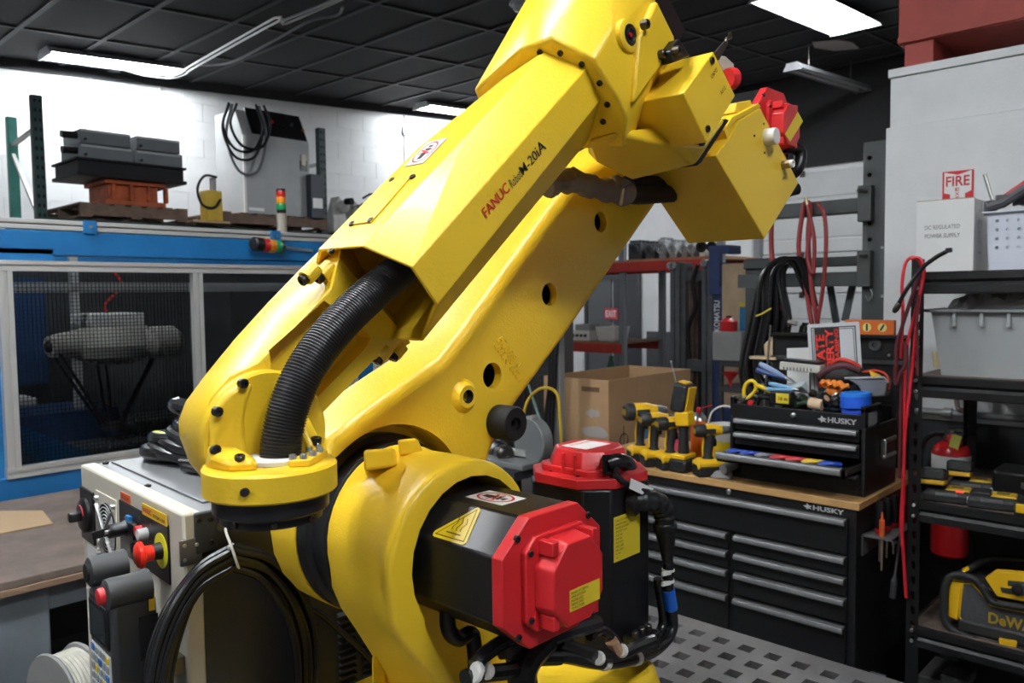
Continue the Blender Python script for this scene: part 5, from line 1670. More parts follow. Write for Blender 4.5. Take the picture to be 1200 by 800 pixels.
# pliers and drivers lying in the open drawer
cols = [('blue', (.01, .05, .35)), ('blue', (.01, .05, .35)), ('grey', (.12, .12, .13)), ('red', (.45, .02, .03)), ('red', (.45, .02, .03)), ('yellow', (.65, .42, .02)), ('blue', (.01, .09, .35))]
for i, (cn, c) in enumerate(cols):
    y = tyL - .07 - i * .056
    x = TXF - OP + .045
    t = thing('pliers', '%s-handled pliers lying in the open tool box drawer' % cn, 'pliers', (x, y, 1.0165), cn + ' pliers in open drawer')
    for s in (-1, 1):
        part('handle', MB().tube(smooth_path([(x - .022, y + s * .004 + .024, 1.042), (x - .012, y + s * .012, 1.050), (x + .012, y + s * .014 - .02, 1.046)], 4), .0075, 8), mat('grip_' + cn, c, .4), t)
    part('jaw', MB().tube([(x - .022, y + .024, 1.040), (x - .02, y + .045, 1.030)], [.007, .003], 8), DSTEEL, t)


# ---- clutter in the top of the tool box
TD = bz0 - .0235


def tpt(px, py, x):
    return ax(px, py, x)


def lie(name, label, cat, px, py, x, group=None):
    p = ax(px, py, x)
    return thing(name, label, cat, (p.x, p.y, TD), group), p


# yellow ring-handled shears
t, p = lie('cable_cutter', 'yellow cable cutter with looped grip at tool box corner', 'cutter', 882, 460, 2.80)
part('grip', MB().tube(smooth_path([ax(871, 466, 2.79), ax(873, 452, 2.79), ax(880, 446, 2.79), ax(886, 450, 2.79), ax(884, 459, 2.79), ax(876, 466, 2.79), ax(871, 466, 2.79)], 5), .007, 8), mat('tool_yellow', (.78, .55, .01), .4), t)
part('arm', MB().tube([ax(884, 450, 2.79), ax(898, 456, 2.80), ax(909, 461, 2.82)], [.009, .008, .010], 8), MATS['tool_yellow'], t)
part('jaw', MB().tube([ax(875, 464, 2.79), ax(868, 472, 2.78)], [.008, .006], 8), STEEL, t)
# tape measure
t, p = lie('tape_measure', 'black tape measure with yellow label on the tool box rim', 'tape measure', 914, 467, 2.765)
q = ax(914, 467, 2.765)
part('case', MB().box((q.x + .02, q.y, q.z), (.045, .082, .050)), BLK, t, bevel=.006)
part('label', MB().box((q.x - .0030, q.y - .010, q.z + .002), (.001, .048, .036)), LABELY, t)
lettering('16 m', (q.x - .0036, q.y + .004, q.z - .006), (0, -1, 0), (0, 0, 1), height=.014, m=INK, parent=t, bold=.03)
t, p = lie('red_button', 'small red push button standing on the tool box rim', 'button', 879, 471, 2.745)
q = ax(879, 472, 2.745)
part('cap', MB().lathe((q.x + .01, q.y, q.z), (-1, 0, 0), [(.010, 0), (.011, .006), (.009, .012), (0, .013)], 14), RED, t)
part('stem', MB().cyl((q.x + .01, q.y, q.z), (q.x + .03, q.y, q.z), .008, n=10), BLK, t)
# blue tape roll
q = ax(1003, 468, 2.80)
t = thing('tape_roll', 'thick roll of bright blue masking tape on the tool box', 'tape', (q.x, q.y, TD))
part('tape', MB().lathe((2.80, q.y, q.z - .028), (.08, .05, 1), [(.030, 0), (.048, 0), (.050, .002), (.050, .040), (.030, .040)], 32), mat('painters_blue', (.01, .10, .62), .5), t)
part('tape_face', MB().lathe((2.80, q.y, q.z + .0125), (.08, .05, 1), [(.030, 0), (.049, 0), (.049, .012), (.046, .013), (.030, .013)], 32), mat('painters_blue_light', (.02, .22, .75), .5), t)
single('blue_tape_strip', MB().box2((2.76, q.y - .03, TD), (2.84, q.y + .035, q.z - .030)), mat('deep_blue', (.01, .05, .4), .5), 'small dark blue box under the roll of blue masking tape', 'box', bevel=.004)
# orange glove
GLV = mat('orange_rubber', (.80, .22, .02), .5, var=.1, scale=30)
q = ax(978, 453, 2.86)
t = thing('orange_glove', 'crumpled orange rubber glove beside the blue tape roll', 'glove', (q.x, q.y, TD))
part('palm', MB().hull([q + V((0, .03, -.035)), q + V((0, -.03, -.035)), q + V((.04, .02, -.03)), q + V((0, .035, .0)), q + V((0, -.02, .006)), q + V((.03, 0, .012)), q + V((-.015, 0, -.02))]), GLV, t, bevel=.008, seg=3)
for i in range(4):
    part('finger', MB().tube(smooth_path([q + V((0, .03 - .016 * i, 0)), q + V((-.015, .036 - .02 * i, .016)), q + V((-.018, .030 - .024 * i, .010 - .004 * i))], 4), .0115, 8), GLV, t)
part('thumb', MB().tube(smooth_path([q + V((0, -.02, -.01)), q + V((-.012, -.04, .004)), q + V((-.006, -.052, .008))], 4), .009, 8), GLV, t)
# black and red tool bag
BAG = mat('bag_black', (.02, .018, .018), .75, var=.3, scale=30)
q = ax(990, 438, 2.90)
t = thing('cable_bag', 'dark cloth bundle with red straps heaped on the tool box', 'bag', (q.x, q.y, TD))
mbp = MB()
secs = []
for i in range(9):
    s = i / 8
    c = ax(962 + 54 * s, 442 - 6 * math.sin(s * 3.1), 2.92)
    r0 = .018 + .028 * math.sin(s * 3.0 + .1)
    secs.append([c + V((math.cos(a * .628) * r0 * 1.4, 0, math.sin(a * .628) * r0 * (1 + .15 * math.sin(3 * s + a)))) for a in range(10)])
part('bundle', mbp.loft(secs), BAG, t, smooth=60)
part('mauve_strap', MB().tube(smooth_path([ax(960, 440, 2.88), ax(972, 432, 2.87), ax(990, 428, 2.87), ax(1008, 433, 2.88)], 5), .012, 8), mat('mauve_cloth', (.10, .035, .04), .8), t)
part('red_strap', MB().tube(smooth_path([ax(974, 426, 2.90), ax(985, 421, 2.88), ax(998, 424, 2.87), ax(1008, 430, 2.88)], 5), .007, 8), mat('strap_red', (.62, .04, .02), .5), t)
part('red_cord', MB().tube(smooth_path([ax(1010, 436, 2.90), ax(1028, 434, 2.88), ax(1040, 441, 2.86), ax(1042, 456, 2.86)], 5), .004, 6), MATS['strap_red'], t)
# grey clear case and other small things
q = ax(1020, 448, 2.84)
t = thing('clear_case', 'flat grey see-through parts case leaning on the dark bundle', 'case', (q.x, q.y, TD))
part('shell', MB().prism([ax(992, 444, 2.84), ax(1036, 443, 2.84), ax(1040, 448, 2.84), ax(1037, 464, 2.84), ax(1012, 466, 2.84), ax(1006, 452, 2.84)], (.05, 0, .0)), mat('case_grey', (.16, .16, .17), .25), t, bevel=.004)
part('rim', MB().tube([ax(990, 443, 2.838), ax(1036, 442, 2.838), ax(1041, 448, 2.838)], .004, 6), mat('rim_grey', (.4, .4, .4), .3), t)
q = ax(1026, 438, 2.87)
single('yellow_wedge', MB().prism([ax(1018, 434, 2.87), ax(1030, 440, 2.87), ax(1034, 446, 2.87), ax(1022, 444, 2.87)], (.02, 0, 0)), mat('amber_yellow', (.75, .45, .02), .5), 'amber yellow wedge on the grey parts case', 'tool', bevel=.002)
q = ax(940, 430, 2.93)
t = thing('power_strip', 'white slotted terminal strip with black lid on the tool box', 'strip', (q.x, q.y, TD))
part('case', MB().box((q.x, q.y, q.z), (.05, .155, .030), m=Matrix.Rotation(.05, 3, 'X')), mat('ivory_strip', (.55, .53, .47), .5), t, bevel=.003)
for k in range(9):
    part('slot', MB().box((q.x - .0253, q.y + .06 - k * .013, q.z - .006), (.002, .003, .012)), INK, t)
part('lid', MB().box((q.x + .01, q.y, q.z + .021), (.05, .145, .012), m=Matrix.Rotation(.05, 3, 'X')), BLK, t, bevel=.003)
# pliers with pale blue grips and silver tools lying across
for i, (a, b, r, mm, nm, lab) in enumerate((((890, 426), (920, 442), .011, mat('pale_blue_grip', (.30, .40, .60), .35), 'wire_stripper', 'pale blue gripped wire stripper tilted over tool box edge'),
                                            ((901, 449), (929, 455), .008, mat('sky_blue_grip', (.22, .45, .70), .35), 'crimp_tool', 'sky blue crimp tool lying across the tool box'),
                                            ((910, 437), (932, 448), .007, STEEL, 'combination_wrench', 'steel wrench lying among blue-gripped tools'),
                                            ((966, 477), (985, 479), .008, mat('mist_blue', (.28, .40, .52), .5), 'marker_pen', 'pale blue marker on the tool box rim'))):
    p0, p1 = ax(*a, 2.79 + .01 * i), ax(*b, 2.80 + .01 * i)
    t = thing(nm, lab, 'tool', ((p0 + p1) / 2).xy.to_3d() + V((0, 0, TD)))
    part('body', MB().tube([p0, p0.lerp(p1, .2), p0.lerp(p1, .7), p1], [r * .7, r, r * .9, r * .5], 10), mm, t)
    part('tip', MB().tube([p1, p1 + (p1 - p0) * .25], [r * .45, r * .25], 8), STEEL, t)
    if i < 2:
        part('second_grip', MB().tube([p0 + V((.0, .01, -.022)), p1 + V((0, 0, -.004))], [r, r * .6], 8), mat('navy_grip', (.03, .07, .22), .4) if i == 0 else mm, t)
# crumpled plastic bag
q = ax(938, 456, 2.83)
single('plastic_bag', MB().hull([ax(920, 450, 2.83), ax(945, 445, 2.83), ax(948, 461, 2.83), ax(930, 458, 2.83), ax(940, 452, 2.80), ax(935, 455, 2.87), ax(926, 456, 2.81)]), mat('frosted_bag', (.50, .56, .58), .3), 'crumpled frosted plastic bag in the tool box', 'bag', bevel=.002)
# beige and dark rolls at the rim
q = ax(957, 474, 2.765)
t = thing('tape_roll', 'small roll of beige tape at the tool box rim', 'tape', (q.x, q.y, TD))
part('roll', MB().lathe((q.x, q.y - .02, q.z), (0, 1, .1), [(.010, 0), (.020, 0), (.020, .045), (.010, .045)], 20), mat('beige_tape', (.68, .48, .32), .6), t)
q = ax(962, 466, 2.785)
t = thing('tape_roll', 'roll of black tape leaning above the beige tape', 'tape', (q.x, q.y, TD))
part('roll', MB().lathe((q.x, q.y - .02, q.z), (.3, 1, -.7), [(.010, 0), (.024, 0), (.024, .028), (.010, .028)], 20), BLKM, t)
part('core', MB().lathe((q.x, q.y - .02, q.z), (.3, 1, -.7), [(.009, -.002), (.012, -.002), (.012, .030), (.009, .030)], 16), mat('card_core', (.40, .26, .16), .7), t)
rnd = random.Random(3)
for i in range(22):
    xp = 895 + rnd.random() * 120
    yp_ = 442 + rnd.random() * 26 + (xp - 900) * .04
    xx = 2.80 + rnd.random() * .16
    p = ax(xp, yp_, xx)
    z = min(max(p.z, TD + .01), TD + .085)
    d = Vector((rnd.uniform(-.5, .5), rnd.uniform(-1, 1), rnd.uniform(-.1, .3))).normalized()
    mm = (DSTEEL, BLK, STEEL, GREYP, mat('dull_green', (.05, .08, .05), .5))[i % 5]
    nm = ('socket_wrench', 'drill_bit', 'hex_key', 'wire_cutter', 'clamp')[i % 5]
    t = thing(nm, {'socket_wrench': 'dark steel socket wrench in the heap on the tool box', 'drill_bit': 'black drill bit in the heap on the tool box', 'hex_key': 'shiny hex key in the heap on the tool box', 'wire_cutter': 'grey wire cutter in the heap on the tool box', 'clamp': 'dull green clamp in the heap on the tool box'}[nm], 'tool', (p.x, p.y, TD), nm.replace('_', ' ') + 's in the tool heap')
    c = Vector((p.x, p.y, z))
    part('shaft', MB().tube([c - d * .04, c, c + d * .05], [.006, .008, .006], 8), mm, t)
    part('head', MB().lathe(c + d * .05, d, [(.010, -.004), (.014, 0), (.014, .016), (.010, .02)], 10), mm, t)

# ---- drills on the worktop
DY_ = mat('drill_yellow', (.80, .46, .01), .4)
DB = mat('drill_black', (.018, .018, .018), .55)


def drill(px, py, x, label, head_h, head_l, head_r, chuck, yaw=0.0, bat='yellow', grp=None):
    """cordless driver standing on its battery; rear of the head toward the room"""
    p = ax(px, py, x)
    c = Vector((p.x, p.y, ZW))
    t = thing('cordless_drill', label, 'drill', (c.x, c.y, ZW), 'cordless drills on the oak worktop')
    M = Matrix.Rotation(yaw, 3, 'Z')

    def w(a, b, z):
        return c + M @ Vector((a, b, z))
    # battery: black foot, yellow top rail
    part('battery', MB().box(w(0, 0, .0245), (.105, .072, .048), m=M), DB, t, bevel=.008)
    bt = part('battery_cover', MB().hull([w(a * .052, b * .036, z) for a in (-1, 1) for b in (-1, 1) for z in (.030, .052)] + [w(a * .036, b * .026, .066) for a in (-1, 1) for b in (-1, 1)]), DY_ if bat == 'yellow' else DB, t, bevel=.004)
    part('battery_badge', MB().box(w(-.053, 0, .040), (.003, .045, .010), m=M), INK if bat == 'yellow' else DY_, bt)
    # grip
    part('grip', MB().tube([w(.0, 0, .055), w(-.004, 0, .075), w(-.002, 0, head_h * .55), w(.006, 0, head_h - head_r * .4)], [.026, .018, .0175, .022], 14), DB, t)
    part('grip_trim', MB().tube([w(-.020, 0, .075), w(-.023, 0, head_h * .55), w(-.018, 0, head_h - head_r)], .0035, 8), DY_, t)
    part('trigger', MB().box(w(.024, 0, head_h - head_r - .022), (.014, .014, .03), m=M), BLK, t, bevel=.004)
    # head along +x with black rear cap
    r = head_r
    o = w(-head_l * .5, 0, head_h)
    ax_ = M @ Vector((1, 0, .0))
    part('motor_housing', MB().lathe(o, ax_, [(r * .9, .02), (r, .03), (r, head_l * .72), (r * .8, head_l * .85), (r * .72, head_l)], 20), DY_, t)
    part('rear_cap', MB().lathe(o, ax_, [(r * .75, -.004), (r * .97, .004), (r * 1.03, .022), (r * 1.0, .036)], 20), DB, t)
    part('badge', MB().box(o + ax_ * -.005 + V((0, 0, 0)), (.003, r * 1.2, r * .7), m=M), mat('badge_yellow', (.35, .21, .02), .5), t)
    part('side_label', MB().box(w(.0, -r * .97, head_h), (head_l * .4, .004, r * .7), m=M), DB, t)
    part('chuck', MB().lathe(o + ax_ * head_l, ax_, [(r * .70, -.004), (r * .62, chuck * .5), (r * .42, chuck)], 16), DB if chuck < .04 else mat('gunmetal', (.22, .23, .25), .4, .6), t)
    return t


drill(751, 545, 2.75, 'large yellow impact wrench with grey nose beside the cardboard carton', .205, .135, .036, .045, -.62)
drill(767, 551, 2.71, 'cordless drill with black rear cap next to the large impact wrench', .188, .110, .027, .028, -.62)
drill(786, 553.5, 2.70, 'cordless impact driver with black badge in the middle of the drill row', .180, .110, .027, .028, -.55)
drill(830, 559, 2.69, 'small cordless driver with long bit nearest the grey gripper', .172, .100, .025, .050, -.7)
# upright work light with aerial
p = ax(801, 556, 2.70)
t = thing('work_light', 'tall black and yellow cordless tool with upright battery and aerial', 'work light', (p.x, p.y, ZW))
c = Vector((p.x, p.y, ZW))
part('battery', MB().box(c + V((0, 0, .026)), (.10, .075, .050)), DB, t, bevel=.008)
part('battery_cover', MB().box(c + V((0, 0, .060)), (.09, .062, .020)), DY_, t, bevel=.005)
part('handle', MB().tube([c + V((0, 0, .06)), c + V((0, 0, .15)), c + V((0, -.004, .20))], [.022, .018, .022], 14), DB, t)
part('neck', MB().box(c + V((0, -.006, .205)), (.055, .060, .055), m=Matrix.Rotation(-.10, 3, 'X')), DY_, t, bevel=.006)
hd = part('upper_battery', MB().box(c + V((.01, .010, .285)), (.075, .062, .115), m=Matrix.Rotation(.18, 3, 'X')), DB, t, bevel=.012, seg=3)
part('yellow_side', MB().box(c + V((.01, -.026, .280)), (.055, .006, .098), m=Matrix.Rotation(.18, 3, 'X')), DY_, hd, bevel=.002)
part('yellow_top', MB().box(c + V((.01, -.002, .345)), (.04, .035, .006), m=Matrix.Rotation(.18, 3, 'X')), DY_, hd)
part('aerial', MB().tube([c + V((.0, .03, .335)), c + V((.0, .055, .42))], .002, 6).ball(c + V((0, .056, .423)), .005, n=8, rings=5), STEEL, hd)
# bits, spray can, bucket, gripper
d4 = ax(850, 508, 2.73)
p = ax(819, 545, 2.84)
can = thing('spray_can', 'orange spray can with red straw behind the drill row', 'spray can', (p.x, p.y, ZW))
zc_ = ax(819, 492, 2.84).z
part('body', MB().lathe((p.x, p.y, ZW), (0, 0, 1), [(.031, 0), (.033, .004), (.033, zc_ - ZW)], 22), mat('spray_orange', (.80, .16, .02), .35), can)
part('shoulder', MB().lathe((p.x, p.y, zc_), (0, 0, 1), [(.033, 0), (.030, .012), (.016, .028), (.013, .030)], 22), STEEL, can)
part('nozzle', MB().lathe((p.x, p.y, zc_ + .030), (0, 0, 1), [(.012, 0), (.012, .014), (.007, .022), (0, .022)], 14), RED, can)
part('straw', MB().tube([(p.x, p.y, zc_ + .045), (p.x + .03, p.y - .045, zc_ + .062)], .0022, 6), RED, can)
p = ax(848, 545, 2.93)
bk = thing('paint_bucket', 'white and yellow bucket with wire handle beside the tool box', 'bucket', (p.x, p.y, ZW))
zb1 = ax(848, 497, 2.93).z
zb2 = ax(848, 515, 2.93).z
part('lower', MB().lathe((p.x, p.y, ZW), (0, 0, 1), [(.050, 0), (.056, .004), (.060, zb2 - ZW)], 26), mat('bucket_yellow', (.78, .58, .02), .45), bk)
part('upper', MB().lathe((p.x, p.y, zb2), (0, 0, 1), [(.0605, 0), (.063, zb1 - zb2 - .006), (.066, zb1 - zb2), (.060, zb1 - zb2 + .002), (.055, zb1 - zb2 - .02)], 26), mat('bucket_white', (.60, .60, .58), .45), bk)
part('bail', MB().tube(smooth_path([(p.x - .03, p.y + .055, zb1), (p.x - .01, p.y + .045, zb1 + .05), (p.x, p.y, zb1 + .075), (p.x + .01, p.y - .045, zb1 + .06), (p.x + .01, p.y - .06, zb1)], 5), .004, 6), WHITE, bk)
p = ax(795, 535, 2.83)
pk_ = thing('bag_of_ties', 'red and pink packet standing between the drills', 'packet', (p.x, p.y, ZW))
zz_ = ax(795, 505, 2.83).z
part('pouch', MB().hull([(2.83, p.y + .045, ZW), (2.83, p.y - .06, ZW), (2.86, p.y - .06, ZW), (2.86, p.y + .045, ZW), (2.845, p.y + .03, zz_), (2.845, p.y - .02, zz_ - .01)]), mat('packet_red', (.75, .06, .05), .4, col2=(.70, .10, .25), scale=12), pk_, bevel=.004)
part('seal_strip', MB().bar((2.843, p.y + .035, zz_), (2.843, p.y - .025, zz_ - .01), .004, .012), mat('packet_pink', (.7, .15, .3), .5), pk_)
p = ax(845, 556, 2.70)
gp = thing('grey_gripper', 'grey cast gripper finger lying before the bucket', 'gripper', (p.x, p.y, ZW))
part('finger', MB().hull([(2.66, p.y + .05, ZW), (2.70, p.y + .05, ZW), (2.66, p.y + .02, ZW), (2.71, p.y - .05, ZW), (2.67, p.y - .055, ZW), (2.67, p.y + .045, ZW + .018), (2.69, p.y - .05, ZW + .035), (2.70, p.y + .02, ZW + .03)]), mat('gripper_grey', (.20, .19, .19), .5), gp, bevel=.006)
part('knuckle', MB().cyl((2.66, p.y - .03, ZW + .04), (2.72, p.y - .045, ZW + .05), .018, n=14), MATS['gripper_grey'], gp)
p = ax(836, 550, 2.76)
single('paper_rag', MB().hull([(2.74, p.y + .04, ZW), (2.80, p.y + .05, ZW), (2.82, p.y - .04, ZW), (2.75, p.y - .05, ZW), (2.78, p.y, ZW + .03), (2.77, p.y + .03, ZW + .02)]), mat('pale_rag', (.55, .55, .53), .8), 'pale crumpled rag on the worktop behind the grey gripper', 'rag', bevel=.003)

# ---- behind the tool box: black rail cabinet, sign, level
XB = 3.08
pz0, pz1 = ax(905, 397, 3.34).z, ax(1060, 390, 3.34).z
bc = thing('black_backboard', 'black steel board with rails standing behind the tool box', 'board', (3.3, 1.45, ZW))
yb0, yb1 = ax(1062, 400, 3.32).y, ax(905, 400, 3.32).y
zb = ax(980, 391, 3.32).z
part('panel', MB().box2((3.32, yb0, .20), (3.35, yb1, zb)), CHB, bc, bevel=.002)
part('top_rail', MB().box2((3.29, yb0, zb - .012), (3.36, yb1, zb)), CHB, bc, bevel=.002)
part('mid_rail', MB().box2((3.305, yb0, zb - .115), (3.32, yb1, zb - .10)), mat('rail_dark', (.05, .05, .05), .4), bc)
q = ax(1025, 404, 3.31)
part('grommet', MB().lathe((3.32, q.y, q.z), (-1, 0, 0), [(.024, 0), (.024, .008), (.010, .010), (.009, .002)], 20), mat('grommet_grey', (.04, .04, .04), .6), bc)
bolt(bc, ax(1042, 416, 3.31), (-1, 0, 0), .006, .004, STEEL)
# level standing on the board's top rail
l0, l1 = ax(1009, 385, 3.33), ax(1049, 384, 3.33)
lv = thing('spirit_level', 'orange spirit level with two yellow vials on the black board', 'level', (3.33, (l0.y + l1.y) / 2, zb))
part('body', MB().box2((3.318, l1.y, zb), (3.342, l0.y + .06, ax(1040, 375, 3.33).z)), mat('level_orange', (.70, .15, .02), .45), lv, bevel=.002)
zl_ = (zb + ax(1040, 375, 3.33).z) / 2
for q in (1016, 1034):
    y = ax(q, 382, 3.318).y
    v_ = part('vial_window', MB().lathe((3.318, y, zl_), (-1, 0, 0), [(.017, -.004), (.017, .001), (0, .001)], 18), mat('vial_yellow', (.80, .75, .25), .3), lv)
    part('vial_mark', MB().box((3.3165, y, zl_), (.001, .007, .028), m=Matrix.Rotation(.5 if q > 1020 else 0, 3, 'X')), INK, v_)
# sign: PRIVATE PROPERTY NO TRESPASSING, standing on its end
sx_ = 2.985
tl, trr = ax(946, 380, sx_), ax(1007, 378, sx_)
sg = thing('no_trespassing_sign', 'black, red and white no trespassing sign standing on end behind tool heap', 'sign', (sx_, (tl.y + trr.y) / 2, TD))
Wd = (trr - tl).length
tilt = math.radians(4.0)
rv = Vector((0, -math.cos(tilt), math.sin(tilt)))
dv = Vector((0, -math.sin(tilt), -math.cos(tilt)))
Hd = (tl.z - TD) / math.cos(tilt) - .006
nn = Vector((-1, 0, 0))


def sgp(a, b, k=0.0):
    return tl + rv * (a * Wd) + dv * (b * Hd) + nn * k


def rect(mbx, a0, b0, a1, b1, k):
    return mbx.add([sgp(a0, b0, k), sgp(a1, b0, k), sgp(a1, b1, k), sgp(a0, b1, k)], [(0, 1, 2, 3)])


part('plate', MB().prism([sgp(.02, 0), sgp(.98, 0), sgp(1, .012), sgp(1, 1), sgp(0, 1), sgp(0, .012)], nn * .0015), mat('sign_white', (.62, .64, .66), .5), sg, smooth=0)
bd = MB()
for m0, m1 in ((.070, .090), (.110, .122)):
    rect(bd, m0, m0 * .55, 1 - m0, m1 * .55, .0021)
    rect(bd, m0, m0 * .55, m1, .97, .0021)
    rect(bd, 1 - m1, m0 * .55, 1 - m0, .97, .0021)
rect(bd, .135, .050, .62, .96, .0019)
part('sign_print', bd, INK, sg, smooth=0)
NEON = mat('sign_red', (.80, .035, .02), .5)
for txt, a0, a1, b0, s_ in (('PRIVATE', .155, .325, .115, .56), ('PROPERTY', .345, .50, .060, .69), ('NO TRESPASSING', .52, .60, .060, .72)):
    lettering(txt, sgp(a1, b0 + s_), -dv, -rv, width=Hd * s_, height=Wd * (a1 - a0), m=NEON, parent=sg, bold=.03, depth=.0026)
single('paper_sheet', MB().prism([V((3.10, ax(922, 408, 3.1).y, ax(922, 408, 3.1).z)), V((3.10, ax(948, 408, 3.1).y, ax(948, 407, 3.1).z)), V((3.10, ax(950, 408, 3.1).y, ZW + .001)), V((3.10, ax(924, 408, 3.1).y, ZW + .001))], (.002, 0, 0)), PAPER, 'blank white paper sheet leaning beside the no trespassing sign', 'paper', smooth=0)
# wooden try square block and rod left of the board
w0 = ax(893, 415, 3.35)
single('wood_bracket', MB().box2((3.30, ax(909, 415, 3.3).y, ax(895, 418, 3.3).z - .012), (3.36, ax(878, 415, 3.3).y, ax(895, 418, 3.3).z)).prism([ax(896, 417, 3.32), ax(908, 417, 3.32), ax(908, 396, 3.32), ax(904, 394, 3.32), ax(895, 404, 3.32)], (.02, 0, 0)), mat('pale_ply', (.60, .45, .28), .6), 'pale wooden bracket beside the black board', 'bracket', bevel=.002)
single('steel_rod', MB().cyl(V((3.2, ax(891, 480, 3.2).y, ZW + .0005)), ax(903, 381, 3.2), .004, n=8), STEEL, 'thin steel rod standing behind the tool box', 'rod')

# ================================================================== HOSE RACK
XH = 3.72
DGS = mat('dark_green_steel', (.050, .055, .053), .5, var=.12, scale=6)
hr = thing('hose_rack', 'dark steel cantilever rack with peg holes beside the white enclosure', 'rack', (XH, 1.3, 0))
hy0, hy1 = ax(1037, 300, XH).y, ax(1010, 300, XH).y
hzt = ax(1020, 166, XH).z
hpo = MB().box2((XH, hy0, 0), (XH + .10, hy1, hzt))
cutsh = []
for zpx in (185, 205, 222, 262, 281):
    q = ax(1019, zpx, XH)
    cutsh.append(MB().cyl((XH - .05, q.y, q.z), (XH + .05, q.y, q.z), .010, n=14))
part('post', None, DGS, hr, mesh=cutmesh(hpo, cutsh, OFF[hr.name], bevel=.004))
part('foot', MB().box2((XH - .2, hy0, 0), (XH + .3, hy1, .02)), DGS, hr)
for zpx_, ztop_, zbot_ in ((240, 218, 260), (326, 294, 336)):
    zA = ax(1009, zpx_ - 8, XH).z
    zBm = ax(1009, zpx_ + 9, XH).z
    br_ = part('bracket', MB().box2((XH - .045, ax(1025, 240, XH).y, ax(1015, zbot_, XH).z), (XH + .0, ax(1009, 240, XH).y, ax(1015, ztop_, XH).z)), DGS, hr, bevel=.003)
    part('arm', MB().box2((XH - .03, ax(1009, 240, XH).y, zBm), (XH + .04, ax(868, 240, XH).y, zA)), DGS, hr, bevel=.003)
    q = ax(1015, ztop_ + 6, XH - .045)
    part('pin', MB().cyl((XH - .045, q.y, q.z), (XH - .10, q.y + .015, q.z), .008, n=10), DSTEEL, br_)
for q in ((1034, 290), (1034, 347), (1034, 401)):
    bolt(hr, ax(*q, XH), (-1, 0, 0), .006, .005, STEEL)
part('wire_hook', MB().tube(smooth_path([ax(1020, 338, XH - .02), ax(1022, 345, XH - .02), ax(1018, 352, XH - .02), ax(1014, 346, XH - .02)], 5), .002, 6), STEEL, hr)
single('equipment_rack', MB().box2((XH + .3, ax(905, 350, XH + .3).y, .0), (XH + .36, ax(873, 350, XH + .3).y, ax(880, 303, XH + .3).z)).box2((XH + .28, ax(1005, 320, XH + .3).y, ax(930, 309, XH + .3).z - .02), (XH + .38, ax(873, 310, XH + .3).y, ax(930, 303, XH + .3).z)), DGS, 'dark upright steel frame behind the hanging black cables', 'rack', bevel=.004)
# red hoses over the upper arm
RH = mat('red_rubber_hose', (.26, .028, .028), .45)
hz = XH - .05
zar = ax(1009, 232, XH).z
loops = [([(942, 330), (936, 290), (941, 246), (945, 237), (950, 243), (947, 275), (950, 330), (958, 380), (960, 400), (955, 396), (948, 360), (941, 310)], .011, 'thick red rubber hose looped over the upper rack arm'),
         ([(904, 256), (904, 290), (908, 330), (914, 352), (920, 368), (921, 374)], .012, 'red hose with brass end hanging beside the black cables'),
         ([(948, 250), (954, 280), (953, 320), (946, 300), (950, 262), (946, 240)], .009, 'thin red hose crossing itself under the rack arm'),
         ([(958, 238), (966, 252), (968, 290), (964, 340), (958, 380), (961, 400)], .009, 'red hose hanging straight beside the rack post')]
for i, (pl, r, lab) in enumerate(loops):
    x = hz - .012 * i
    hs_ = smooth_path([ax(*q, x) for q in pl], 6)
    t = thing('red_hose', lab, 'hose', (x, ax(*pl[0], x).y, ax(*pl[-1], x).z), 'red hoses on rack')
    part('hose', MB().tube(hs_, r, 9), RH, t)
    e = ax(*pl[-1], x)
    part('fitting', MB().cyl(e, e + (hs_[-1] - hs_[-2]).normalized() * .035, r * .9, n=10), mat('brass', (.55, .42, .25), .35, .8), t)
# bundle of black cables over the lower arm
bcl = thing('black_cable_bundle', 'thick hanging bundle of black cables tied with yellow string', 'cable', (hz, ax(900, 420, hz).y, 1.2))
zr = random.Random(5)
for i in range(26):
    s = i / 25
    x = hz - .06 + .11 * zr.random()
    top = 918 + 14 * s + zr.uniform(-3, 3)
    outx = 868 + 52 * s + zr.uniform(-2, 2)
    bot = 462 - 50 * s + zr.uniform(-6, 6)
    part('cable', MB().tube(smooth_path([ax(top + 22, 330 + 30 * s, x + .06), ax(top + 10, 308, x + .02), ax(top - 4, 303 + 2 * s, x), ax(top - 26 + 10 * s, 322, x), ax(outx + 12 - 6 * s, 372, x), ax(outx, 430 - 20 * s, x), ax(outx + 6, bot, x), ax(outx + 18, bot + 8 - 10 * s, x), ax(outx + 26, bot - 30, x + .05)], 4), .0105, 6), RUB, bcl)
part('yellow_tie', MB().tube(smooth_path([ax(886, 370, hz - .10), ax(892, 368, hz - .11), ax(904, 361, hz - .10)], 4), .004, 6), mat('yellow_string', (.72, .58, .04), .6), bcl)
part('plug', MB().cyl(ax(924, 377, hz - .06), ax(934, 379, hz - .06), .012, n=10), STEEL, bcl)
for i, (a, b, lab) in enumerate((((972, 330), (980, 378), 'green-grey strap clamp hanging under lower rack arm'), ((1000, 330), (990, 376), 'slate strap clamp hanging next to the green-grey one'))):
    p0, p1 = ax(*a, XH + .1), ax(*b, XH + .1)
    t = thing('bar_clamp', lab, 'clamp', p1)
    part('bar', MB().bar(p0, p1, .012, .032, (0, 1, 0)), mat('slate_green', (.05, .065, .065), .5), t, bevel=.002)
    part('jaw', MB().bar(p0, p0 + V((0, -.05, .005)), .02, .02), mat('slate_green', (.05, .065, .065), .5), t, bevel=.002)
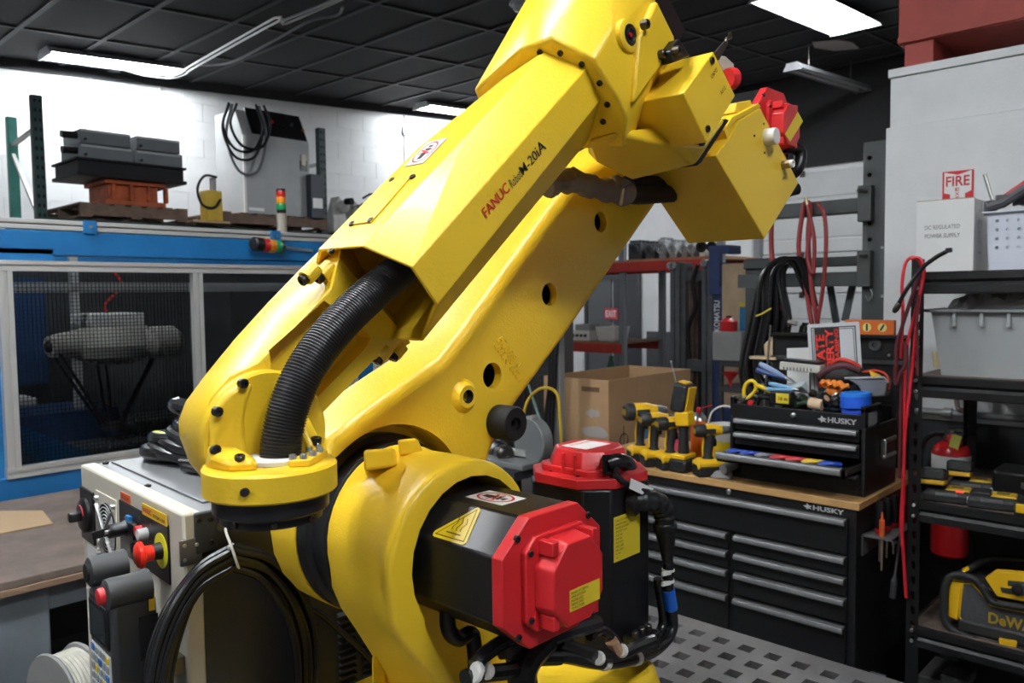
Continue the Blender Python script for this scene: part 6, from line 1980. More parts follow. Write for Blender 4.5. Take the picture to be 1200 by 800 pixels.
# red steel container on the enclosure roof
rc = thing('red_container', 'red painted steel box on short legs on top of the white enclosure', 'container', (3.9, -.5, ztop))
RP = mat('red_oxide', (.28, .035, .022), .55, var=.12, scale=5)
zr0 = ax(1055, 53, 3.56).z
yr0 = ax(1053, 30, 3.56).y
part('box', MB().box2((3.56, -2.5, zr0), (4.5, yr0, zr0 + .8)), RP, rc, bevel=.004)
part('rim', MB().box2((3.552, -2.5, zr0 + .005), (3.56, yr0, zr0 + .03)), RP, rc)
for y0_ in (ax(1094, 60, 3.57).y, -2.4):
    part('leg', MB().box2((3.57, y0_, ztop + .002), (4.45, y0_ + .11, zr0)), RP, rc, bevel=.003)

# ================================================================== SHELF UNIT
XS, XSB = 2.75, 3.42
sy1 = ax(1066, 450, XS).y
sy0 = sy1 - 1.05
SH = mat('shelf_black_steel', (.007, .007, .0075), .42, bump=.1)
DECKM = mat('shelf_particle_board', (.16, .12, .095), .75, var=.25, scale=20)
su = thing('steel_shelving', 'black bolted steel shelving unit beside the tool chest', 'shelf', ((XS + XSB) / 2, (sy0 + sy1) / 2, 0))
ztp_ = ax(1066, 304, XS).z
for x in (XS, XSB):
    for y in (sy1, sy0):
        sgn = -1 if y == sy1 else 1
        sx1 = 1 if x == XS else -1
        pmb = MB().prism([(x, y, 0), (x, y + sgn * .038, 0), (x + sx1 * .003, y + sgn * .038, 0), (x + sx1 * .003, y + sgn * .003, 0), (x + sx1 * .038, y + sgn * .003, 0), (x + sx1 * .038, y, 0)], (0, 0, ztp_))
        if x == XS and y == sy1:
            kh = []
            z = ztp_ - .075
            yc_ = y + sgn * .0205
            while z > .45:
                kh.append(MB().prism([(x - .01, yc_ - .007, z), (x - .01, yc_ + .007, z), (x - .01, yc_ + .005, z - .02), (x - .01, yc_, z - .028), (x - .01, yc_ - .005, z - .02)], (.02, 0, 0)))
                z -= .050
            part('post', None, SH, su, mesh=cutmesh(pmb, kh, OFF[su.name]))
        else:
            part('post', pmb, SH, su)
levels = [1.672, 1.342, .938, .525]
for z in levels:
    lb_ = part('shelf_beam', MB().loft([[(XS + a, y, z + b) for a, b in [(0, .004), (-.006, 0), (-.006, -.020), (.004, -.030), (-.004, -.040), (-.004, -.062), (.010, -.066), (.012, .004)]] for y in (sy0 + .036, sy1 - .036)]), SH, su)
    part('shelf_beam', MB().box2((XSB - .012, sy0 + .036, z - .06), (XSB, sy1 - .036, z)), SH, su)
    for y in (sy1 - .012, sy0):
        part('end_beam', MB().box2((XS + .036, y, z - .06), (XSB - .036, y + .012, z)), SH, su)
    part('shelf_deck', MB().box2((XS + .012, sy0 + .012, z - .014), (XSB - .012, sy1 - .012, z)), DECKM, su)
    for k in (0, 1):
        bolt(su, (XS - .003, sy1 - .019, z - .012 - k * .035), (-1, 0, 0), .006, .004, STEEL)
# white carton DC REGULATED POWER SUPPLY
zsf = levels[0] + .0005
d0, d1 = ax(1074, 240, 3.0), ax(1142, 240, 3.0)
zdt = ax(1110, 234, 3.0).z
dc = thing('white_carton', 'white carton printed DC REGULATED POWER SUPPLY on the top shelf', 'carton', (3.1, (d0.y + d1.y) / 2, zsf))
part('box', MB().box2((3.0, d1.y, zsf), (3.19, d0.y, zdt)), mat('white_card', (.70, .70, .68), .7, var=.02), dc, bevel=.002)
part('flap_edge', MB().box2((3.0, d1.y + .002, zdt), (3.012, d0.y - .002, zdt + .003)), mat('card_edge', (.35, .28, .2), .8), dc)
GINK = mat('carton_ink', (.10, .10, .11), .6)
lettering('DC REGULATED', (2.9994, ax(1084, 270, 3.0).y, ax(1084, 269.5, 3.0).z), (0, -1, 0), (0, 0, 1), width=ax(1084, 270, 3.0).y - ax(1125, 270, 3.0).y, height=.014, m=GINK, parent=dc)
lettering('POWER SUPPLY', (2.9994, ax(1084, 280, 3.0).y, ax(1084, 279.5, 3.0).z), (0, -1, 0), (0, 0, 1), width=ax(1084, 270, 3.0).y - ax(1125, 270, 3.0).y, height=.014, m=GINK, parent=dc)
for k in range(5):
    lettering(('30V', '5A', 'AC', 'DC', 'MADE')[k], (3.05, d1.y - .0004, zdt - .045 - k * .035), (1, 0, 0), (0, 0, 1), height=.011, m=mat('carton_ink_pale', (.35, .35, .35), .6), parent=dc)
# FIRE sign on the wall
f0, f1 = ax(1105, 203, 3.5), ax(1141.5, 198, 3.5)
fz0, fz1 = ax(1123, 232, 3.5).z - .20, ax(1123, 200, 3.5).z
fs = thing('fire_sign', 'red and white FIRE extinguisher sign on the white wall', 'sign', (3.495, (f0.y + f1.y) / 2, fz0))
yl, yr = f0.y, f1.y
part('plate', MB().box2((3.496, yr, fz0), (3.4995, yl, fz1)), mat('sign_plate_red', (.62, .02, .03), .45), fs)
ww = yl - yr
xw = 3.4955
wp_ = [(.06, .03), (.50, .145), (.94, .02), (.94, .72), (.74, .82), (.74, 1.6), (.26, 1.6), (.26, .82), (.06, .76)]
part('white_arrow', MB().add([(xw, yl - a * ww, fz1 - b * ww) for a, b in wp_], [tuple(range(9))]), PAPER, fs, smooth=0)
lettering('FIRE', (xw - .0003, yl - .12 * ww, fz1 - .54 * ww), (0, -1, 0), (0, 0, 1), width=.76 * ww, height=.36 * ww, m=INKR, parent=fs, bold=.02)
for i, c in enumerate('EXTING'):
    lettering(c, (xw - .0003, yl - .42 * ww, fz1 - (.72 + i * .16) * ww), (0, -1, 0), (0, 0, 1), width=.14 * ww, height=.12 * ww, m=INKR, parent=fs, bold=.02)
# perforated basket
XK = 2.93
k0 = ax(1155, 300, XK)
zk1 = ax(1160, 249, XK).z
bs = thing('plastic_basket', 'pale perforated plastic basket with blue label on the top shelf', 'basket', (3.03, k0.y - .15, zsf))
BSK = mat('basket_lilac', (.60, .64, .72), .45)
kyl, kyr = k0.y, k0.y - .34


def basket_wall(a, b, c, d, holes, nrm):
    """one perforated wall quad (a,b bottom; c,d top) as a plate with round holes"""
    return MB().prism([a, b, c, d], nrm * .004)


bwl = [((XK + .008, kyl - .006, zsf), (XK + .008, kyr + .006, zsf), (XK, kyr, zk1), (XK, kyl, zk1), V((1, 0, 0)))]
fr = MB().prism([V(p) for p in bwl[0][:4]], (.004, 0, 0))
ch_ = []
nzr = 4
for r_i in range(nzr):
    for c_i in range(9):
        y = kyl - .030 - c_i * .0305
        z = zk1 - .028 - r_i * .028
        if c_i in (4, 5, 6) and r_i > 0:
            continue
        ch_.append(MB().cyl((XK - .02, y, z), (XK + .03, y, z), .0052, n=8))
part('front_wall', None, BSK, bs, mesh=cutmesh(fr, ch_, OFF[bs.name], smooth=30))
part('back_wall', MB().box2((XK + .20, kyr, zsf), (XK + .204, kyl, zk1)), BSK, bs)
sd = MB().prism([(XK + .008, kyl - .006, zsf), (XK + .20, kyl - .006, zsf), (XK + .204, kyl, zk1), (XK, kyl, zk1)], (0, -.004, 0))
part('side_wall', sd, BSK, bs)
part('side_wall', MB().prism([(XK + .008, kyr + .006, zsf), (XK + .20, kyr + .006, zsf), (XK + .204, kyr, zk1), (XK, kyr, zk1)], (0, .004, 0)), BSK, bs)
part('floor', MB().box2((XK + .008, kyr + .006, zsf), (XK + .20, kyl - .006, zsf + .004)), BSK, bs)
part('rim', MB().bar((XK - .004, kyl + .012, zk1), (XK - .004, kyr, zk1), .016, .006).bar((XK, kyl + .006, zk1), (XK + .21, kyl + .006, zk1), .012, .006), BSK, bs, bevel=.002)
ly = kyl - .030 - 4 * .0305 + .012
part('blue_label', MB().box2((XK - .0022, ly - .09, zsf + .012), (XK - .0012, ly, zk1 - .030)), mat('label_blue', (.02, .17, .45), .4), bs)
part('red_band', MB().box2((XK - .0028, ly - .085, zk1 - .050), (XK - .0020, ly - .006, zk1 - .036)), mat('label_pink', (.65, .25, .25), .5), bs)
lettering('3 litre', (XK - .0024, ly - .008, zsf + .045), (0, -1, 0), (0, 0, 1), height=.016, m=PAPER, parent=bs)
# clamps in the basket
CLP = mat('clamp_grey', (.06, .06, .065), .5)
for i, (pl, r, m_, lab, nm) in enumerate((([(1158, 243), (1175, 238), (1200, 222), (1230, 205)], .016, CLP, 'dark grey quick clamp lying across the perforated basket', 'quick_clamp'),
                                          ([(1170, 236), (1190, 222), (1205, 212), (1240, 190)], .009, mat('clamp_red', (.55, .04, .04), .45), 'red bar rising out of the perforated basket', 'red_bar'),
                                          ([(1154, 204), (1164, 238)], .006, mat('zinc', (.35, .35, .33), .35, .8), 'zinc rod sticking up from the perforated basket', 'zinc_rod'),
                                          ([(1192, 232), (1210, 236), (1230, 245)], .020, CLP, 'dark grey clamp jaw hooked over the basket rim', 'clamp_jaw'))):
    x = XK + .06 + .02 * i
    t = thing(nm, lab, 'clamp' if 'clamp' in nm else 'rod', (x, ax(*pl[0], x).y, zk1 - .03))
    part('shaft', MB().tube([ax(*q, x) for q in pl], r, 8), m_, t)
    if 'clamp' in nm:
        e = ax(*pl[0], x)
        part('jaw', MB().hull([e + V((-.015, .01, .02)), e + V((.015, .01, .02)), e + V((0, .015, -.03)), e + V((0, -.03, -.02)), e + V((.01, -.02, .025))]), m_, t, bevel=.004)
        e2 = ax(*pl[1], x)
        part('trigger', MB().box(e2 + V((0, 0, .012)), (.02, .04, .03)), m_, t, bevel=.004)
# grey tote with clear plastic
zs2 = levels[1] + .0005
XT = 2.83
zt4 = ax(1095, 364, XT).z
ytb, ytt = ax(1101, 438, XT).y, ax(1091, 365, XT).y
tt = thing('grey_tote', 'pale grey flared plastic tote on the second shelf', 'tote', (XT + .17, ytb - .25, zs2))
TG = mat('tote_grey', (.36, .38, .38), .5, var=.03)
bot_ = [(XT + .02, ytb, zs2), (XT + .30, ytb, zs2), (XT + .30, ytb - .46, zs2), (XT + .02, ytb - .46, zs2)]
top_ = [(XT, ytt, zt4), (XT + .33, ytt, zt4), (XT + .33, ytb - .50, zt4), (XT, ytb - .50, zt4)]
tin = [(XT + .006, ytt - .006, zt4), (XT + .324, ytt - .006, zt4), (XT + .324, ytb - .494, zt4), (XT + .006, ytb - .494, zt4)]
bin_ = [(XT + .026, ytb - .006, zs2 + .006), (XT + .294, ytb - .006, zs2 + .006), (XT + .294, ytb - .454, zs2 + .006), (XT + .026, ytb - .454, zs2 + .006)]
part('shell', MB().loft([bot_, top_, tin, bin_]), TG, tt)
part('rim', MB().box2((XT - .018, ytt, zt4 - .004), (XT + .35, ytt + .018, zt4 + .006)).box2((XT - .018, ytb - .51, zt4 - .004), (XT + .004, ytt + .018, zt4 + .006)), TG, tt, bevel=.002)
for q in (1119, 1151, 1183):
    y = ax(q, 370, XT).y
    part('rib', MB().box2((XT - .012, y - .005, zt4 - .05), (XT + .004, y + .005, zt4)), TG, tt, bevel=.002)
CLR = mat('clear_poly', (.62, .63, .63), .18, trans=.55, ior=1.2, bump=.8, bscale=50)
pbs = thing('clear_plastic_sheet', 'crumpled clear plastic sheeting heaped in the grey tote', 'plastic sheet', (XT + .15, ytt - .2, zt4 - .04))
grid = []
NX, NY = 13, 22
rg = random.Random(11)
for j in range(NY):
    row = []
    for i in range(NX):
        u_, v_ = i / (NX - 1), j / (NY - 1)
        h = .015 + .105 * math.sin(math.pi * min(1, u_ * 1.0)) ** .6 * (math.sin(math.pi * min(1, v_ * 1.1 + .03)) ** .7 if v_ < .9 else .3) + rg.uniform(-.016, .016)
        row.append(V((XT + .015 + .29 * u_, ytt - .02 - .42 * v_, zt4 - .03 + h)))
    grid.append(row)
pmb = MB()
pmb.v = [p for row in grid for p in row]
pmb.f = [(j * NX + i, j * NX + i + 1, (j + 1) * NX + i + 1, (j + 1) * NX + i) for j in range(NY - 1) for i in range(NX - 1)]
part('sheet', pmb, mat('clear_poly_film', (.55, .56, .57), .15, bump=.6, bscale=40, coat=.5), pbs, smooth=25)
single('rolled_tube', MB().lathe((3.12, ax(1097, 438, 3.1).y, zs2), (0, 0, 1), [(.012, 0), (.016, .0), (.018, .055), (.013, .056), (.012, .02)], 14), mat('kraft_roll', (.50, .40, .24), .6), 'small kraft paper roll beside the grey tote', 'roll')
# red and black jumper cables hung over the post
JR = mat('jumper_red', (.50, .015, .025), .4)
JB = mat('jumper_dark', (.09, .012, .016), .45)
jc = thing('jumper_cables', 'red and black cables draped over the shelving post', 'cable', (XS - .03, sy1, .6))
xj = XS - .03
for i, (pl, m_, r) in enumerate((([(1059, 590), (1060, 480), (1061, 430), (1064, 400), (1074, 360), (1081, 325), (1079, 308), (1070, 301), (1061, 309), (1057, 335), (1058, 365), (1056, 420)], JR, .0050),
                                 ([(1057, 640), (1060, 520), (1068, 440), (1072, 400), (1077, 350), (1083, 318), (1078, 303), (1068, 303)], JR, .0050),
                                 ([(1050, 440), (1051, 405), (1058, 380), (1066, 355), (1073, 335), (1078, 315)], JB, .006),
                                 ([(1049, 430), (1050, 450), (1055, 437), (1060, 430), (1062, 412), (1060, 400)], JB, .006),
                                 ([(1054, 560), (1055, 500), (1056, 470), (1057, 440)], JB, .005),
                                 ([(1062, 700), (1058, 640), (1056, 610), (1059, 560)], JR, .0055),
                                 ([(1075, 440), (1075, 400), (1074, 370), (1076, 345)], JB, .005))):
    part('cable', MB().tube(smooth_path([ax(*q, xj - .006 * (i % 4)) for q in pl], 6), r, 8), m_, jc)
bk_ = thing('black_air_line', 'stiff black air line clipped across the shelving post', 'hose', (XS - .06, ax(1060, 355, XS).y, ax(1050, 360, XS).z))
part('hose', MB().tube(smooth_path([ax(1051, 360, XS - .07), ax(1062, 340, XS - .07), ax(1080, 315, XS - .07), ax(1096, 302, XS - .08), ax(1112, 293, XS - .09)], 6), .0065, 8), RUB, bk_)
part('coupling', MB().lathe(ax(1054, 355, XS - .07), ax(1048, 365, XS - .07) - ax(1054, 355, XS - .07), [(.008, 0), (.010, .008), (.010, .024), (.006, .034)], 10), DSTEEL, bk_)
part('nozzle', MB().box(ax(1112, 293, XS - .09), (.014, .018, .014)), BLK, bk_, bevel=.003)
# hanging dark strap by chest side
single('hanging_strap', MB().tube(smooth_path([ax(1057, 610, 2.74), ax(1052, 650, 2.74), ax(1048, 680, 2.72), ax(1046, 700, 2.72)], 5), [.004] * 10 + [.010] * 6, 8), mat('strap_grey', (.03, .03, .032), .6), 'short dark strap hanging beside the tool chest', 'strap')
# chargers with batteries
zs3 = levels[2] + .0005


def charger(px, py, x, label, batt=False, yaw=.15):
    p = ax(px, py, x)
    c = Vector((p.x, p.y, zs3))
    M = Matrix.Rotation(yaw, 3, 'Z')
    t = thing('battery_charger', label, 'charger', c, 'battery chargers on third shelf')

    def w(a, b, z):
        return c + M @ Vector((a, b, z))
    part('base', MB().hull([w(a * .055, b * .075, z) for a in (-1, 1) for b in (-1, 1) for z in (.002, .028)] + [w(a * .045, b * .065, .038) for a in (-1, 1) for b in (-1, 1)]), DB, t, bevel=.004)
    part('yellow_plate', MB().hull([w(a * .035, -.02 + b * .035, .0385) for a in (-1, 1) for b in (-1, 1)] + [w(a * .030, -.02 + b * .030, .0425) for a in (-1, 1) for b in (-1, 1)]), mat('charger_yellow', (.55, .34, .03), .45), t)
    part('label_print', MB().box(w(.004, -.018, .0432), (.028, .034, .001), m=M), mat('charger_print', (.14, .10, .02), .5), t)
    part('grey_band', MB().box(w(-.051, .01, .026), (.008, .06, .014), m=M), mat('charger_band', (.12, .125, .13), .4), t)
    part('white_badge', MB().box(w(-.0555, -.055, .020), (.003, .012, .018), m=M), mat('badge_grey', (.42, .43, .43), .4), t)
    return t, w, M


def battery(parent_w, M, label, dy):
    c = parent_w(0, dy, .0385)
    t = thing('tool_battery', label, 'battery', c, 'tool batteries on chargers')
    R2 = M @ Matrix.Rotation(.18, 3, 'Y')
    part('yellow_foot', MB().box(c + V((0, 0, .016)), (.095, .07, .018), m=R2), mat('charger_gold', (.62, .36, .02), .45), t, bevel=.004)
    part('case', MB().box(c + V((.004, 0, .040)), (.105, .075, .034), m=R2), DB, t, bevel=.006)
    part('top_plate', MB().box(c + V((.006, 0, .0585)), (.075, .058, .004), m=R2), mat('battery_grey', (.06, .062, .062), .35), t)
    return t


c1, w1, M1 = charger(1115, 570, 2.84, 'black charger with red lamp and battery on the third shelf')
part('red_lamp', MB().box(w1(-.045, -.028, .040), (.012, .022, .004), m=M1), mat('lamp_red', (1.0, .06, .05), .4, emit=.5), c1)
battery(w1, M1, 'black tool battery with gold edge on the red-lamp charger', .052)
c2, w2, M2 = charger(1168, 575, 2.84, 'black charger with bare yellow plate near the yellow battery')
part('socket', MB().box(w2(.0, .04, .042), (.07, .05, .012), m=M2), DB, c2, bevel=.003)
c3, w3, M3 = charger(1143, 552, 3.02, 'black charger further back on the third shelf behind others')
battery(w3, M3, 'large black tool battery on the rear charger', .045)
p = ax(1199, 583, 2.80)
t = thing('yellow_battery', 'bright yellow and black battery pack at the shelf edge', 'battery', (p.x, p.y, zs3))
part('case', MB().box((p.x, p.y - .02, zs3 + .022), (.09, .07, .042)), DB, t, bevel=.005)
part('yellow_front', MB().box((p.x - .046, p.y - .02, zs3 + .026), (.006, .06, .028)), DY_, t, bevel=.003)
p = ax(1185, 548, 3.05)
t = thing('black_tool_case', 'flat black case lying at the back of the third shelf', 'case', (p.x, p.y - .05, zs3))
part('case', MB().box((p.x, p.y - .06, zs3 + .045), (.16, .20, .088)), BLK, t, bevel=.01)
part('latch', MB().box((p.x - .082, p.y - .06, zs3 + .05), (.006, .03, .02)), STEEL, t)
# fire extinguisher hung on the wall
p = ax(1113, 600, 3.40)
fe_ = thing('fire_extinguisher', 'red fire extinguisher with white label hung behind the shelving', 'extinguisher', (3.40, p.y, ax(1113, 651, 3.4).z))
zE0, zE1 = ax(1113, 650, 3.4).z, ax(1110, 530, 3.4).z
REX = mat('extinguisher_red', (.55, .012, .015), .3, coat=.3)
part('cylinder', MB().lathe((3.405, p.y, zE0), (0, 0, 1), [(.060, 0), (.068, .01), (.068, zE1 - zE0), (.060, zE1 - zE0 + .025), (.035, zE1 - zE0 + .045), (.022, zE1 - zE0 + .05)], 28), REX, fe_)
tp = Vector((3.405, p.y, zE1 + .05))
part('label', MB().lathe((3.405, p.y, zE1 - .075), (0, 0, 1), [(.0684, 0), (.0688, .0005), (.0688, .0695), (.0684, .07)], 28), PAPER, fe_)
part('valve', MB().lathe(tp, (0, 0, 1), [(.020, -.004), (.020, .02), (.014, .024), (.014, .04)], 14).cyl(tp + V((0, 0, .012)), tp + V((-.03, .01, .012)), .012, n=10), STEEL, fe_)
part('gauge', MB().cyl(tp + V((-.022, -.006, .012)), tp + V((-.034, -.009, .012)), .017, n=16), RED, fe_)
part('lever', MB().bar(tp + V((0, .01, .045)), tp + V((-.01, -.10, .065)), .016, .006).bar(tp + V((0, .01, .034)), tp + V((-.01, -.08, .030)), .016, .006), BLK, fe_)
part('hose', MB().tube(smooth_path([tp + V((-.01, .02, .02)), tp + V((-.02, .06, .018)), tp + V((-.02, .095, -.02)), tp + V((-.02, .105, -.10)), tp + V((-.02, .095, -.17)), tp + V((-.01, .085, -.22))], 6), .010, 9), RUB, fe_)
part('inspection_tag', MB().box(tp + V((-.05, -.025, .0)), (.002, .035, .06), m=Matrix.Rotation(.25, 3, 'X')), mat('tag_lime', (.42, .42, .08), .6), fe_)
part('wall_bracket', MB().box2((3.47, p.y - .03, zE1 - .15), (3.488, p.y + .03, zE1 + .06)), DSTEEL, fe_)
# conduit run along the wall above the dado
zc5 = ax(1090, 482, 3.45).z
single('wall_pipe', MB().tube([(3.455, yc - .02, zc5), (3.455, -1.0, zc5)], .014, 10).cyl((3.455, yc - .12, zc5), (3.455, yc - .16, zc5), .020, n=12).cyl((3.455, yc - .25, zc5), (3.455, yc - .28, zc5), .020, n=12).box((3.472, yc - .14, zc5), (.035, .03, .05)).box((3.472, -.5, zc5), (.035, .03, .05)), mat('pipe_grey', (.35, .36, .36), .4, .6), 'grey pipe running along the white wall above dark dado', 'pipe')
q0 = ax(1122, 458, 3.45)
single('wall_hook', MB().tube(smooth_path([q0, ax(1121, 470, 3.45), ax(1123, 479, 3.44), ax(1127, 480, 3.42)], 5), .009, 8).box((q0.x + .03, q0.y, q0.z), (.05, .03, .04)), mat('hook_brown', (.15, .10, .09), .5), 'curved brown hook on the wall behind shelving', 'hook')
# job-site radio on the lowest visible shelf
zs4 = levels[3] + .0005
XR = 2.80
ra = thing('jobsite_radio', 'yellow and black jobsite radio with bumper frame on the lower shelf', 'radio', (XR + .10, ax(1150, 740, XR).y, zs4))


def rp(px, py, x=XR):
    return ax(px, py, x)


ryl = rp(1102, 720).y
ryr = ryl - .40
zr_t = rp(1150, 668).z
zr_b = zs4
RG = mat('radio_grille', (.05, .052, .055), .6, var=.15, scale=120)
part('body', MB().hull([(XR + .02, ryl - .02, zr_b + .04), (XR + .02, ryr + .02, zr_b + .04), (XR + .17, ryl - .02, zr_b + .04), (XR + .17, ryr + .02, zr_b + .04), (XR + .03, ryl - .035, zr_t - .06), (XR + .03, ryr + .035, zr_t - .06), (XR + .16, ryl - .05, zr_t - .03), (XR + .16, ryr + .05, zr_t - .03)]), DB, ra, bevel=.01)
part('yellow_side', MB().prism([rp(1112, 681), rp(1127, 683), rp(1122, 727), rp(1111, 722)], (.03, 0, 0)), DY_, ra, bevel=.003)
gpts = [(1128, 683), (1140, 684), (1149, 694), (1161, 709), (1180, 713), (1210, 719), (1225, 722), (1222, 748), (1180, 741), (1158, 736), (1150, 738), (1130, 729), (1124, 722)]
part('speaker_grille', MB().prism([rp(*q, XR + .006) for q in gpts], (.02, 0, 0)), RG, ra, bevel=.002)
part('grille_trim', MB().tube([rp(*q, XR + .006) for q in gpts + [gpts[0]]], .003, 6), DY_, ra)
part('control_panel', MB().prism([rp(*q, XR + .010) for q in [(1154, 677), (1166, 669), (1205, 672), (1235, 675), (1235, 710), (1200, 705), (1168, 699)]], (.03, 0, 0)), DY_, ra, bevel=.003)
part('display', MB().prism([rp(*q, XR + .008) for q in [(1181, 680), (1215, 683), (1215, 690), (1181, 686)]], (.004, 0, 0)), mat('lcd_dark', (.05, .055, .05), .25), ra)
part('button_bar', MB().prism([rp(*q, XR + .007) for q in [(1172, 688), (1215, 693), (1215, 700), (1174, 694)]], (.004, 0, 0)), mat('button_dark', (.04, .04, .04), .5), ra)
kq = rp(1193, 691)
part('knob', MB().lathe((XR + .006, kq.y, kq.z), (-1, 0, 0), [(.017, 0), (.016, .014), (.010, .017), (0, .017)], 20), BLK, ra)
# bumper frame
fp = [(1112, 677), (1107, 690), (1106, 720), (1112, 734), (1125, 742), (1150, 752), (1200, 764), (1240, 772)]
part('bumper_frame', MB().tube(smooth_path([rp(*q, XR - .006) for q in fp], 5), .0125, 12), DB, ra)
fp2 = [(1111, 677), (1120, 673), (1138, 676), (1148, 684), (1158, 700), (1166, 706), (1200, 712), (1245, 718)]
part('bumper_frame', MB().tube(smooth_path([rp(*q, XR - .008) for q in fp2], 5), .0105, 12), DB, ra)
fp3 = [(1112, 680), (1126, 672), (1140, 664), (1155, 656), (1170, 654), (1200, 656), (1245, 660)]
part('carry_handle', MB().tube(smooth_path([rp(q[0], q[1], XR + .05 + (.03 if q[0] > 1130 else 0)) for q in fp3], 5), .0115, 12), DB, ra)
part('corner_pad', MB().hull([rp(1128, 672, XR + .03), rp(1137, 668, XR + .05), rp(1135, 662, XR + .06), rp(1125, 666, XR + .06)]), DY_, ra, bevel=.003)
part('foot_bumper', MB().hull([V((XR + a, y, zz_)) for a in (0, .16) for y in (ryl - .05, ryr) for zz_ in (zr_b, zr_b + .045)]), DB, ra, bevel=.01)
part('yellow_latch', MB().prism([rp(*q, XR - .012) for q in [(1170, 748), (1191, 752), (1191, 759), (1171, 755)]], (.015, 0, 0)), DY_, ra, bevel=.002)
l0 = rp(1158, 729.5, XR + .0055)
lettering('DeWALT', l0, (0, -1, 0), (0, 0, 1), width=.165, height=.036, m=mat('logo_ochre', (.42, .27, .02), .45), parent=ra, bold=.03)
for q in ((1131, 676), (1150, 683), (1167, 703), (1124, 737), (1142, 747), (1163, 712), (1185, 717)):
    bolt(ra, rp(*q, XR - .016), (-1, 0, 0), .0035, .002, DB, n=8)
# things below: white-topped block and post on floor
p = ax(1092, 797, 2.9)
single('floor_jack', MB().box2((2.95, p.y - .05, .0), (3.15, p.y + .06, .28)).box2((2.92, p.y - .10, .28), (3.05, p.y - .02, p.z + .02)), mat('jack_steel', (.22, .22, .22), .4, .5), 'steel stand on the floor under the lowest shelf', 'stand', bevel=.006)
single('dark_plate', MB().prism([(2.66, cyR - .03, .0), (2.72, cyR - .03, 0), (2.72, cyR - .03, .35), (2.69, cyR - .03, .35)], (0, -.05, 0)), mat('leg_dark', (.04, .04, .042), .5), 'dark wedge plate standing between the tool chest and shelving', 'plate')

# ================================================================== FOREGROUND: ROBOT TABLE, CONTROLLER
PL = mat('plate_steel', (.145, .138, .136), .42, .35, var=.18, scale=5, bump=.2, bscale=120)
tbx = thing('robot_table', 'heavy steel table with square-punched plate top under the robot', 'table', (1.1, 1.1, 0))
ZPL = .775
pxr = 1.80
# punched plate: cells of the grid with a square hole in each, near the visible corner; plain plate elsewhere
pit_x, pit_y, hs_x, hs_y, skew = .068, .066, .0165, .0165, .014
pm = MB()
y_lo, y_hi = .30, 1.35
rows = 8
xs_top = pxr - .038
idx = []
for i in range(rows):
    xc = 1.730 - i * pit_x
    off = (.977 + skew * i) % pit_y
    nC = int((y_hi - y_lo) / pit_y) + 1
    for j in range(nC):
        yc_ = y_lo + off + j * pit_y
        a0, a1 = xc - pit_x / 2, xc + pit_x / 2
        b0, b1 = yc_ - pit_y / 2, yc_ + pit_y / 2
        o_ = [(a0, b0), (a1, b0), (a1, b1), (a0, b1)]
        h_ = [(xc - hs_x, yc_ - hs_y), (xc + hs_x, yc_ - hs_y), (xc + hs_x, yc_ + hs_y), (xc - hs_x, yc_ + hs_y)]
        vs = [(x, y, ZPL) for x, y in o_ + h_] + [(x, y, ZPL - .02) for x, y in h_]
        pm.add(vs, [(0, 1, 5, 4), (1, 2, 6, 5), (2, 3, 7, 6), (3, 0, 4, 7), (4, 5, 9, 8), (5, 6, 10, 9), (6, 7, 11, 10), (7, 4, 8, 11)])
part('punched_plate', pm, PL, tbx, smooth=0)
xi = 1.730 - rows * pit_x + pit_x / 2
part('edge_strip', MB().box2((1.730 + pit_x / 2, .28, ZPL - .02), (pxr, 1.70, ZPL)), PL, tbx)
part('plain_plate', MB().box2((.50, .28, ZPL - .02), (xi, 1.70, ZPL)), PL, tbx)
part('plain_plate', MB().box2((xi, y_hi + pit_y, ZPL - .02), (1.730 + pit_x / 2, 1.70, ZPL)), PL, tbx)
part('plain_plate', MB().box2((xi, .28, ZPL - .021), (1.730 + pit_x / 2, y_lo + .01, ZPL - .001)), PL, tbx)
part('hole_shade_plate', MB().box2((.56, .34, ZPL - .055), (1.74, 1.63, ZPL - .045)), mat('hole_shade_dark', (.012, .012, .012), .8), tbx)  # added dark sheet, paints the shade seen through the punched holes
for x in (.56, 1.74):
    for y in (.34, 1.64):
        part('leg', MB().box2((x - .05, y - .05, 0), (x + .05, y + .05, ZPL - .02)), DSTEEL, tbx)
part('frame', MB().box2((.51, .30, .66), (.56, 1.69, ZPL - .02)).box2((1.74, .30, .66), (1.79, 1.69, ZPL - .02)).box2((.56, .30, .66), (1.74, .34, ZPL - .02)).box2((.56, 1.63, .66), (1.74, 1.69, ZPL - .02)), DSTEEL, tbx)

# ---- controller cabinet
ZC = 1.30
A0 = Vector((.546, 1.672, ZC))
A1 = Vector((.515, 1.160, ZC))
ey = (A0 - A1).normalized()
ex_ = Vector((ey.y, -ey.x, 0))
Wc = (A0 - A1).length
cc_ = thing('robot_controller', 'cream and black robot controller cabinet with fan, switch and emergency stop', 'controller', (A1 + ey * Wc / 2 + ex_ * .2).xy.to_3d() + V((0, 0, ZPL + .02)))


def cp3(u, v, z):
    """u along the front from the near corner (0..Wc), v into the cabinet, z height"""
    return Vector((A1.x, A1.y, 0)) + ey * u + ex_ * v + V((0, 0, z))


def cbox(name, u0, u1, v0, v1, z0, z1, m, parent, bevel=0.0, **k):
    return part(name, MB().hull([cp3(u, v, z) for u in (u0, u1) for v in (v0, v1) for z in (z0, z1)]), m, parent, bevel=bevel, **k)


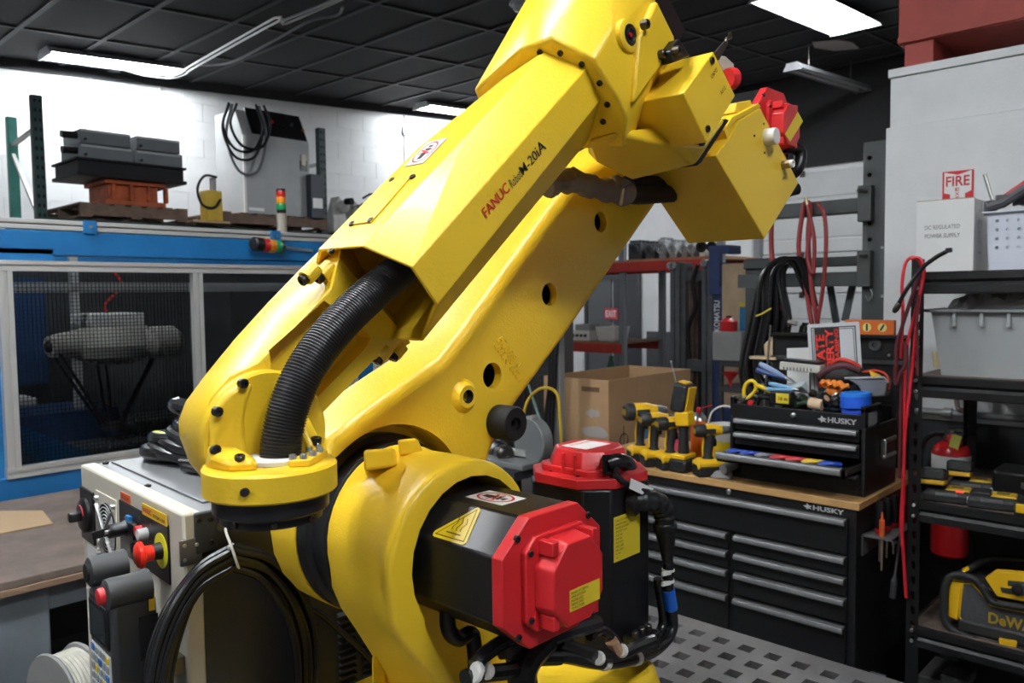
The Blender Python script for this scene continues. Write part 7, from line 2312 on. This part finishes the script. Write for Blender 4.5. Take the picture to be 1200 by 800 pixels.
CREAM = mat('cream_enamel', (.60, .56, .46), .45)
CDK = mat('cabinet_charcoal_paint', (.035, .036, .038), .42, bump=.15, bscale=300)
CTOP = mat('cabinet_grey_top', (.17, .175, .18), .38, .2)
Dc = .46
for u in (.04, Wc - .04):
    for v in (.05, Dc - .05):
        part('foot', MB().cyl(cp3(u, v, ZPL + .0005), cp3(u, v, ZPL + .03), .02, n=12), RUB, cc_)
zb_ = ZPL + .03
cbox('body', .006, Wc - .006, .028, Dc, zb_, ZC - .008, CDK, cc_, .003)
cbox('top_panel', .004, Wc - .004, .026, Dc + .002, ZC - .008, ZC, CTOP, cc_, .002)
cbox('top_lid', .05, Wc - .02, .05, .17, ZC, ZC + .0035, CTOP, cc_, .001)
cbox('top_lid', .05, Wc - .02, .18, .44, ZC, ZC + .0035, CTOP, cc_, .001)
cbox('front_door', 0, Wc, 0, .028, zb_, ZC + .002, CREAM, cc_, .004)
zf = lambda d: ZC - d
# breaker switch
cbox('breaker_plate', .428, Wc - .004, -.005, 0, zf(.140), zf(.038), BLK, cc_, .002)
bsw = part('breaker_dial', MB().lathe(cp3(.470, -.005, zf(.088)), -ex_, [(.033, 0), (.033, .006), (.027, .010), (0, .010)], 28), BLK, cc_)
part('breaker_handle', MB().hull([cp3(.470 + a * .008, v, zf(.088) + b * .009) for a in (-1, 1) for b in (-1, 1) for v in (-.012, -.036)]), BLK, bsw, bevel=.003)
part('red_ring', MB().torus(cp3(.470, -.0155, zf(.088)), ex_, .020, .0012, 24, 5, .2, 2.2), RED, bsw)
# fan grille
uf, df = .352, .094
cbox('fan_plate', .300, .414, -.003, 0, zf(.160), zf(.030), CREAM, cc_, .002)
fanp = part('fan_opening', MB().lathe(cp3(uf, -.003, zf(df)), -ex_, [(.050, 0), (.050, .001), (0, .001)], 32), HOLE, cc_)
for i in range(7):
    part('guard_ring', MB().torus(cp3(uf, -.006, zf(df)), ex_, .010 + i * .0065, .0010, 32, 5), STEEL, fanp)
for d_ in ((ey * .72 + V((0, 0, .70))), (ey * -.72 + V((0, 0, .70)))):
    d_ = d_.normalized()
    part('guard_strut', MB().bar(cp3(uf, -.008, zf(df)) - d_ * .060, cp3(uf, -.008, zf(df)) + d_ * .060, .0025, .006, ex_), STEEL, fanp)
for a in (-1, 1):
    for b in (-1, 1):
        bolt(fanp, cp3(uf + a * .046, -.003, zf(df) + b * .052), -ex_, .0045, .007, STEEL)
# labels and operator panel
lb1 = cbox('red_label', .228, .276, -.0012, 0, zf(.024), zf(.010), mat('label_orange', (.70, .12, .03), .5), cc_)
lettering('M-20iA', cp3(.272, -.0014, zf(.0205)), -ey, (0, 0, 1), width=.040, height=.007, m=INK, parent=lb1)
opn = cbox('operator_panel', .054, .282, -.003, 0, zf(.118), zf(.0245), BLK, cc_, .0015)
lb2 = cbox('brand_plate', .054, .160, -.0045, -.003, zf(.0265), zf(.0085), mat('plate_yellow', (.80, .50, .02), .45), cc_)
lettering('FANUC', cp3(.157, -.0047, zf(.0215)), -ey, (0, 0, 1), width=.042, height=.0085, m=INKR, parent=lb2, bold=.03)
lettering('SYSTEM R-30iA', cp3(.110, -.0047, zf(.0225)), -ey, (0, 0, 1), width=.052, height=.0055, m=INK, parent=lb2, bold=.02)
for i, (u, d, s_) in enumerate(((.250, .052, 'AUTO'), (.205, .037, '/'), (.180, .040, 'T1'), (.150, .040, '1'), (.128, .040, '0'))):
    lettering(s_, cp3(u, -.0032, zf(d)), -ey, (0, 0, 1), height=.005, m=mat('white_ink', (.6, .6, .6), .5), parent=opn)
ks = part('mode_switch', MB().lathe(cp3(.238, -.003, zf(.066)), -ex_, [(.014, 0), (.014, .006), (.012, .009), (.012, .030), (.010, .032), (0, .032)], 22), BLK, cc_)
part('key', MB().bar(cp3(.238, -.034, zf(.066)), cp3(.240, -.058, zf(.068)), .003, .013, (0, 0, 1)), BLKM, ks)
part('key_shaft', MB().cyl(cp3(.238, -.032, zf(.066)), cp3(.238, -.040, zf(.066)), .004, n=10), STEEL, ks)
cbox('blue_tag', .214, .232, -.008, -.003, zf(.064), zf(.042), mat('tag_blue', (.02, .17, .42), .45), cc_)
cbox('switch_block', .185, .212, -.012, -.003, zf(.075), zf(.048), BLK, cc_, .002)
part('push_button', MB().lathe(cp3(.171, -.003, zf(.056)), -ex_, [(.009, 0), (.009, .004), (.0085, .010), (0, .011)], 18), RED, cc_)
part('push_button', MB().lathe(cp3(.146, -.003, zf(.056)), -ex_, [(.010, 0), (.010, .008), (.009, .015), (0, .016)], 18), mat('grey_button', (.45, .46, .46), .3), cc_)
for u, d in ((.205, .092), (.190, .108)):
    part('dark_button', MB().lathe(cp3(u, -.003, zf(d)), -ex_, [(.008, 0), (.008, .006), (0, .007)], 14), BLKM, cc_)
# emergency stop
es = part('emergency_stop', MB().lathe(cp3(.084, -.003, zf(.070)), -ex_, [(.0275, 0), (.0275, .0012), (0, .0012)], 32), mat('estop_yellow', (.80, .80, .02), .4), cc_)
part('collar', MB().lathe(cp3(.084, -.004, zf(.070)), -ex_, [(.0135, 0), (.0125, .012), (.0115, .013)], 22), BLK, es)
part('red_mushroom', MB().lathe(cp3(.084, -.016, zf(.070)), -ex_, [(.012, 0), (.0125, .013), (.0205, .016), (.021, .019), (.018, .023), (.010, .0255), (0, .026)], 28), mat('estop_red', (.85, .03, .012), .3), es)
cbox('info_label', .43, .49, -.001, 0, zf(.20), zf(.148), PAPER, cc_)
cbox('warning_label', .445, .485, -.0016, -.001, zf(.195), zf(.175), MATS['plate_yellow'], cc_)
# hinge and lifting bracket on the dark side
hb = cbox('hinge', -.003, .003, -.006, .026, zf(.075), zf(.036), mat('hinge_steel', (.25, .24, .23), .35, .8), cc_, .001)
for v, d in ((.000, .044), (.000, .066), (.018, .046)):
    bolt(hb, cp3(-.003, v, zf(d)), -ey, .003, .002, STEEL)
lbk = cbox('lifting_bracket', -.004, .006, .016, .068, zf(.062), zf(-.001), CDK, cc_, .003)
for v, d in ((.022, .010), (.040, .012), (.040, .047)):
    bolt(lbk, cp3(-.004, v, zf(d)), -ey, .0045, .003)
part('lifting_eye', MB().lathe(cp3(-.0045, .058, zf(.025)), -ey, [(.007, 0), (.010, .0005), (.010, .0015), (.0065, .0015)], 20), DSTEEL, lbk)
for k in range(2):
    for i in range(13):
        v0 = .256 + k * .048
        d = .222 + i * .0122
        part('louvre', MB().hull([cp3(.005, v0, zf(d)), cp3(.005, v0 + .034, zf(d)), cp3(-.004, v0, zf(d) - .003), cp3(-.004, v0 + .034, zf(d) - .003), cp3(.005, v0, zf(d) - .0075), cp3(.005, v0 + .034, zf(d) - .0075)]), CDK, cc_, smooth=0)
for q in ((.02, .04), (.28, .03), (.42, .16)):
    bolt(cc_, cp3(Wc - q[0], q[1], ZC), (0, 0, 1), .006, .004)

# ---- cables lying on top of the controller
tc = thing('cable_heap', 'heap of black hoses with green-yellow wire on the controller top', 'cable', cp3(.30, .25, ZC + .004))
zq = ZC + .012
for i, pl in enumerate(([(.46, .16, .012), (.48, .12, .016), (.42, .10, .018), (.33, .14, .018), (.24, .2, .016), (.16, .28, .012)],
                        [(.44, .30, .012), (.485, .2, .03), (.47, .13, .040), (.40, .12, .045), (.30, .18, .040), (.2, .28, .02)],
                        [(.40, .34, .020), (.46, .26, .06), (.43, .18, .085), (.36, .2, .07), (.28, .25, .05), (.2, .33, .02)],
                        [(.35, .36, .03), (.40, .30, .10), (.44, .26, .12), (.40, .24, .10), (.33, .28, .06), (.26, .34, .03)],
                        [(.32, .12, .012), (.26, .15, .012), (.20, .20, .012), (.12, .3, .012)],
                        [(.28, .11, .010), (.22, .13, .010), (.15, .19, .010), (.1, .26, .010)])):
    part('hose', MB().tube(smooth_path([cp3(u, v, ZC + .004 + z) for u, v, z in pl], 7), .0135 if i < 4 else .008, 10), RUB, tc)
for i in range(5):
    z0_ = ZC + .022 + .014 * i
    part('hose', MB().tube(smooth_path([cp3(.30 - .03 * i, .34, z0_), cp3(.40 - .02 * i, .26, z0_ + .01), cp3(.46 - .015 * i, .17, z0_ + .012), cp3(.43 - .02 * i, .11 + .01 * i, z0_ + .010), cp3(.34 - .02 * i, .12 + .01 * i, z0_), cp3(.24, .20, z0_ - .01), cp3(.16, .30, z0_ - .01)], 6), .011, 9), RUB, tc)
part('green_yellow_wire', MB().tube(smooth_path([cp3(.49, .125, ZC + .032), cp3(.44, .115, ZC + .058), cp3(.38, .13, ZC + .058), cp3(.30, .19, ZC + .05)], 6), .0035, 7), mat('earth_wire', (.35, .50, .05), .4, col2=(.70, .60, .05), scale=60), tc)
part('clear_sleeve', MB().tube(smooth_path([cp3(.50, .2, ZC + .09), cp3(.47, .17, ZC + .105), cp3(.42, .18, ZC + .10), cp3(.36, .22, ZC + .085)], 5), .016, 10), mat('glossy_sleeve', (.02, .02, .022), .15), tc)

# ---- teach pendant hung on the front
td = mat('pendant_black', (.024, .025, .027), .5, bump=.1, bscale=200)
tpn = thing('teach_pendant', 'black handheld teach pendant with red stop button hung before the controller', 'teach pendant', cp3(.03, -.09, .98))


def pgrip(u, z, r, v0, v1):
    return MB().lathe(cp3(u, v0, z), ex_, [(r * .72, 0), (r * .95, .003), (r, .010), (r * .98, .03), (r * 1.06, v1 - v0)], 24)


ph2 = part('grip', pgrip(.000, 1.210, .0225, -.112, -.052), td, tpn)
ph1 = part('grip', pgrip(.075, 1.224, .0225, -.112, -.060), td, tpn)
part('stop_button', MB().lathe(cp3(.000, -.112, 1.210), -ex_, [(.0115, -.004), (.0125, .004), (.011, .008), (0, .009)], 20), RED, ph2)
part('grip_cap', MB().lathe(cp3(.075, -.112, 1.224), -ex_, [(.012, -.004), (.013, .002), (0, .003)], 18), BLKM, ph1)
part('bridge', MB().hull([cp3(u, v, z + dz) for u, z in ((.0, 1.192), (.075, 1.206)) for v in (-.095, -.05) for dz in (-.02, .008)]), td, tpn, bevel=.006)
part('shell', MB().hull([cp3(u, v, z) for u in (-.016, .092) for v, z in ((-.106, 1.03), (-.108, 1.200), (-.046, 1.200), (-.042, 1.03), (-.09, .985), (-.05, .985))]), td, tpn, bevel=.008, seg=3)
part('screen_bezel', MB().hull([cp3(u, v, z) for u in (-.004, .080) for v in (-.1105, -.106) for z in (1.130, 1.188)]), BLK, tpn, bevel=.002)
part('screen', MB().hull([cp3(u, v, z) for u in (.006, .070) for v in (-.1113, -.1105) for z in (1.138, 1.180)]), mat('lcd_off', (.05, .06, .065), .12), tpn)
kp = part('keypad', MB().hull([cp3(u, v, z) for u in (-.004, .080) for z in (1.04, 1.122) for v in (-.1095, -.106)]), PAPER, tpn)
km = [mat('key_grey', (.30, .32, .34), .5), mat('key_blue', (.03, .15, .45), .5), LABELY]
for i in range(5):
    for j in range(6):
        part('key', MB().hull([cp3(.003 + i * .0165 + a * .0055, v, 1.047 + j * .0138 + b * .0045) for a in (-1, 1) for b in (-1, 1) for v in (-.1110, -.1090)]), km[(0, 0, 0, 1, 0, 2, 0)[(i * 3 + j) % 7]], kp)
part('yellow_deadman', MB().hull([cp3(u, v, z) for u in (-.018, -.015) for v in (-.058, -.050) for z in (1.178, 1.200)]), MATS['plate_yellow'], tpn)
part('side_notch', MB().hull([cp3(u, v, z) for u in (-.0168, -.0155) for v in (-.072, -.046) for z in (1.110, 1.172)]), HOLE, tpn)
part('hanger', MB().hull([cp3(u, v, z) for u in (.01, .07) for v in (-.044, -.0005) for z in (1.06, 1.085)]), DSTEEL, tpn)

# ---- coil of black cable hung at the lifting bracket
co = thing('cable_coil', 'coil of thick black cable tied with white zip tie on the controller side', 'cable', cp3(-.05, .07, .95))
zr = random.Random(9)
for i in range(13):
    lay = i % 3
    uo = -.014 - .012 * lay - zr.uniform(0, .003)
    k = i / 12
    zt6 = 1.246 - .0080 * (i // 3) - zr.uniform(0, .006)
    c = .060 - .02 * lay * .4 + zr.uniform(-.004, .004)
    wL = .118 - .018 * k + zr.uniform(-.008, .008)
    wR = .142 - .02 * k + zr.uniform(-.012, .012)
    H_ = .36
    pl = [cp3(uo, c + .012, zt6), cp3(uo - .002, c - .045, zt6 - .022), cp3(uo - .006, c - wL * .82, zt6 - .085), cp3(uo - .008, c - wL, zt6 - .17), cp3(uo - .004, c - wL * .8, zt6 - H_ * .8), cp3(uo, c + .01, zt6 - H_),
          cp3(uo, c + wR * .85, zt6 - H_ * .8), cp3(uo, c + wR, zt6 - .19), cp3(uo, c + wR * .86, zt6 - .10), cp3(uo, c + wR * .50, zt6 - .030), cp3(uo, c + .012, zt6)]
    part('loop', MB().tube(smooth_path(pl, 6), .0062, 9), RUB, co)
part('tail', MB().tube(smooth_path([cp3(-.015, .150, 1.17), cp3(-.015, .18, 1.125), cp3(-.015, .215, 1.095), cp3(-.015, .26, 1.045), cp3(-.015, .31, .985), cp3(-.015, .36, .93)], 6), .0052, 9), RUB, co)
part('zip_tie', MB().tube(smooth_path([cp3(-.004, .062, zf(.030)), cp3(-.018, .058, zf(.036)), cp3(-.040, .054, zf(.046)), cp3(-.048, .057, zf(.066)), cp3(-.044, .064, zf(.086))], 6), .0022, 6), WHITE, co)
part('tie_head', MB().box(cp3(-.040, .053, zf(.050)), (.007, .007, .007)), WHITE, co, bevel=.002)

# ================================================================== CEILING LIGHTS
light_fixture(under(135, 76, .07), 'x', 'long lit fluorescent ceiling light close to the white block wall', width=.34)
pq = under(487, 126, .07)
light_fixture((pq.x + .62, pq.y - .12, ceil_z(pq.x + .62) - .09), 'x', 'lit fluorescent ceiling light far along the block wall', width=.34)
light_fixture((7.45, 3.10, ceil_z(7.45) - .07), 'x', 'wide lit fluorescent ceiling light over the garage door', width=.50, length=1.75)
light_fixture((9.35, 3.75, 4.02), 'x', 'unlit fluorescent ceiling light hanging low by the garage door', lit=False, width=.20, length=2.0)
for x, y, lab in ((0.2, 3.4, 'lit fluorescent ceiling light over the brown bench'), (0.2, 1.1, 'lit fluorescent ceiling light over the teach pendant'),
                  (0.2, -1.2, 'lit fluorescent ceiling light before the shelving unit'), (-2.7, 1.1, 'lit fluorescent ceiling light at the near grey wall')):
    light_fixture((x, y, ceil_z(x) - .09), 'x', lab, width=.34)
pd = under(617, 0, .0)
sd_ = thing('ceiling_speaker', 'small pale round dome on the dark ceiling tiles', 'ceiling fitting', (pd.x, pd.y, ceil_z(pd.x) - .10))
part('dome', MB().lathe((pd.x, pd.y, ceil_z(pd.x) - .02), (0, 0, -1), [(.13, 0), (.13, .02), (.115, .05), (.07, .075), (0, .08)], 24), mat('dome_grey', (.45, .46, .48), .4), sd_)
part('trim_ring', MB().torus((pd.x, pd.y, ceil_z(pd.x) - .03), (0, 0, 1), .135, .012, 28, 6), mat('dome_ring', (.55, .55, .56), .4), sd_)
pd = under(980, 53, .03)
single('ceiling_patch', MB().prism([(pd.x + a, pd.y + b, ceil_z(pd.x + a) - .03) for a, b in ((-.35, .12), (-.1, .20), (.25, .12), (.4, -.1), (.05, -.16), (-.2, -.10))], (0, 0, .012)), mat('torn_foil', (.40, .36, .33), .5, bump=.6), 'torn pale patch of insulation hanging from the dark ceiling', 'insulation', smooth=0)
